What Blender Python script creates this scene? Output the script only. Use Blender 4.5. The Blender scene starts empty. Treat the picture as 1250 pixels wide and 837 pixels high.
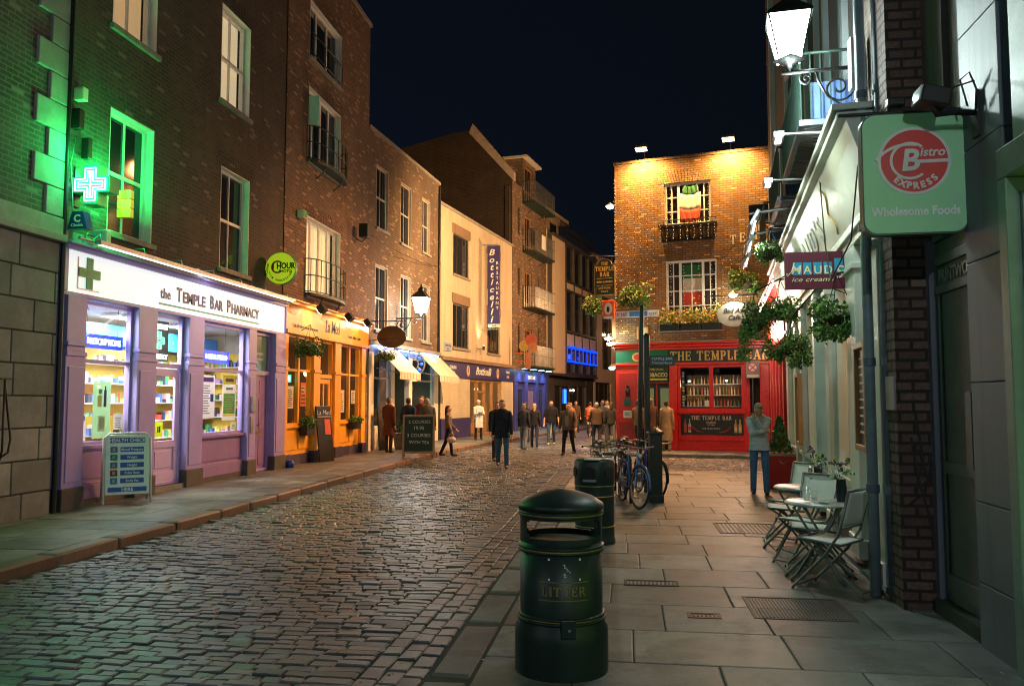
import bpy, bmesh, math, random
import numpy as np
from mathutils import Matrix, Vector, Euler
R = math.radians
rnd = random.Random(7)
S = bpy.context.scene
col = S.collection

# ------------------------------------------------------------------ camera, sky, sun, exposure
cd = bpy.data.cameras.new('camera'); cam = bpy.data.objects.new('camera', cd); col.objects.link(cam)
cd.sensor_width = 36.0; cd.lens = 28.8; cd.clip_end = 2000; cd.clip_start = .05
cam.location = (0, 0, 1.7); cam.rotation_euler = (R(90 + 4.0), 0, R(8.0))
S.camera = cam
W = bpy.data.worlds.new('World'); S.world = W; W.use_nodes = True
wt = W.node_tree; bg = wt.nodes['Background']
sky = wt.nodes.new('ShaderNodeTexSky'); sky.sky_type = 'NISHITA'; sky.sun_disc = False
sky.sun_elevation = R(-4.0); sky.sun_rotation = R(-70); sky.air_density = 1.0; sky.ozone_density = 3.0
adn = wt.nodes.new('ShaderNodeMix'); adn.data_type = 'RGBA'; adn.blend_type = 'ADD'; adn.inputs[0].default_value = 1
adn.inputs[7].default_value = (.016, .025, .033, 1); wt.links.new(sky.outputs[0], adn.inputs[6]); wt.links.new(adn.outputs[2], bg.inputs[0]); bg.inputs[1].default_value = 0.07
ml = bpy.data.lights.new('moon', 'SUN'); ml.energy = .012; ml.angle = R(1.0); ml.color = (.75, .82, 1)
mo = bpy.data.objects.new('moon', ml); col.objects.link(mo); mo.rotation_euler = (R(40), 0, R(70))
S.view_settings.view_transform = 'Standard'; S.view_settings.look = 'None'
S.view_settings.gamma = 1; S.view_settings.use_curve_mapping = False
S.view_settings.exposure = 0.7
S.cycles.max_bounces = 5; S.cycles.diffuse_bounces = 3; S.cycles.glossy_bounces = 3; S.cycles.transmission_bounces = 4
S.cycles.transparent_max_bounces = 12; S.cycles.use_denoising = True; S.cycles.filter_width = 1.1
S.cycles.sample_clamp_indirect = 4; S.cycles.caustics_reflective = False; S.cycles.caustics_refractive = False

def light(kind, name, loc, energy, color, size=.1, rot=None, spot=None, size_y=None, parent=None, aim=None):
    l = bpy.data.lights.new(name, kind); l.energy = energy; l.color = color
    if kind == 'AREA':
        l.size = size
        if size_y: l.shape = 'RECTANGLE'; l.size_y = size_y
    else: l.shadow_soft_size = size
    if kind == 'SPOT':
        l.spot_size = R(spot or 90); l.spot_blend = .7
    o = bpy.data.objects.new(name, l); col.objects.link(o); o.location = loc
    if rot: o.rotation_euler = [R(a) for a in rot]
    if aim is not None:
        o.rotation_euler = (Vector(aim) - Vector(loc)).to_track_quat('-Z', 'Y').to_euler()
    if parent: o.parent = parent
    return o

# ------------------------------------------------------------------ materials
MATS = {}
def nt(name):
    m = bpy.data.materials.new(name); m.use_nodes = True
    n = m.node_tree.nodes; l = m.node_tree.links
    return m, n, l, n['Principled BSDF']
def setc(p, name, v):
    if name in p.inputs: p.inputs[name].default_value = v
def c4(c): return (c[0], c[1], c[2], 1)
def mix(n, l, fac, a, b, mode='MIX'):
    x = n.new('ShaderNodeMix'); x.data_type = 'RGBA'; x.blend_type = mode
    for inp, v in ((x.inputs[0], fac), (x.inputs[6], a), (x.inputs[7], b)):
        if hasattr(v, 'is_output'): l.new(v, inp)
        else: inp.default_value = v if not isinstance(v, tuple) else (c4(v) if len(v) == 3 else v)
    return x.outputs[2]
def noise(n, l, vec, scale, detail=4, rough=.6):
    t = n.new('ShaderNodeTexNoise'); t.inputs['Scale'].default_value = scale; t.inputs['Detail'].default_value = detail
    t.inputs['Roughness'].default_value = rough
    if vec is not None: l.new(vec, t.inputs['Vector'])
    return t.outputs['Fac']
def ramp(n, l, fac, a, b, ca=(0, 0, 0), cb=(1, 1, 1)):
    r = n.new('ShaderNodeValToRGB'); l.new(fac, r.inputs[0])
    r.color_ramp.elements[0].position = a; r.color_ramp.elements[1].position = b
    r.color_ramp.elements[0].color = c4(ca); r.color_ramp.elements[1].color = c4(cb)
    return r.outputs[0]
def bump(n, l, p, h, strength=.3, dist=.01, normal=None):
    b = n.new('ShaderNodeBump'); b.inputs['Strength'].default_value = strength; b.inputs['Distance'].default_value = dist
    l.new(h, b.inputs['Height'])
    if normal is not None: l.new(normal, b.inputs['Normal'])
    l.new(b.outputs[0], p.inputs['Normal']); return b.outputs[0]
def objco(n):
    return n.new('ShaderNodeTexCoord').outputs['Object']

def paint(name, c, rough=.45, metal=0, var=.25, scale=3, bmp=.15, dirt=.25, spec=.5):
    """paint, plaster, cloth, metal: base colour with mottling, dirt of its own and a fine bump"""
    if name in MATS: return MATS[name]
    m, n, l, p = nt(name); co = objco(n)
    a = noise(n, l, co, scale, 5)
    d = tuple(x * (1 - var) for x in c); e = tuple(min(1, x * (1 + var * .6)) for x in c)
    cc = mix(n, l, ramp(n, l, a, .3, .7), d, e)
    b = noise(n, l, co, scale * 7, 6, .75)
    cc = mix(n, l, ramp(n, l, b, .56, .78), cc, tuple(x * (1 - dirt) * .9 + .005 for x in c)) if dirt else cc
    l.new(cc, p.inputs['Base Color'])
    rr = n.new('ShaderNodeMapRange'); l.new(b, rr.inputs[0]); rr.inputs[3].default_value = max(.03, rough - .12); rr.inputs[4].default_value = min(1, rough + .15)
    l.new(rr.outputs[0], p.inputs['Roughness'])
    p.inputs['Metallic'].default_value = metal; setc(p, 'Specular IOR Level', spec)
    if bmp: bump(n, l, p, noise(n, l, co, scale * 25, 3), bmp, .004)
    MATS[name] = m; return m

def wallvec(n, l, off=0.0):
    co = objco(n); s = n.new('ShaderNodeSeparateXYZ'); l.new(co, s.inputs[0])
    a = n.new('ShaderNodeMath'); a.operation = 'ADD'; l.new(s.outputs[0], a.inputs[0]); l.new(s.outputs[1], a.inputs[1])
    c = n.new('ShaderNodeCombineXYZ'); l.new(a.outputs[0], c.inputs[0]); l.new(s.outputs[2], c.inputs[1]); c.inputs[2].default_value = off
    return c.outputs[0], co

def brick(name, c1, c2, mortar, bw=.225, bh=.075, mort=.012, bmp=.6, blotch=.5, rough=.85, light_bits=0.0, painted=False):
    if name in MATS: return MATS[name]
    m, n, l, p = nt(name); v, co = wallvec(n, l)
    # a little waviness so that courses are not ruled lines
    w = n.new('ShaderNodeTexNoise'); w.inputs['Scale'].default_value = 1.3; l.new(v, w.inputs['Vector'])
    sc = n.new('ShaderNodeVectorMath'); sc.operation = 'SCALE'; l.new(w.outputs['Color'], sc.inputs[0]); sc.inputs['Scale'].default_value = .02
    ad = n.new('ShaderNodeVectorMath'); l.new(v, ad.inputs[0]); l.new(sc.outputs[0], ad.inputs[1])
    b = n.new('ShaderNodeTexBrick'); l.new(ad.outputs[0], b.inputs['Vector'])
    b.inputs['Scale'].default_value = 1; b.inputs['Brick Width'].default_value = bw; b.inputs['Row Height'].default_value = bh
    b.inputs['Mortar Size'].default_value = mort; b.inputs['Mortar Smooth'].default_value = .25; b.inputs['Bias'].default_value = 0
    b.inputs['Color1'].default_value = (0, 0, 0, 1); b.inputs['Color2'].default_value = (1, 1, 1, 1); b.inputs['Mortar'].default_value = (.5, .5, .5, 1)
    body = mix(n, l, b.outputs['Color'], c1, c2)
    nz = noise(n, l, co, .9, 6, .65)
    body = mix(n, l, ramp(n, l, nz, .35, .7), body, tuple(x * (1 - blotch) for x in c1))
    mpv = n.new('ShaderNodeMapping'); l.new(v, mpv.inputs[0]); mpv.inputs['Scale'].default_value = (1.6, .16, 1); sv = noise(n, l, mpv.outputs[0], 1.0, 5, .7)
    body = mix(n, l, ramp(n, l, sv, .48, .72), body, tuple(x * .5 for x in c1))
    nf = noise(n, l, co, 28, 5, .8)
    body = mix(n, l, ramp(n, l, nf, .45, .75), body, tuple(x * .45 for x in c1))
    if light_bits:
        s2 = n.new('ShaderNodeSeparateXYZ'); l.new(b.outputs['Color'], s2.inputs[0])
        body = mix(n, l, ramp(n, l, s2.outputs[0], 1 - light_bits, 1 - light_bits * .6), body, tuple(min(1, x * 1.16 + .006) for x in c2))
    cc = mix(n, l, b.outputs['Fac'], body, mortar)
    l.new(cc, p.inputs['Base Color']); p.inputs['Roughness'].default_value = rough; setc(p, 'Specular IOR Level', .3)
    inv = n.new('ShaderNodeMath'); inv.operation = 'SUBTRACT'; inv.inputs[0].default_value = 1; l.new(b.outputs['Fac'], inv.inputs[1])
    hm = n.new('ShaderNodeMath'); hm.operation = 'MULTIPLY_ADD'; l.new(nf, hm.inputs[0]); hm.inputs[1].default_value = .7; l.new(inv.outputs[0], hm.inputs[2])
    bh2 = n.new('ShaderNodeMath'); bh2.operation = 'MULTIPLY_ADD'; l.new(b.outputs['Color'], bh2.inputs[0]); bh2.inputs[1].default_value = .5; l.new(hm.outputs[0], bh2.inputs[2])
    bump(n, l, p, bh2.outputs[0], bmp, .012)
    MATS[name] = m; return m

def render_wall(name, c, stain=.35, rough=.8):
    """rendered or stuccoed wall: large stains, streaks that run down, grain"""
    if name in MATS: return MATS[name]
    m, n, l, p = nt(name); v, co = wallvec(n, l)
    mp = n.new('ShaderNodeMapping'); l.new(v, mp.inputs[0]); mp.inputs['Scale'].default_value = (5, .35, 1)
    st = noise(n, l, mp.outputs[0], 1.0, 5, .7); bl = noise(n, l, co, .8, 5, .6); fi = noise(n, l, co, 40, 4, .7)
    cc = mix(n, l, ramp(n, l, st, .5, .8), c, tuple(x * (1 - stain) for x in c))
    cc = mix(n, l, ramp(n, l, bl, .45, .75), cc, tuple(x * (1 - stain * .7) for x in c))
    cc = mix(n, l, ramp(n, l, fi, .5, .8), cc, tuple(x * .8 for x in c))
    l.new(cc, p.inputs['Base Color']); p.inputs['Roughness'].default_value = rough
    bump(n, l, p, fi, .35, .006); MATS[name] = m; return m

def stone(name, c, rough=.6, var=.35, attr=True, sc=6, spec=.5, bmp=.4, gum=False):
    """granite and slabs; the per-stone tone comes from a random value stored on each stone"""
    if name in MATS: return MATS[name]
    m, n, l, p = nt(name); co = objco(n)
    a = noise(n, l, co, sc, 6, .7); g = noise(n, l, co, sc * 18, 3, .8); big = noise(n, l, co, .5, 4, .6)
    cc = mix(n, l, ramp(n, l, a, .3, .7), tuple(x * (1 - var) for x in c), tuple(x * (1 + var * .5) for x in c))
    cc = mix(n, l, ramp(n, l, g, .55, .75), cc, tuple(x * .55 for x in c))
    cc = mix(n, l, ramp(n, l, big, .5, .75), cc, tuple(x * .6 for x in c))
    if gum:
        vo = n.new('ShaderNodeTexVoronoi'); vo.inputs['Scale'].default_value = 4.5; l.new(co, vo.inputs['Vector'])
        cc = mix(n, l, ramp(n, l, vo.outputs['Distance'], .035, .05, (.8, .8, .8), (0, 0, 0)), cc, (.38, .37, .34))
        v2 = n.new('ShaderNodeTexVoronoi'); v2.inputs['Scale'].default_value = 2.6; l.new(co, v2.inputs['Vector'])
        cc = mix(n, l, ramp(n, l, v2.outputs['Distance'], .05, .09, (.7, .7, .7), (0, 0, 0)), cc, tuple(x * .4 for x in c))
        b3 = noise(n, l, co, 1.4, 6, .75); cc = mix(n, l, ramp(n, l, b3, .49, .6), cc, tuple(x * .48 for x in c))
    if attr:
        at = n.new('ShaderNodeAttribute'); at.attribute_name = 'tone'
        cc = mix(n, l, 1.0, cc, at.outputs['Color'], 'MULTIPLY')
    l.new(cc, p.inputs['Base Color'])
    rr = n.new('ShaderNodeMapRange'); l.new(a, rr.inputs[0]); rr.inputs[3].default_value = rough - .15; rr.inputs[4].default_value = rough + .2
    l.new(rr.outputs[0], p.inputs['Roughness']); setc(p, 'Specular IOR Level', spec)
    h = n.new('ShaderNodeMath'); h.operation = 'MULTIPLY_ADD'; l.new(g, h.inputs[0]); h.inputs[1].default_value = .35; l.new(a, h.inputs[2])
    bump(n, l, p, h.outputs[0], bmp, .01); MATS[name] = m; return m

def emit(name, c, s=1.0):
    if name in MATS: return MATS[name]
    m, n, l, p = nt(name); p.inputs['Base Color'].default_value = c4(tuple(min(.8, x) for x in c))
    p.inputs['Emission Color'].default_value = c4(c); p.inputs['Emission Strength'].default_value = s; p.inputs['Roughness'].default_value = .4
    MATS[name] = m; return m
def colours(name='painted_goods', rough=.5, es=0.0, thin=0.0):
    """colour per face, for packs, bottles and printed matter"""
    if name in MATS: return MATS[name]
    m, n, l, p = nt(name); at = n.new('ShaderNodeAttribute'); at.attribute_name = 'tone'
    l.new(at.outputs['Color'], p.inputs['Base Color']); p.inputs['Roughness'].default_value = rough
    if es:
        l.new(at.outputs['Color'], p.inputs['Emission Color']); p.inputs['Emission Strength'].default_value = es
    if thin:                                 # paper that lets the light behind it through
        tr = n.new('ShaderNodeBsdfTranslucent'); l.new(at.outputs['Color'], tr.inputs[0]); mx = n.new('ShaderNodeMixShader'); mx.inputs[0].default_value = thin
        l.new(p.outputs[0], mx.inputs[1]); l.new(tr.outputs[0], mx.inputs[2]); l.new(mx.outputs[0], n['Material Output'].inputs[0])
    MATS[name] = m; return m
def glass(name='clear_glass', tint=(1, 1, 1), refl=.9, rough=.01):
    if name in MATS: return MATS[name]
    m, n, l, p = nt(name); n.remove(p); out = n['Material Output']
    t = n.new('ShaderNodeBsdfTransparent'); t.inputs[0].default_value = c4(tint)
    g = n.new('ShaderNodeBsdfGlossy'); g.inputs['Roughness'].default_value = rough; g.inputs[0].default_value = (refl, refl, refl, 1)
    f = n.new('ShaderNodeLayerWeight'); f.inputs[0].default_value = .35; pw = n.new('ShaderNodeMath'); pw.operation = 'POWER'; l.new(f.outputs['Facing'], pw.inputs[0]); pw.inputs[1].default_value = 4
    ma = n.new('ShaderNodeMath'); ma.operation = 'MULTIPLY_ADD'; l.new(pw.outputs[0], ma.inputs[0]); ma.inputs[1].default_value = .7; ma.inputs[2].default_value = .045; ma.use_clamp = True
    x = n.new('ShaderNodeMixShader'); l.new(ma.outputs[0], x.inputs[0]); l.new(t.outputs[0], x.inputs[1]); l.new(g.outputs[0], x.inputs[2])
    l.new(x.outputs[0], out.inputs[0]); MATS[name] = m; return m
def darkglass(name='dark_glass', c=(.012, .014, .018)):
    if name in MATS: return MATS[name]
    m, n, l, p = nt(name); co = objco(n); a = noise(n, l, co, .8, 2)
    l.new(mix(n, l, a, c, tuple(x * 2.2 for x in c)), p.inputs['Base Color']); p.inputs['Roughness'].default_value = .06
    setc(p, 'Specular IOR Level', .6); bump(n, l, p, noise(n, l, co, 2.5, 1), .08, .01); MATS[name] = m; return m
def leafmat(name, c):
    if name in MATS: return MATS[name]
    m, n, l, p = nt(name); at = n.new('ShaderNodeAttribute'); at.attribute_name = 'tone'
    l.new(mix(n, l, 1.0, c, at.outputs['Color'], 'MULTIPLY'), p.inputs['Base Color']); p.inputs['Roughness'].default_value = .5
    MATS[name] = m; return m

# ------------------------------------------------------------------ mesh builder
APART = {'raised_band', 'gold_band', 'collar', 'shop_glass', 'wall_strip', 'cross_rail', 'mullion', 'door_pane', 'gold_rule', 'side_wall', 'capital', 'plinth_block', 'led_strip', 'hoops', 'recess_edge', 'chimney_breast', 'shopfront', 'ground_floor_wall', 'hanging_wire', 'support', 'penthouse_wall'}
class MB:
    def __init__(s): s.v = []; s.f = []; s.c = []; s.tone = (1, 1, 1); s.M = None; s.sm = []; s.smooth = False
    def add(s, vs, fs, smooth=None):
        b = len(s.v)
        if s.M is not None: vs = [tuple(s.M @ Vector(p)) for p in vs]
        s.v.extend(tuple(p) for p in vs)
        for f in fs:
            s.f.append(tuple(b + i for i in f)); s.c.append(s.tone); s.sm.append(s.smooth if smooth is None else smooth)
        return s
    def box(s, x0, y0, z0, x1, y1, z1):
        x0, x1 = min(x0, x1), max(x0, x1); y0, y1 = min(y0, y1), max(y0, y1); z0, z1 = min(z0, z1), max(z0, z1)
        v = [(x0, y0, z0), (x1, y0, z0), (x1, y1, z0), (x0, y1, z0), (x0, y0, z1), (x1, y0, z1), (x1, y1, z1), (x0, y1, z1)]
        return s.add(v, [(0, 3, 2, 1), (4, 5, 6, 7), (0, 1, 5, 4), (1, 2, 6, 5), (2, 3, 7, 6), (3, 0, 4, 7)], False)
    def quad(s, a, b, c, d): return s.add([a, b, c, d], [(0, 1, 2, 3)], False)
    def cyl(s, p0, p1, r0, r1=None, n=12, caps=True):
        r1 = r0 if r1 is None else r1; p0 = Vector(p0); p1 = Vector(p1); d = (p1 - p0)
        if d.length < 1e-7: return s
        d.normalize(); u = d.orthogonal().normalized(); w = d.cross(u); vs = []
        for k in range(n):
            a = 2 * math.pi * k / n; q = u * math.cos(a) + w * math.sin(a); vs.append(p0 + q * r0)
        for k in range(n):
            a = 2 * math.pi * k / n; q = u * math.cos(a) + w * math.sin(a); vs.append(p1 + q * r1)
        s.add(vs, [(k, (k + 1) % n, n + (k + 1) % n, n + k) for k in range(n)], n > 6)
        if caps: s.add(vs[:n], [tuple(reversed(range(n)))], False); s.add(vs[n:], [tuple(range(n))], False)
        return s
    def tube(s, pts, r, n=8):
        pts = [Vector(p) for p in pts]; rings = []; prev = None
        for i, p in enumerate(pts):
            t = (pts[min(i + 1, len(pts) - 1)] - pts[max(i - 1, 0)]).normalized()
            u = t.orthogonal().normalized() if prev is None else (prev - t * prev.dot(t)).normalized()
            prev = u; w = t.cross(u); rr = r[i] if isinstance(r, (list, tuple)) else r
            rings.append([p + (u * math.cos(2 * math.pi * k / n) + w * math.sin(2 * math.pi * k / n)) * rr for k in range(n)])
        vs = [q for g in rings for q in g]; m = len(pts)
        s.add(vs, [(i * n + k, i * n + (k + 1) % n, (i + 1) * n + (k + 1) % n, (i + 1) * n + k) for i in range(m - 1) for k in range(n)] +
              [tuple(reversed(range(n))), tuple((m - 1) * n + k for k in range(n))], n > 4)
        return s
    def lathe(s, prof, n=24, c=(0, 0, 0), sx=1, sy=1, smooth=True):
        vs = []
        for r, z in prof:
            for k in range(n):
                a = 2 * math.pi * k / n; vs.append((c[0] + math.cos(a) * r * sx, c[1] + math.sin(a) * r * sy, c[2] + z))
        m = len(prof)
        fs = [(i * n + k, i * n + (k + 1) % n, (i + 1) * n + (k + 1) % n, (i + 1) * n + k) for i in range(m - 1) for k in range(n)]
        s.add(vs, fs, smooth); s.add(vs[:n], [tuple(reversed(range(n)))], False); s.add(vs[-n:], [tuple(range(n))], False)
        return s
    def ell(s, c, rx, ry=None, rz=None, n=12, m=8):
        ry = ry or rx; rz = rz or rx
        return s.lathe([(math.sin(math.pi * i / m) * 1.0 + 1e-4, 0) for i in range(1)], 3) if False else s._ell(c, rx, ry, rz, n, m)
    def _ell(s, c, rx, ry, rz, n, m):
        vs = [(c[0], c[1], c[2] - rz)]
        for i in range(1, m):
            t = math.pi * i / m
            for k in range(n):
                a = 2 * math.pi * k / n
                vs.append((c[0] + rx * math.sin(t) * math.cos(a), c[1] + ry * math.sin(t) * math.sin(a), c[2] - rz * math.cos(t)))
        vs.append((c[0], c[1], c[2] + rz)); L = len(vs) - 1; fs = []
        for k in range(n): fs.append((0, 1 + (k + 1) % n, 1 + k)); fs.append((L, L - n + k, L - n + (k + 1) % n))
        for i in range(m - 2):
            for k in range(n): fs.append((1 + i * n + k, 1 + i * n + (k + 1) % n, 1 + (i + 1) * n + (k + 1) % n, 1 + (i + 1) * n + k))
        return s.add(vs, fs, True)
    def prism(s, poly, y0, y1):
        """poly of (x,z) counter-clockwise seen from -y, solid from y0 (front) to y1"""
        n = len(poly); a = sum(poly[i][0] * poly[(i + 1) % n][1] - poly[(i + 1) % n][0] * poly[i][1] for i in range(n))
        if a < 0: poly = poly[::-1]
        vs = [(x, y0, z) for x, z in poly] + [(x, y1, z) for x, z in poly]
        return s.add(vs, [tuple(range(n)), tuple(reversed(range(n, 2 * n)))] + [(i, n + i, n + (i + 1) % n, (i + 1) % n) for i in range(n)], False)
    def plate(s, poly, z0, z1):
        """poly of (x,y) ccw from above"""
        n = len(poly); a = sum(poly[i][0] * poly[(i + 1) % n][1] - poly[(i + 1) % n][0] * poly[i][1] for i in range(n))
        if a < 0: poly = poly[::-1]
        vs = [(x, y, z0) for x, y in poly] + [(x, y, z1) for x, y in poly]
        return s.add(vs, [tuple(reversed(range(n))), tuple(range(n, 2 * n))] + [(i, (i + 1) % n, n + (i + 1) % n, n + i) for i in range(n)], False)
    def frame(s, x0, z0, x1, z1, t, y0, y1, bottom=True):
        s.box(x0, y0, z0, x0 + t, y1, z1); s.box(x1 - t, y0, z0, x1, y1, z1); s.box(x0 + t, y0, z1 - t, x1 - t, y1, z1)
        if bottom: s.box(x0 + t, y0, z0, x1 - t, y1, z0 + t)
        return s
    def rows(s, *boxes):
        for b in boxes: s.box(*b)
        return s
    def pieces(s):
        n = len(s.v); par = list(range(n))
        def find(a):
            while par[a] != a: par[a] = par[par[a]]; a = par[a]
            return a
        for f in s.f:
            for i in f[1:]: par[find(i)] = find(f[0])
        gr = {}
        for k, f in enumerate(s.f): gr.setdefault(find(f[0]), []).append(k)
        bx = []
        for ks in gr.values():
            vs = [s.v[i] for k in ks for i in s.f[k]]; bx.append([[min(v[a] for v in vs) - .003 for a in range(3)], [max(v[a] for v in vs) + .003 for a in range(3)], ks])
        ch = True
        while ch:
            ch = False
            for i in range(len(bx)):
                for j in range(i + 1, len(bx)):
                    A, B = bx[i], bx[j]
                    if all(A[0][a] <= B[1][a] and B[0][a] <= A[1][a] for a in range(3)):
                        bx[i] = [[min(A[0][a], B[0][a]) for a in range(3)], [max(A[1][a], B[1][a]) for a in range(3)], A[2] + B[2]]; bx.pop(j); ch = True; break
                if ch: break
        out = []
        for b in bx:
            m = MB(); mp = {}
            for k in b[2]:
                f = []
                for i in s.f[k]:
                    if i not in mp: mp[i] = len(m.v); m.v.append(s.v[i])
                    f.append(mp[i])
                m.f.append(tuple(f)); m.c.append(s.c[k]); m.sm.append(s.sm[k])
            out.append(m)
        return out
    def mesh(s, name):
        me = bpy.data.meshes.new(name); me.from_pydata(s.v, [], s.f); me.update()
        if s.f:
            me.polygons.foreach_set('use_smooth', s.sm)
            if any(t != (1, 1, 1) for t in s.c):
                at = me.attributes.new('tone', 'FLOAT_COLOR', 'FACE'); at.data.foreach_set('color', [x for t in s.c for x in (t[0], t[1], t[2], 1)])
            else:
                at = me.attributes.new('tone', 'FLOAT_COLOR', 'FACE'); at.data.foreach_set('color', [1.0] * (4 * len(s.c)))
        return me
    def build(s, name, mat, parent=None, loc=None, rot=None, bevel=0, seg=2):
        if name in APART:                       # pieces that lie apart become parts of their own
            g = s.pieces()
            if len(g) > 1:
                for p in g: o = p.build(name, mat, parent, loc, rot, bevel, seg)
                return o
        me = s.mesh(name); me.materials.append(mat)
        o = bpy.data.objects.new(name, me); col.objects.link(o)
        if parent: o.parent = parent
        if loc is not None: o.location = loc
        if rot is not None: o.rotation_euler = rot
        if bevel:
            b = o.modifiers.new('bevel', 'BEVEL'); b.width = bevel; b.segments = seg; b.limit_method = 'ANGLE'; b.angle_limit = R(40)
        return o
    def text(s, txt, size, x, z, y=0, depth=.01, align='CENTER', bold=0.0, shear=0.0, sx=1.0, rot=0.0, spacing=1.0, M=None):
        """lettering in the x-z plane reading along +x, seen from -y; front face at y-depth"""
        cu = bpy.data.curves.new('t', 'FONT'); cu.body = txt; cu.size = size; cu.align_x = align; cu.offset = bold; cu.shear = shear
        cu.space_character = spacing; cu.resolution_u = 3; cu.extrude = depth / 2
        o = bpy.data.objects.new('t', cu); me = bpy.data.meshes.new_from_object(o)
        vs = []
        ca, sa = math.cos(R(rot)), math.sin(R(rot))
        for v in me.vertices:
            a, b, c = v.co; a *= sx; vs.append((x + a * ca - b * sa, y - depth / 2 - c, z + a * sa + b * ca))
        s.add(vs, [tuple(p.vertices) for p in me.polygons], False)
        bpy.data.meshes.remove(me); bpy.data.objects.remove(o); bpy.data.curves.remove(cu)
        return s
    def serif(s, txt, h, x, z, y=0, depth=.01, align='CENTER', sx=1.0, wgt=.17, sp=.16):
        """slab-serif capitals drawn as strokes (front face at y-depth)"""
        adv = [SER[c][0] if c in SER else .45 for c in txt]; tot = sum(a + sp for a in adv) - sp
        cx = x - (tot * h * sx / 2 if align == 'CENTER' else 0)
        for ch, a in zip(txt, adv):
            if ch in SER:
                lv = 0
                for st in SER[ch][1]:
                    w = (wgt if st[4] else wgt * .5) * h; x0, z0, x1, z1 = cx + st[0] * h * sx, z + st[1] * h, cx + st[2] * h * sx, z + st[3] * h
                    d = Vector((x1 - x0, z1 - z0)); L = d.length or 1; nx, nz = -d.y / L * w / 2, d.x / L * w / 2; lv += 1; yy = y - depth - lv * .0004
                    s.prism([(x0 + nx, z0 + nz), (x0 - nx, z0 - nz), (x1 - nx, z1 - nz), (x1 + nx, z1 + nz)], yy, y)
                for (sxp, szp) in SER[ch][2]:
                    lv += 1; px, pz = cx + sxp * h * sx, z + szp * h; q = .05 * h; pz = pz + (q if szp < .5 else -q)
                    s.box(px - .16 * h * sx, y - depth - lv * .0004, pz - q, px + .16 * h * sx, y, pz + q)
            cx += (a + sp) * h * sx
        return s
def arc(cx, cy, rx, ry, a0, a1, n=5):
    p = [(cx + rx * math.cos(R(a0 + (a1 - a0) * i / n)), cy + ry * math.sin(R(a0 + (a1 - a0) * i / n))) for i in range(n + 1)]
    return [(p[i][0], p[i][1], p[i + 1][0], p[i + 1][1], 1) for i in range(n)]
SER = {
 'T': (.8, [(.4, 0, .4, 1, 1), (.02, .95, .78, .95, 0), (.05, .72, .05, .98, 0), (.75, .72, .75, .98, 0)], [(.4, 0)]),
 'H': (.85, [(.16, 0, .16, 1, 1), (.7, 0, .7, 1, 1), (.16, .52, .7, .52, 0)], [(.16, 0), (.16, 1), (.7, 0), (.7, 1)]),
 'E': (.72, [(.16, 0, .16, 1, 1), (.05, .95, .66, .95, 0), (.05, .05, .68, .05, 0), (.16, .52, .5, .52, 0), (.64, .72, .64, .98, 0), (.66, .02, .66, .28, 0), (.5, .4, .5, .64, 0)], []),
 'M': (1.0, [(.16, 0, .16, 1, 0), (.86, 0, .86, 1, 1), (.16, 1, .52, .1, 1), (.52, .1, .86, 1, 0)], [(.16, 0), (.16, 1), (.86, 0), (.86, 1)]),
 'P': (.72, [(.18, 0, .18, 1, 1), (.18, .95, .4, .95, 0), (.18, .45, .4, .45, 0)] + arc(.4, .7, .22, .24, -90, 90), [(.18, 0), (.14, 1)]),
 'L': (.68, [(.18, 0, .18, 1, 1), (.08, .05, .62, .05, 0), (.62, .02, .62, .32, 0)], [(.18, 1)]),
 'B': (.76, [(.18, 0, .18, 1, 1), (.1, .95, .4, .95, 0), (.18, .52, .42, .52, 0), (.1, .05, .4, .05, 0)] + arc(.4, .74, .18, .2, -90, 90) + arc(.42, .28, .22, .22, -90, 90), []),
 'A': (.86, [(.12, 0, .43, 1, 0), (.43, 1, .76, 0, 1), (.24, .35, .64, .35, 0)], [(.12, 0), (.74, 0)]),
 'R': (.82, [(.18, 0, .18, 1, 1), (.1, .95, .4, .95, 0), (.18, .5, .4, .5, 0), (.4, .5, .72, .03, 1)] + arc(.4, .73, .2, .21, -90, 90), [(.18, 0)]),
 'I': (.36, [(.18, 0, .18, 1, 1)], [(.18, 0), (.18, 1)]),
 'S': (.62, [(.56, .85, .4, .97, 1), (.4, .97, .2, .93, 1), (.2, .93, .12, .74, 1), (.12, .74, .3, .56, 1), (.3, .56, .5, .42, 1), (.5, .42, .54, .22, 1), (.54, .22, .4, .05, 1), (.4, .05, .2, .05, 1), (.2, .05, .08, .2, 1)], []),
 'D': (.82, [(.18, 0, .18, 1, 1), (.1, .95, .36, .95, 0), (.1, .05, .36, .05, 0)] + arc(.36, .5, .32, .45, -90, 90, 7), []),
 'U': (.8, [(.18, .3, .18, 1, 1), (.66, .3, .66, 1, 0), (.18, .3, .3, .06, 1), (.3, .06, .52, .06, 0), (.52, .06, .66, .3, 0)], [(.18, 1), (.66, 1)]),
 'N': (.84, [(.16, 0, .16, 1, 0), (.68, 0, .68, 1, 0), (.16, 1, .68, 0, 1)], [(.16, 0), (.14, 1), (.68, 1)]),
 'O': (.84, arc(.42, .5, .32, .45, 0, 360, 12), []), 'C': (.76, arc(.42, .5, .32, .45, 45, 315, 9), []),
 'V': (.8, [(.12, 1, .4, 0, 1), (.4, 0, .7, 1, 0)], [(.12, 1), (.7, 1)]), 'G': (.82, arc(.42, .5, .32, .45, 45, 345, 9) + [(.45, .45, .74, .45, 0)], []),
 '.': (.25, [(.12, 0, .12, .14, 1)], []), '-': (.4, [(.05, .45, .35, .45, 0)], []),
}

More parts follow.
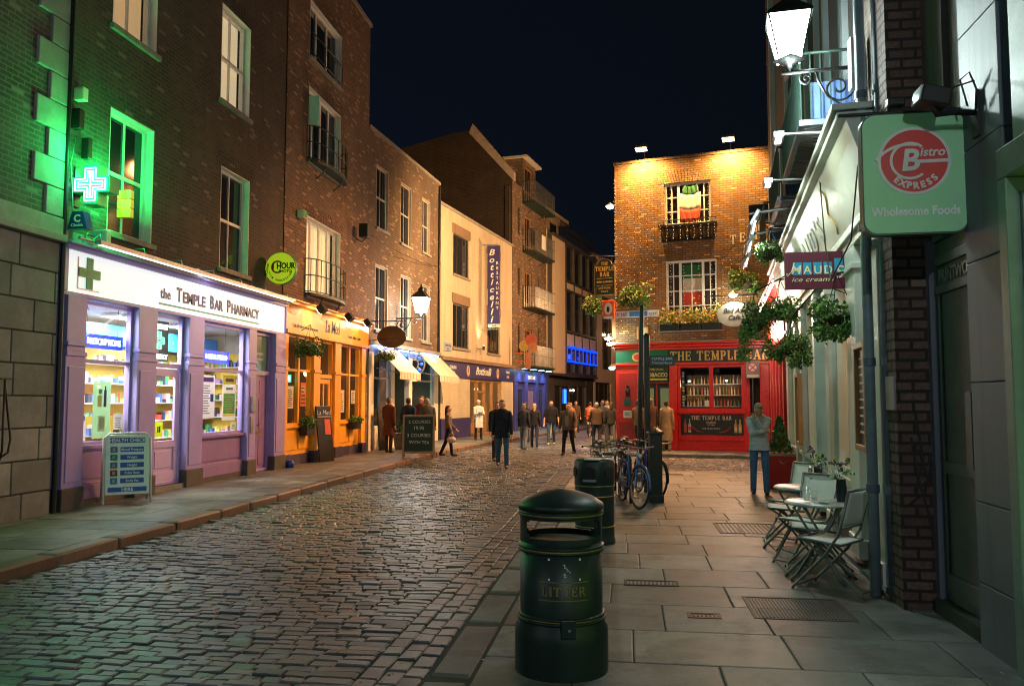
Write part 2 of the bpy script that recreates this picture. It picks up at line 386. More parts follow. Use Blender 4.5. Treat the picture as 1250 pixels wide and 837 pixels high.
def tag(o, label=None, cat=None, group=None, kind=None):
    if label: o['label'] = label
    if cat: o['category'] = cat
    if group: o['group'] = group
    if kind: o['kind'] = kind
    return o
def thing(name, label, cat, loc=(0, 0, 0), rz=0, group=None, tilt=(0, 0)):
    o = bpy.data.objects.new(name, None); col.objects.link(o); o.location = loc; o.rotation_euler = (R(tilt[0]), R(tilt[1]), R(rz))
    o.empty_display_size = .1
    return tag(o, label, cat, group)
def copy_tree(o, parent=None):
    c = o.copy(); col.objects.link(c)
    if parent: c.parent = parent
    for ch in list(o.children): copy_tree(ch, c)
    return c
def dup(o, label, loc, rz, tilt=None):
    c = copy_tree(o); c.location = loc; c.rotation_euler = (R(tilt[0]) if tilt else o.rotation_euler[0], R(tilt[1]) if tilt else o.rotation_euler[1], R(rz)); c['label'] = label
    return c
def facade(mb, x0, z0, x1, z1, ops, reveal=.16, y=0.0):
    """front of a wall at local y with rectangular openings and their reveals"""
    xs = sorted(set([x0, x1] + [v for o in ops for v in (o[0], o[2])])); zs = sorted(set([z0, z1] + [v for o in ops for v in (o[1], o[3])]))
    inside = lambda cx, cz: any(o[0] < cx < o[2] and o[1] < cz < o[3] for o in ops)
    for j in range(len(zs) - 1):
        run = None
        for i in range(len(xs)):
            hole = i == len(xs) - 1 or inside((xs[i] + xs[i + 1]) / 2, (zs[j] + zs[j + 1]) / 2)
            if not hole and run is None: run = xs[i]
            if hole and run is not None:
                mb.quad((run, y, zs[j]), (xs[i], y, zs[j]), (xs[i], y, zs[j + 1]), (run, y, zs[j + 1])); run = None
    for a, b, c, d in ops:
        r = y + reveal
        mb.quad((a, y, b), (a, y, d), (a, r, d), (a, r, b)); mb.quad((c, y, d), (c, y, b), (c, r, b), (c, r, d))
        mb.quad((a, y, d), (c, y, d), (c, r, d), (a, r, d)); mb.quad((c, y, b), (a, y, b), (a, r, b), (c, r, b))
    return mb
def shell(mb, x0, z0, x1, z1, depth):
    """sides and back of a building"""
    mb.quad((x0, depth, z0), (x0, 0, z0), (x0, 0, z1), (x0, depth, z1)); mb.quad((x1, 0, z0), (x1, depth, z0), (x1, depth, z1), (x1, 0, z1))
    mb.quad((x1, depth, z0), (x0, depth, z0), (x0, depth, z1), (x1, depth, z1))
    return mb
def sash(parent, x0, z0, x1, z1, y, fm, pm, nx=2, nz=2, t=.06, meet=True, sill=None, label=None, dpt=.07, lit=None, bt=.025):
    """window > pane, sill (a part and its sub-parts)"""
    m = MB(); m.frame(x0, z0, x1, z1, t, y - dpt, y + .02); zc = (z0 + z1) / 2
    if meet: m.box(x0 + t, y - dpt + .01, zc - .03, x1 - t, y + .01, zc + .03)
    for i in range(1, nx):
        x = x0 + (x1 - x0) * i / nx; m.box(x - bt / 2, y - dpt + .02, z0 + t, x + bt / 2, y, z1 - t)
    for j in range(1, nz):
        if meet and j * 2 == nz: continue
        z = z0 + (z1 - z0) * j / nz; m.box(x0 + t, y - dpt + .025, z - bt / 2, x1 - t, y - .004, z + bt / 2)
    w = m.build('window', fm, parent)
    if label: w['label'] = label
    MB().quad((x0 + t, y - .02, z0 + t), (x1 - t, y - .02, z0 + t), (x1 - t, y - .02, z1 - t), (x0 + t, y - .02, z1 - t)).build('pane', pm, w)
    if lit:
        MB().box(x0 + .01, y + .1, z0, x1 - .01, y + .12, z1).build('lit_blind', lit, w)
    if sill:
        MB().box(x0 - .08, -.07, z0 - .09, x1 + .08, y - dpt, z0 - .002).build('sill', sill, w)
    return w
# ------------------------------------------------------------------ shared materials
m_sett = stone('granite_setts', (.105, .11, .118), .30, .4, True, 9, .55, .5)
m_slab = stone('pavement_slabs', (.15, .155, .148), .5, .5, True, 3, .45, .3, True)
m_kerb = stone('kerb_granite', (.115, .075, .058), .5, .35, True, 8, .5, .35)
m_grime = paint('joint_grime', (.03, .028, .025), .9, 0, .4, 6)
m_white = paint('white_painted_wood', (.72, .72, .68), .45, 0, .15, 3)
m_black = paint('black_painted_iron', (.018, .018, .018), .4, .3, .3, 6)
m_steel = paint('dull_steel', (.35, .36, .37), .38, .8, .25, 6)
m_sill = stone('sill_stone', (.28, .26, .23), .8, .35, False, 6, .3)
m_dark = paint('dark_void', (.012, .012, .014), .9, 0, .2, 2)
m_pane = darkglass()
m_glass = glass()
m_goods = colours('packaging', .45)
m_print = colours('printed_colours', .55, 0, .6)
m_zinc = paint('roof_slate', (.04, .04, .045), .7, 0, .4, 2)

def stones(name, items, mat, bev=.1, drop=.012, dome=.006, skirt=.05, parent=None):
    """items: cx, cy, half width, half depth, angle, top z, tone -> domed or flat stones in one sheet"""
    it = np.array(items, float); n = len(it); rs = np.random.RandomState(5)
    u = np.array([-1, -1 + bev, 1 - bev, 1.]); U, V = np.meshgrid(u, u, indexing='ij'); U = U.ravel(); V = V.ravel()
    edge = (np.abs(U) > .999) | (np.abs(V) > .999); corner = (np.abs(U) > .999) & (np.abs(V) > .999)
    X = U[None] * it[:, 2:3]; Y = V[None] * it[:, 3:4]
    X = np.where(corner[None], X * .96, X); Y = np.where(corner[None], Y * .93, Y)
    j = rs.normal(0, .018, X.shape) * it[:, 2:3] * (dome > 0.001); X = X + j; Y = Y + rs.normal(0, .03, X.shape) * it[:, 3:4] * (dome > 0.001)
    tl = rs.normal(0, .5 * dome + .0006, (n, 2))
    Z = it[:, 5:6] - edge[None] * drop + (1 - .5 * (U ** 2 + V ** 2))[None] * dome + U[None] * tl[:, :1] + V[None] * tl[:, 1:] + rs.normal(0, dome * .22, X.shape)
    ca = np.cos(it[:, 4:5]); sa = np.sin(it[:, 4:5])
    PX = it[:, 0:1] + X * ca - Y * sa; PY = it[:, 1:2] + X * sa + Y * ca
    ring = [0, 4, 8, 12, 13, 14, 15, 11, 7, 3, 2, 1]
    VX = np.concatenate([PX, PX[:, ring]], 1); VY = np.concatenate([PY, PY[:, ring]], 1); VZ = np.concatenate([Z, Z[:, ring] - skirt], 1)
    co = np.stack([VX, VY, VZ], -1).reshape(-1, 3)
    f = [(i * 4 + k, (i + 1) * 4 + k, (i + 1) * 4 + k + 1, i * 4 + k + 1) for i in range(3) for k in range(3)]
    for k in range(12):
        a, b = ring[k], ring[(k + 1) % 12]; f.append((b, a, 16 + k, 16 + (k + 1) % 12))
    f = np.array(f); F = (f[None] + (np.arange(n) * 28)[:, None, None]).reshape(-1, 4)
    me = bpy.data.meshes.new(name); me.vertices.add(len(co)); me.vertices.foreach_set('co', co.ravel())
    me.loops.add(F.size); me.loops.foreach_set('vertex_index', F.ravel().astype(np.int32)); me.polygons.add(len(F))
    me.polygons.foreach_set('loop_start', np.arange(0, F.size, 4, dtype=np.int32)); me.polygons.foreach_set('loop_total', np.full(len(F), 4, np.int32))
    me.update(calc_edges=True); sm = np.tile(np.array([False] * 21), n); me.polygons.foreach_set('use_smooth', sm)
    t = np.repeat(it[:, 6], 21); hue = np.repeat(rs.normal(0, .05, n), 21)
    at = me.attributes.new('tone', 'FLOAT_COLOR', 'FACE'); at.data.foreach_set('color', np.stack([t * (1 + hue), t, t * (1 - hue), np.ones_like(t)], -1).ravel())
    me.materials.append(mat); o = bpy.data.objects.new(name, me); col.objects.link(o)
    if parent: o.parent = parent
    return o

# one sheet of ground to the horizon
MB().quad((-300, -100, -.03), (300, -100, -.03), (300, 500, -.03), (-300, 500, -.03)).build('ground', m_grime)['kind'] = 'structure'
MB().quad((-6.2, 0, -.018), (-1.2, 0, -.018), (-1.2, 36.9, -.018), (-6.2, 36.9, -.018)).quad((-1.2, 19.9, -.018), (9, 19.9, -.018), (9, 26, -.018), (-1.2, 26, -.018)).quad((-1.25, -3, .003), (3.8, -3, .003), (3.8, 20.1, .003), (-1.25, 20.1, .003)).build('road_bed', m_grime)['kind'] = 'structure'
KL = [(-50, -5.87), (21.8, -5.87), (26.9, -5.55), (32, -4.95), (42, -3.3), (48, -2.2), (58, .3), (90, 9)]
def kl(y):
    for (a, b), (c, d) in zip(KL, KL[1:]):
        if a <= y <= c: return b + (d - b) * (y - a) / (c - a)
    return 9
def in_road(x, y):
    if x < kl(y) + .06: return False
    if y < 20.05: return x < -1.6
    if y < 24.2: return x < 9
    front = 25.55 - .25 * (x + .3)
    return x < -1.15 or (y < front and x < 9)
items = []; y = 1.2; j = 0
while y < 37:
    x = -6.6 + rnd.uniform(0, .2); hgt = .108 if y < 22 else .13
    skew = .05 * math.sin(y * .21)
    while x < 9:
        w = rnd.uniform(.12, .235); cx = x + w / 2
        if y < 20 and x + w > -1.85:
            if x > -1.72: break
            w = -1.675 - x; cx = x + w / 2
        cy = y + .05 * math.sin(cx * .9 + y * .13) + .035 * math.sin(cx * 2.3 + j * .1) + skew * (cx + 3) * .3
        if in_road(cx, cy):
            items.append((cx, cy, w / 2 - rnd.uniform(.003, .008), hgt / 2 - rnd.uniform(.004, .01), rnd.gauss(0, .03), rnd.gauss(-.004, .0045), max(.35, rnd.gauss(1, .24))))
        x += w
    y += hgt; j += 1
for k in range(3):                         # drainage channel: three courses laid lengthwise along the right kerb
    y = 1.0
    while y < 20:
        w = rnd.uniform(.17, .26); items.append((-1.33 - k * .135, y + w / 2, w / 2 - .008, .062, math.pi / 2 + rnd.gauss(0, .02), -.006 - (.004 if k == 1 else 0) + rnd.gauss(0, .003), max(.4, rnd.gauss(.85, .2)))); y += w
stones('road', items, m_sett, .13, .008, .0025)['kind'] = 'structure'
mfar = brick('far_setts', (.10, .095, .09), (.2, .19, .18), (.03, .03, .03), .2, .14, .02, .9)
m2, n2, l2, p2 = nt('far_road_setts')      # the same setts seen too far off to be modelled
co2 = objco(n2); b2 = n2.new('ShaderNodeTexBrick'); l2.new(co2, b2.inputs['Vector']); b2.inputs['Scale'].default_value = 1; b2.inputs['Brick Width'].default_value = .2; b2.inputs['Row Height'].default_value = .14
b2.inputs['Mortar Size'].default_value = .015; b2.inputs['Color1'].default_value = (.1, .095, .09, 1); b2.inputs['Color2'].default_value = (.2, .19, .18, 1); b2.inputs['Mortar'].default_value = (.03, .03, .03, 1)
l2.new(b2.outputs['Color'], p2.inputs['Base Color']); p2.inputs['Roughness'].default_value = .45; bump(n2, l2, p2, b2.outputs['Fac'], -.6, .02)
MB().quad((-9, 36.9, -.012), (14, 36.9, -.012), (14, 95, -.012), (-9, 95, -.012)).build('far_road', m2)['kind'] = 'structure'

def pave(name, frame_o, rz, x0, x1, y0, y1, z, dmin=.6, dmax=.78, wmin=.6, wmax=1.0, along=True, kerbs=None):
    """slabs in rows across a strip: local x runs along the strip"""
    a = R(rz); ca, sa = math.cos(a), math.sin(a); it = []; x = x0
    while x < x1 - .1:
        d = min(rnd.uniform(dmin, dmax), x1 - x); yy = y0; first = rnd.uniform(.35, 1)
        while yy < y1 - .05:
            w = min(rnd.uniform(wmin, wmax) * first, y1 - yy); first = 1
            if y1 - (yy + w) < .25: w = y1 - yy
            cx, cy = x + d / 2, yy + w / 2
            it.append((frame_o[0] + cx * ca - cy * sa, frame_o[1] + cx * sa + cy * ca, d / 2 - .0045, w / 2 - .0045, a, z + rnd.gauss(0, .0012), max(.5, rnd.gauss(1, .22)))); yy += w
        x += d
    o = stones(name, it, m_slab, .02, .004, 0.0, .05); o['kind'] = 'structure'; return o
def kerb(name, frame_o, rz, x0, x1, yc, w, z, mat=None, h=.16):
    a = R(rz); ca, sa = math.cos(a), math.sin(a); it = []; x = x0
    while x < x1 - .05:
        L = min(rnd.uniform(.85, 1.35), x1 - x); cx = x + L / 2
        it.append((frame_o[0] + cx * ca - yc * sa, frame_o[1] + cx * sa + yc * ca, L / 2 - .006, w / 2, a, z + rnd.gauss(0, .002), max(.5, rnd.gauss(1, .2)))); x += L
    o = stones(name, it, mat or m_kerb, .16, .022, .004, h); o['kind'] = 'structure'; return o
# left side: pavement at +0.11 above the setts, kerb of brown granite
FA = [((-8.2, -4), 90, 29.1), ((-8.2, 25.1), 85, 7.36), ((-7.56, 32.4), 80.5, 9.95), ((-5.918, 42.21), 79, 6.3), ((-4.716, 48.4), 77.5, 10.8), ((-2.378, 58.94), 74, 14)]
for i, (o, rz, L) in enumerate(FA):
    pave('pavement', o, rz, 0, L, -2.1 if i else -2.08, .4, .105)
    kerb('kerb', o, rz, (.15 if i else 0), L, -2.2 if i else -2.2, .24, .108)
    a = R(rz); q = [(0, -2.3), (L, -2.3), (L, .4), (0, .4)]
    MB().plate([(o[0] + x * math.cos(a) - y * math.sin(a), o[1] + x * math.sin(a) + y * math.cos(a)) for x, y in q], -.03, .098).build('pavement', m_grime)['kind'] = 'structure'
# right side: slabs almost flush with the setts
pave('pavement', (-.95, -3), 90, 0, 23.0, -4.6, 0, .012, .62, .8, .62, 1.05)
kerb('kerb', (-1.1, -3), 90, 0, 23.0, 0, .27, .012, m_slab)
kerb('kerb', (-.95, 20.12), 0, 0, 5, 0, .22, .012, m_slab)
# pavement in front of the corner pub
pave('pavement', (-.95, 26.1), -13.9, 0, 6.6, -.1, 2.2, .1, .6, .8, .6, .9)
kerb('kerb', (-.99, 25.92), -13.9, 0, 6.8, 0, .2, .104, m_slab)
MB().plate([(-1.0, 25.9), (5.5, 24.4), (6.2, 27.6), (-.4, 28.9)], -.03, .098).build('pavement', m_grime)['kind'] = 'structure'

# covers set in the right-hand pavement
def cover(name, label, x, y, w, d, ribs, c):
    t = thing(name, label, 'cover', (x, y, .014))
    MB().frame(0, 0, 1, 1, .05, 0, 1)
    f = MB(); f.rows((-w / 2, -d / 2, -.02, w / 2, -d / 2 + .03, .004), (-w / 2, d / 2 - .03, -.02, w / 2, d / 2, .004), (-w / 2, -d / 2 + .03, -.02, -w / 2 + .03, d / 2 - .03, .004), (w / 2 - .03, -d / 2 + .03, -.02, w / 2, d / 2 - .03, .004))
    f.build('frame', c, t)
    p = MB(); p.box(-w / 2 + .03, -d / 2 + .03, -.02, w / 2 - .03, d / 2 - .03, -.004)
    for i in range(ribs):
        xx = -w / 2 + .05 + (w - .1) * i / (ribs - 1); p.box(xx - .006, -d / 2 + .05, -.004, xx + .006, d / 2 - .05, .003)
    p.build('lid', c, t); return t
m_rust = paint('worn_iron', (.075, .052, .038), .6, .2, .4, 8)
cover('access_cover', 'large ribbed rusty metal cover let into the pavement by the nearest folding chair', 1.35, 7.05, .78, .72, 26, m_rust)
cover('drain_grate', 'narrow dark iron grate in the pavement behind the litter bins', .2, 7.83, .5, .22, 12, paint('old_iron', (.03, .028, .026), .6, .4))
cover('access_cover', 'small reddish square stopcock cover in the slabs right of the near litter bin', .58, 6.72, .26, .16, 6, paint('red_iron', (.16, .06, .04), .6, .3))
cover('access_cover', 'dark square metal cover in the pavement beside the far cafe table', 1.55, 11.3, .8, .9, 14, paint('old_iron', (.03, .028, .026), .6, .4))
cover('drain_grate', 'long dark drain grate at the far end of the slabs near the square bollard', .75, 19.2, 1.0, .22, 16, paint('old_iron', (.03, .028, .026), .6, .4))

sc = MB(); rb = random.Random(77)
for _ in range(90):
    x, y = rb.uniform(-1.0, 2.3), 3.2 + 14 * rb.random() ** 1.5
    if rb.random() < .35: x = rb.uniform(-5.8, -1.4)
    a = rb.uniform(0, 6.3); q = rb.uniform(.006, .02); c_, s_ = math.cos(a) * q, math.sin(a) * q; z = .016 if x > -1.2 else .004
    sc.add([(x - c_, y - s_, z), (x + s_ * .5, y - c_ * .5, z + .004), (x + c_, y + s_, z + .002), (x - s_ * .5, y + c_ * .5, z + .003)], [(0, 1, 2, 3)])
sc.build('litter_scraps', paint('paper_scrap', (.45, .43, .38), .8))['kind'] = 'stuff'
# ------------------------------------------------------------------ left side of the street
b_dark = brick('dark_brown_brick', (.082, .06, .046), (.14, .10, .075), (.085, .075, .065), light_bits=.05)
b_green = brick('old_grey_brick', (.12, .10, .08), (.18, .15, .12), (.15, .14, .12), light_bits=.04)
b_warm = brick('weathered_brown_brick', (.14, .085, .055), (.27, .17, .11), (.17, .13, .10), light_bits=.12)
b_d = brick('sooty_brick', (.13, .085, .06), (.24, .155, .10), (.16, .125, .10), light_bits=.10)
m_ashlar = stone('limestone_blocks', (.24, .245, .235), .8, .35, True, 2.2, .3, .5)
m_quoin = stone('quoin_stone', (.34, .33, .30), .75, .3, False, 3, .3, .4)
m_lilac = paint('lilac_paint', (.36, .28, .62), .38, 0, .12, 2, .08, .12)
m_lilacd = paint('deep_lilac_paint', (.27, .16, .36), .38, 0, .15, 2, .08, .15)
m_lilacl = paint('pale_lilac_paint', (.55, .42, .72), .38, 0, .1, 2, .08, .08)
m_plinth = paint('plinth_paint', (.07, .06, .055), .6, 0, .3, 5)
m_orange = paint('ochre_orange_paint', (.85, .39, .025), .35, 0, .14, 2, .08, .2)
m_ivory = paint('ivory_paint', (.66, .58, .44), .5, 0, .15, 2)

# A: stone-fronted building at the left edge, X = -8.14
A = thing('stone_fronted_building', 'grey building with rusticated stone ground floor and pale quoins left of the pharmacy', 'building', (-8.13, -1.0, 0), 90)
AL = 11.72
bl = MB(); z = .0; k = 0; rr_ = random.Random(3)
while z < 3.95:
    h = .44; x = -.4 if k % 2 else 0
    while x < AL - .03:
        x2 = min(x + rr_.uniform(.75, .95), AL - .03)
        if x2 > 0:
            bl.tone = (rr_.uniform(.75, 1.15),) * 3; x0 = max(x, 0)
            bl.prism([(x0 + .01, z + .01), (x2 - .01, z + .01), (x2 - .01, z + h - .01), (x0 + .01, z + h - .01)], -.035, .1)
        x = x2
    z += h; k += 1
bl.build('stone_block_wall', m_ashlar, A, bevel=.012)
MB().rows((0, -.004, 0, AL - .02, .3, 4.0)).build('stone_backing', paint('block_joint', (.09, .09, .085), .9, 0, .3, 4), A)
MB().rows((0, -.13, 3.97, AL, .2, 4.08), (0, -.06, 4.08, AL, .2, 4.32)).build('string_course', m_quoin, A, bevel=.01)
mb = MB(); facade(mb, 0, 4.32, AL - .02, 14, [(5.6, 5.2, 6.8, 7.6)], .16); shell(mb, 0, 0, AL - .02, 14, 9); mb.build('brick_wall', b_green, A)
sash(A, 5.6, 5.2, 6.8, 7.6, .16, m_white, m_pane, 2, 4, sill=m_sill)
k = 0; z = 4.34
while z < 13.6:
    w = .62 if k % 2 else .36
    MB().box(AL - w, -.045, z, AL - .001, .3, z + .40).build('quoin', m_quoin, A, bevel=.012); z += .412 if k % 2 == 0 else .412; k += 1
g = MB()
for x in (AL - 1.35, AL - 1.12):
    g.tube([(x, -.05, 2.0), (x, -.15, 1.98), (x, -.15, 1.05), (x, -.12, .93), (x, -.05, .92)], .014)
g.tube([(AL - 1.12, -.15, 1.9), (AL - .98, -.15, 1.2), (AL - 1.02, -.15, 1.02), (AL - 1.12, -.15, .98)], .014)
g.tube([(AL - 1.5, -.15, 1.98), (AL - 1.0, -.15, 1.98)], .014); g.build('iron_handrail', m_black, A)
MB().cyl((AL + .02, -.05, 0), (AL + .02, -.05, 13), .035).build('downpipe', m_black, A)

# B: tall brick house over the pharmacy, X = -8.2, local x = world Y - 10.8
B = thing('tall_brick_house', 'tall dark brown brick building with sash windows above the lilac pharmacy', 'building', (-8.2, 10.8, 0), 90)
BW = 7.83; bo = [(1.08, 4.4, 2.32, 6.42), (1.05, 7.78, 2.3, 9.8), (4.72, 4.4, 6.0, 6.5), (4.6, 7.86, 5.9, 9.9), (1.05, 11.2, 2.3, 13), (4.6, 11.2, 5.9, 13)]
mb = MB(); facade(mb, 0, 3.95, BW, 15, bo, .22); shell(mb, 0, 0, BW, 15, 9); mb.build('brick_wall', b_dark, B)
MB().box(-.05, -.06, 15, BW + .1, 9, 15.25).build('parapet', m_sill, B)
lit1 = emit('lit_room_cream', (1.0, .62, .3), .22); lit2 = emit('lit_room_white', (1.0, .76, .46), .3)
for i, (a, b, c, d) in enumerate(bo):
    w = sash(B, a + .02, b, c - .02, d, .2, m_white, m_glass if i in (1, 3) else m_pane, 2, 2, .07, True, m_sill, lit=(lit1 if i == 1 else lit2) if i in (1, 3) else None)
    rv = MB(); rv.rows((a + .001, .001, b, a + .018, .13, d), (c - .018, .001, b, c - .001, .13, d), (a + .018, .001, d - .018, c - .018, .13, d - .001)); rv.build('painted_reveal', m_white, w)
    # flat arch of stretchers set on end
    ar = MB(); n_ = 17
    for q in range(n_):
        x = a - .12 + (c - a + .24) * q / (n_ - 1); lean = (x - (a + c) / 2) * .28
        ar.prism([(x - .03, d + .01), (x + .03, d + .01), (x + .032 + lean, d + .33), (x - .032 + lean, d + .33)], -.007, .0)
    ar.build('brick_arch', b_dark, B)
MB().rows((0, -.05, 3.98, BW, .1, 4.2)).build('concrete_ledge', m_sill, B, bevel=.01)

# pharmacy shopfront (parts of the house), its room and signs
SF = MB()
pil = [(.05, .5), (1.82, 2.38), (3.42, 3.98), (5.86, 6.24), (7.22, 7.8)]
for a, b in pil:
    MB().rows((a, -.14, .42, b, .1, 2.35), (a + .06, -.155, .5, b - .06, -.14, 2.2)).build('pilaster', m_lilac, B, bevel=.008)
    MB().rows((a, -.16, 2.35, b, .1, 2.42), (a + .02, -.14, 2.42, b - .02, .1, 2.5), (a, -.17, 2.5, b, .1, 2.56), (a + .01, -.14, 2.56, b - .01, .1, 3.24)).build('capital', m_lilac, B, bevel=.008)
    MB().rows((a - .02, -.17, 0, b + .02, .1, .42)).build('plinth_block', m_plinth, B, bevel=.008)
def shopwin(x0, x1, zs=1.02, zt=2.3, z1=3.22):
    m = MB(); m.frame(x0, zs, x1, z1, .05, -.03, .05); m.box(x0 + .05, -.04, zt - .03, x1 - .05, .05, zt + .03)
    w = m.build('shop_window', m_lilac, B, bevel=.005); MB().quad((x0 + .05, .01, zs + .05), (x1 - .05, .01, zs + .05), (x1 - .05, .01, z1 - .05), (x0 + .05, .01, z1 - .05)).build('pane', m_glass, w)
    s = MB(); s.rows((x0, .0, .2, x1, .08, zs - .03), (x0, -.09, zs - .06, x1, .08, zs), (x0, -.05, .2, x1, 0, .42), (x0 + .1, -.02, .5, x1 - .1, 0, .9)); s.rows((x0, -.04, .42, x1, .0, .45), (x0, -.03, .93, x1, 0, .96))
    s.build('stall_riser', m_lilacd, B, bevel=.006); MB().box(x0, -.06, 0, x1, .1, .2).build('base_course', m_plinth, B)
shopwin(.5, 1.82); shopwin(3.98, 5.86)
# recess with the half-glazed shop door
m = MB(); m.frame(2.38, .2, 3.42, 3.22, .05, -.02, .06); m.box(2.43, -.03, 2.28, 3.37, .06, 2.36); dfm = m.build('door_frame', m_lilac, B, bevel=.005)
MB().quad((2.43, .02, 2.36), (3.37, .02, 2.36), (3.37, .02, 3.17), (2.43, .02, 3.17)).build('transom_pane', m_glass, dfm)
def halfdoor(parent, x0, x1, z0, z1, y, mat, zmid=.98, cols=1, panel=True, lab=None):
    m = MB(); t = .13; m.rows((x0, y - .045, z0, x0 + t, y, z1), (x1 - t, y - .045, z0, x1, y, z1), (x0 + t, y - .045, z1 - t, x1 - t, y, z1), (x0 + t, y - .045, z0, x1 - t, y, z0 + .22), (x0 + t, y - .045, zmid - .12, x1 - t, y, zmid))
    m.box(x0 + t, y - .02, z0 + .22, x1 - t, y - .005, zmid - .12)
    wd = (x1 - x0 - 2 * t)
    for c in range(cols):
        a = x0 + t + wd * c / cols + .06; b = x0 + t + wd * (c + 1) / cols - .06; m.box(a, y - .036, z0 + .28, b, y - .02, zmid - .18)
        if c: m.box(x0 + t + wd * c / cols - .03, y - .045, z0 + .22, x0 + t + wd * c / cols + .03, y, z1 - t)
    d = m.build('door', mat, parent, bevel=.004); MB().quad((x0 + t, y - .02, zmid), (x1 - t, y - .02, zmid), (x1 - t, y - .02, z1 - t), (x0 + t, y - .02, z1 - t)).build('pane', m_glass, d)
    MB().ell((x0 + .06, y - .07, 1.05), .025).build('handle', paint('brass', (.5, .35, .12), .3, .9), d)
    if lab: d['label'] = lab
    return d
halfdoor(B, 2.45, 3.35, .22, 2.26, .04, m_lilacl, lab='pale lilac half glazed door')
MB().rows((2.38, -.12, 0, 3.42, .3, .19)).build('doorstep', m_sill, B)
# panelled side door
m = MB(); m.frame(6.24, .12, 7.22, 3.22, .06, .0, .08); m.box(6.3, -.01, 2.28, 7.16, .08, 2.36); df = m.build('door_frame', m_lilac, B)
MB().quad((6.3, .04, 2.36), (7.16, .04, 2.36), (7.16, .04, 3.16), (6.3, .04, 3.16)).build('transom_pane', paint('frosted_transom', (.1, .2, .16), .15), df)
MB().text('THE TEMPLE', .075, 6.73, 2.72, .039, .002).text('BAR PHARMACY', .06, 6.73, 2.6, .039, .002).build('lettering', m_white, df)
m = MB(); m.box(6.3, .05, .14, 7.16, .09, 2.27)
for a, b in ((6.4, 6.68), (6.78, 7.06)):
    m.rows((a, .038, .25, b, .05, .92), (a, .038, 1.05, b, .05, 1.75), (a, .038, 1.85, b, .05, 2.15))
sd = m.build('door', m_lilacd, B, bevel=.006); sd['label'] = 'six panelled purple side door'
MB().rows((6.6, .03, .96, 6.86, .04, 1.02)).build('letter_plate', MATS['brass'], sd); MB().ell((6.73, .02, 1.15), .03).build('knob', MATS['brass'], sd)
MB().rows((5.95, -.175, 1.0, 6.08, -.156, 1.35), (5.95, -.2, 1.45, 6.12, -.156, 1.78)).build('entry_phone', m_steel, B, bevel=.005)
# fascia
fa = MB(); fa.rows((0, -.11, 3.24, BW, .1, 3.3), (0, -.15, 3.92, BW, .1, 3.99), (0, -.2, 3.99, BW, .1, 4.03), (-.02, -.13, 3.3, .06, .1, 3.92), (BW - .05, -.13, 3.3, BW, .1, 3.92)); fa.build('fascia_frame', m_lilac, B, bevel=.01)
fs = MB().box(.06, -.09, 3.3, BW - .05, .1, 3.92).build('fascia_sign', emit('white_lightbox_sign', (.86, .95, 1), .42), B)
navy = paint('navy_lettering', (.02, .03, .12), .4); grn = paint('green_lettering', (.0, .34, .11), .4)
MB().text('the', .25, 2.66, 3.5, -.091, .012, bold=.004, spacing=1.1, sx=.9).build('lettering', navy, fs)
x = MB()
def fit(mb, txt, x0, x1, size):          # set a word between two points of the board
    p = MB(); p.text(txt, size, 0, 0, align='LEFT'); w = max(v[0] for v in p.v); mb.text(txt, size, x0, 3.5, -.091, .012, 'LEFT', .008, sx=(x1 - x0) / w)
for wd, x0, x1 in (('T', 3.02, 3.19), ('EMPLE', 3.22, 4.04), ('B', 4.22, 4.37), ('AR', 4.41, 4.73), ('P', 4.91, 5.06), ('HARMACY', 5.1, 6.38)): fit(x, wd, x0, x1, .36 if len(wd) == 1 else .28)
x.build('lettering', navy, fs)
MB().box(2.46, -.098, 3.38, 6.39, -.091, 3.41).build('green_rule', grn, fs)
MB().rows((.32, -.11, 3.55, .82, -.091, 3.69), (.5, -.111, 3.38, .64, -.091, 3.86)).build('green_cross', grn, fs)
MB().rows((.3, -.1, 3.36, .32, -.091, 3.84), (.32, -.1, 3.36, .82, -.091, 3.375)).build('cross_rule', m_steel, fs)
cn = MB(); cn.cyl((0, -.32, 4.06), (BW, -.32, 4.06), .022)
for q in range(7): cn.tube([(.5 + q * 1.15, -.02, 4.2), (.5 + q * 1.15, -.3, 4.2), (.5 + q * 1.15, -.32, 4.06)], .012)
cn.build('sign_light_rail', m_steel, B)
tr = MB().box(.3, -.46, 4.02, BW - .3, -.36, 4.08).build('trough_light', m_steel, B)
MB().box(.35, -.45, 4.012, BW - .35, -.37, 4.019).build('lit_strip', emit('tube_white', (.9, 1, 1), 1.0), tr)
light('AREA', 'fascia_light', (-8.2 + .43, 10.8 + BW / 2, 4.0), 16, (.86, .97, 1), .12, size_y=7.2, aim=(-8.2 + .1, 10.8 + BW / 2, 3.4))

# the shop room
def room(parent, x0, x1, y0, y1, z0, z1, mw, mf=None, mc=None):
    m = MB(); m.quad((x0, y1, z0), (x1, y1, z0), (x1, y1, z1), (x0, y1, z1)); m.quad((x0, y0, z0), (x0, y1, z0), (x0, y1, z1), (x0, y0, z1)); m.quad((x1, y1, z0), (x1, y0, z0), (x1, y0, z1), (x1, y1, z1))
    m.build('room_wall', mw, parent); MB().quad((x0, y0, z0), (x1, y0, z0), (x1, y1, z0), (x0, y1, z0)).build('room_floor', mf or m_slab, parent)
    MB().quad((x0, y0, z1), (x0, y1, z1), (x1, y1, z1), (x1, y0, z1)).build('room_ceiling', mc or mw, parent)
m_cream = paint('cream_room', (.7, .66, .55), .7, 0, .08, 1, 0, 0)
room(B, .1, 7.7, .12, 2.6, .19, 3.23, m_cream, paint('shop_floor', (.25, .2, .14), .4))
m_yel = paint('yellow_slatwall', (.8, .55, .08), .5, 0, .05, 1, 0, 0)
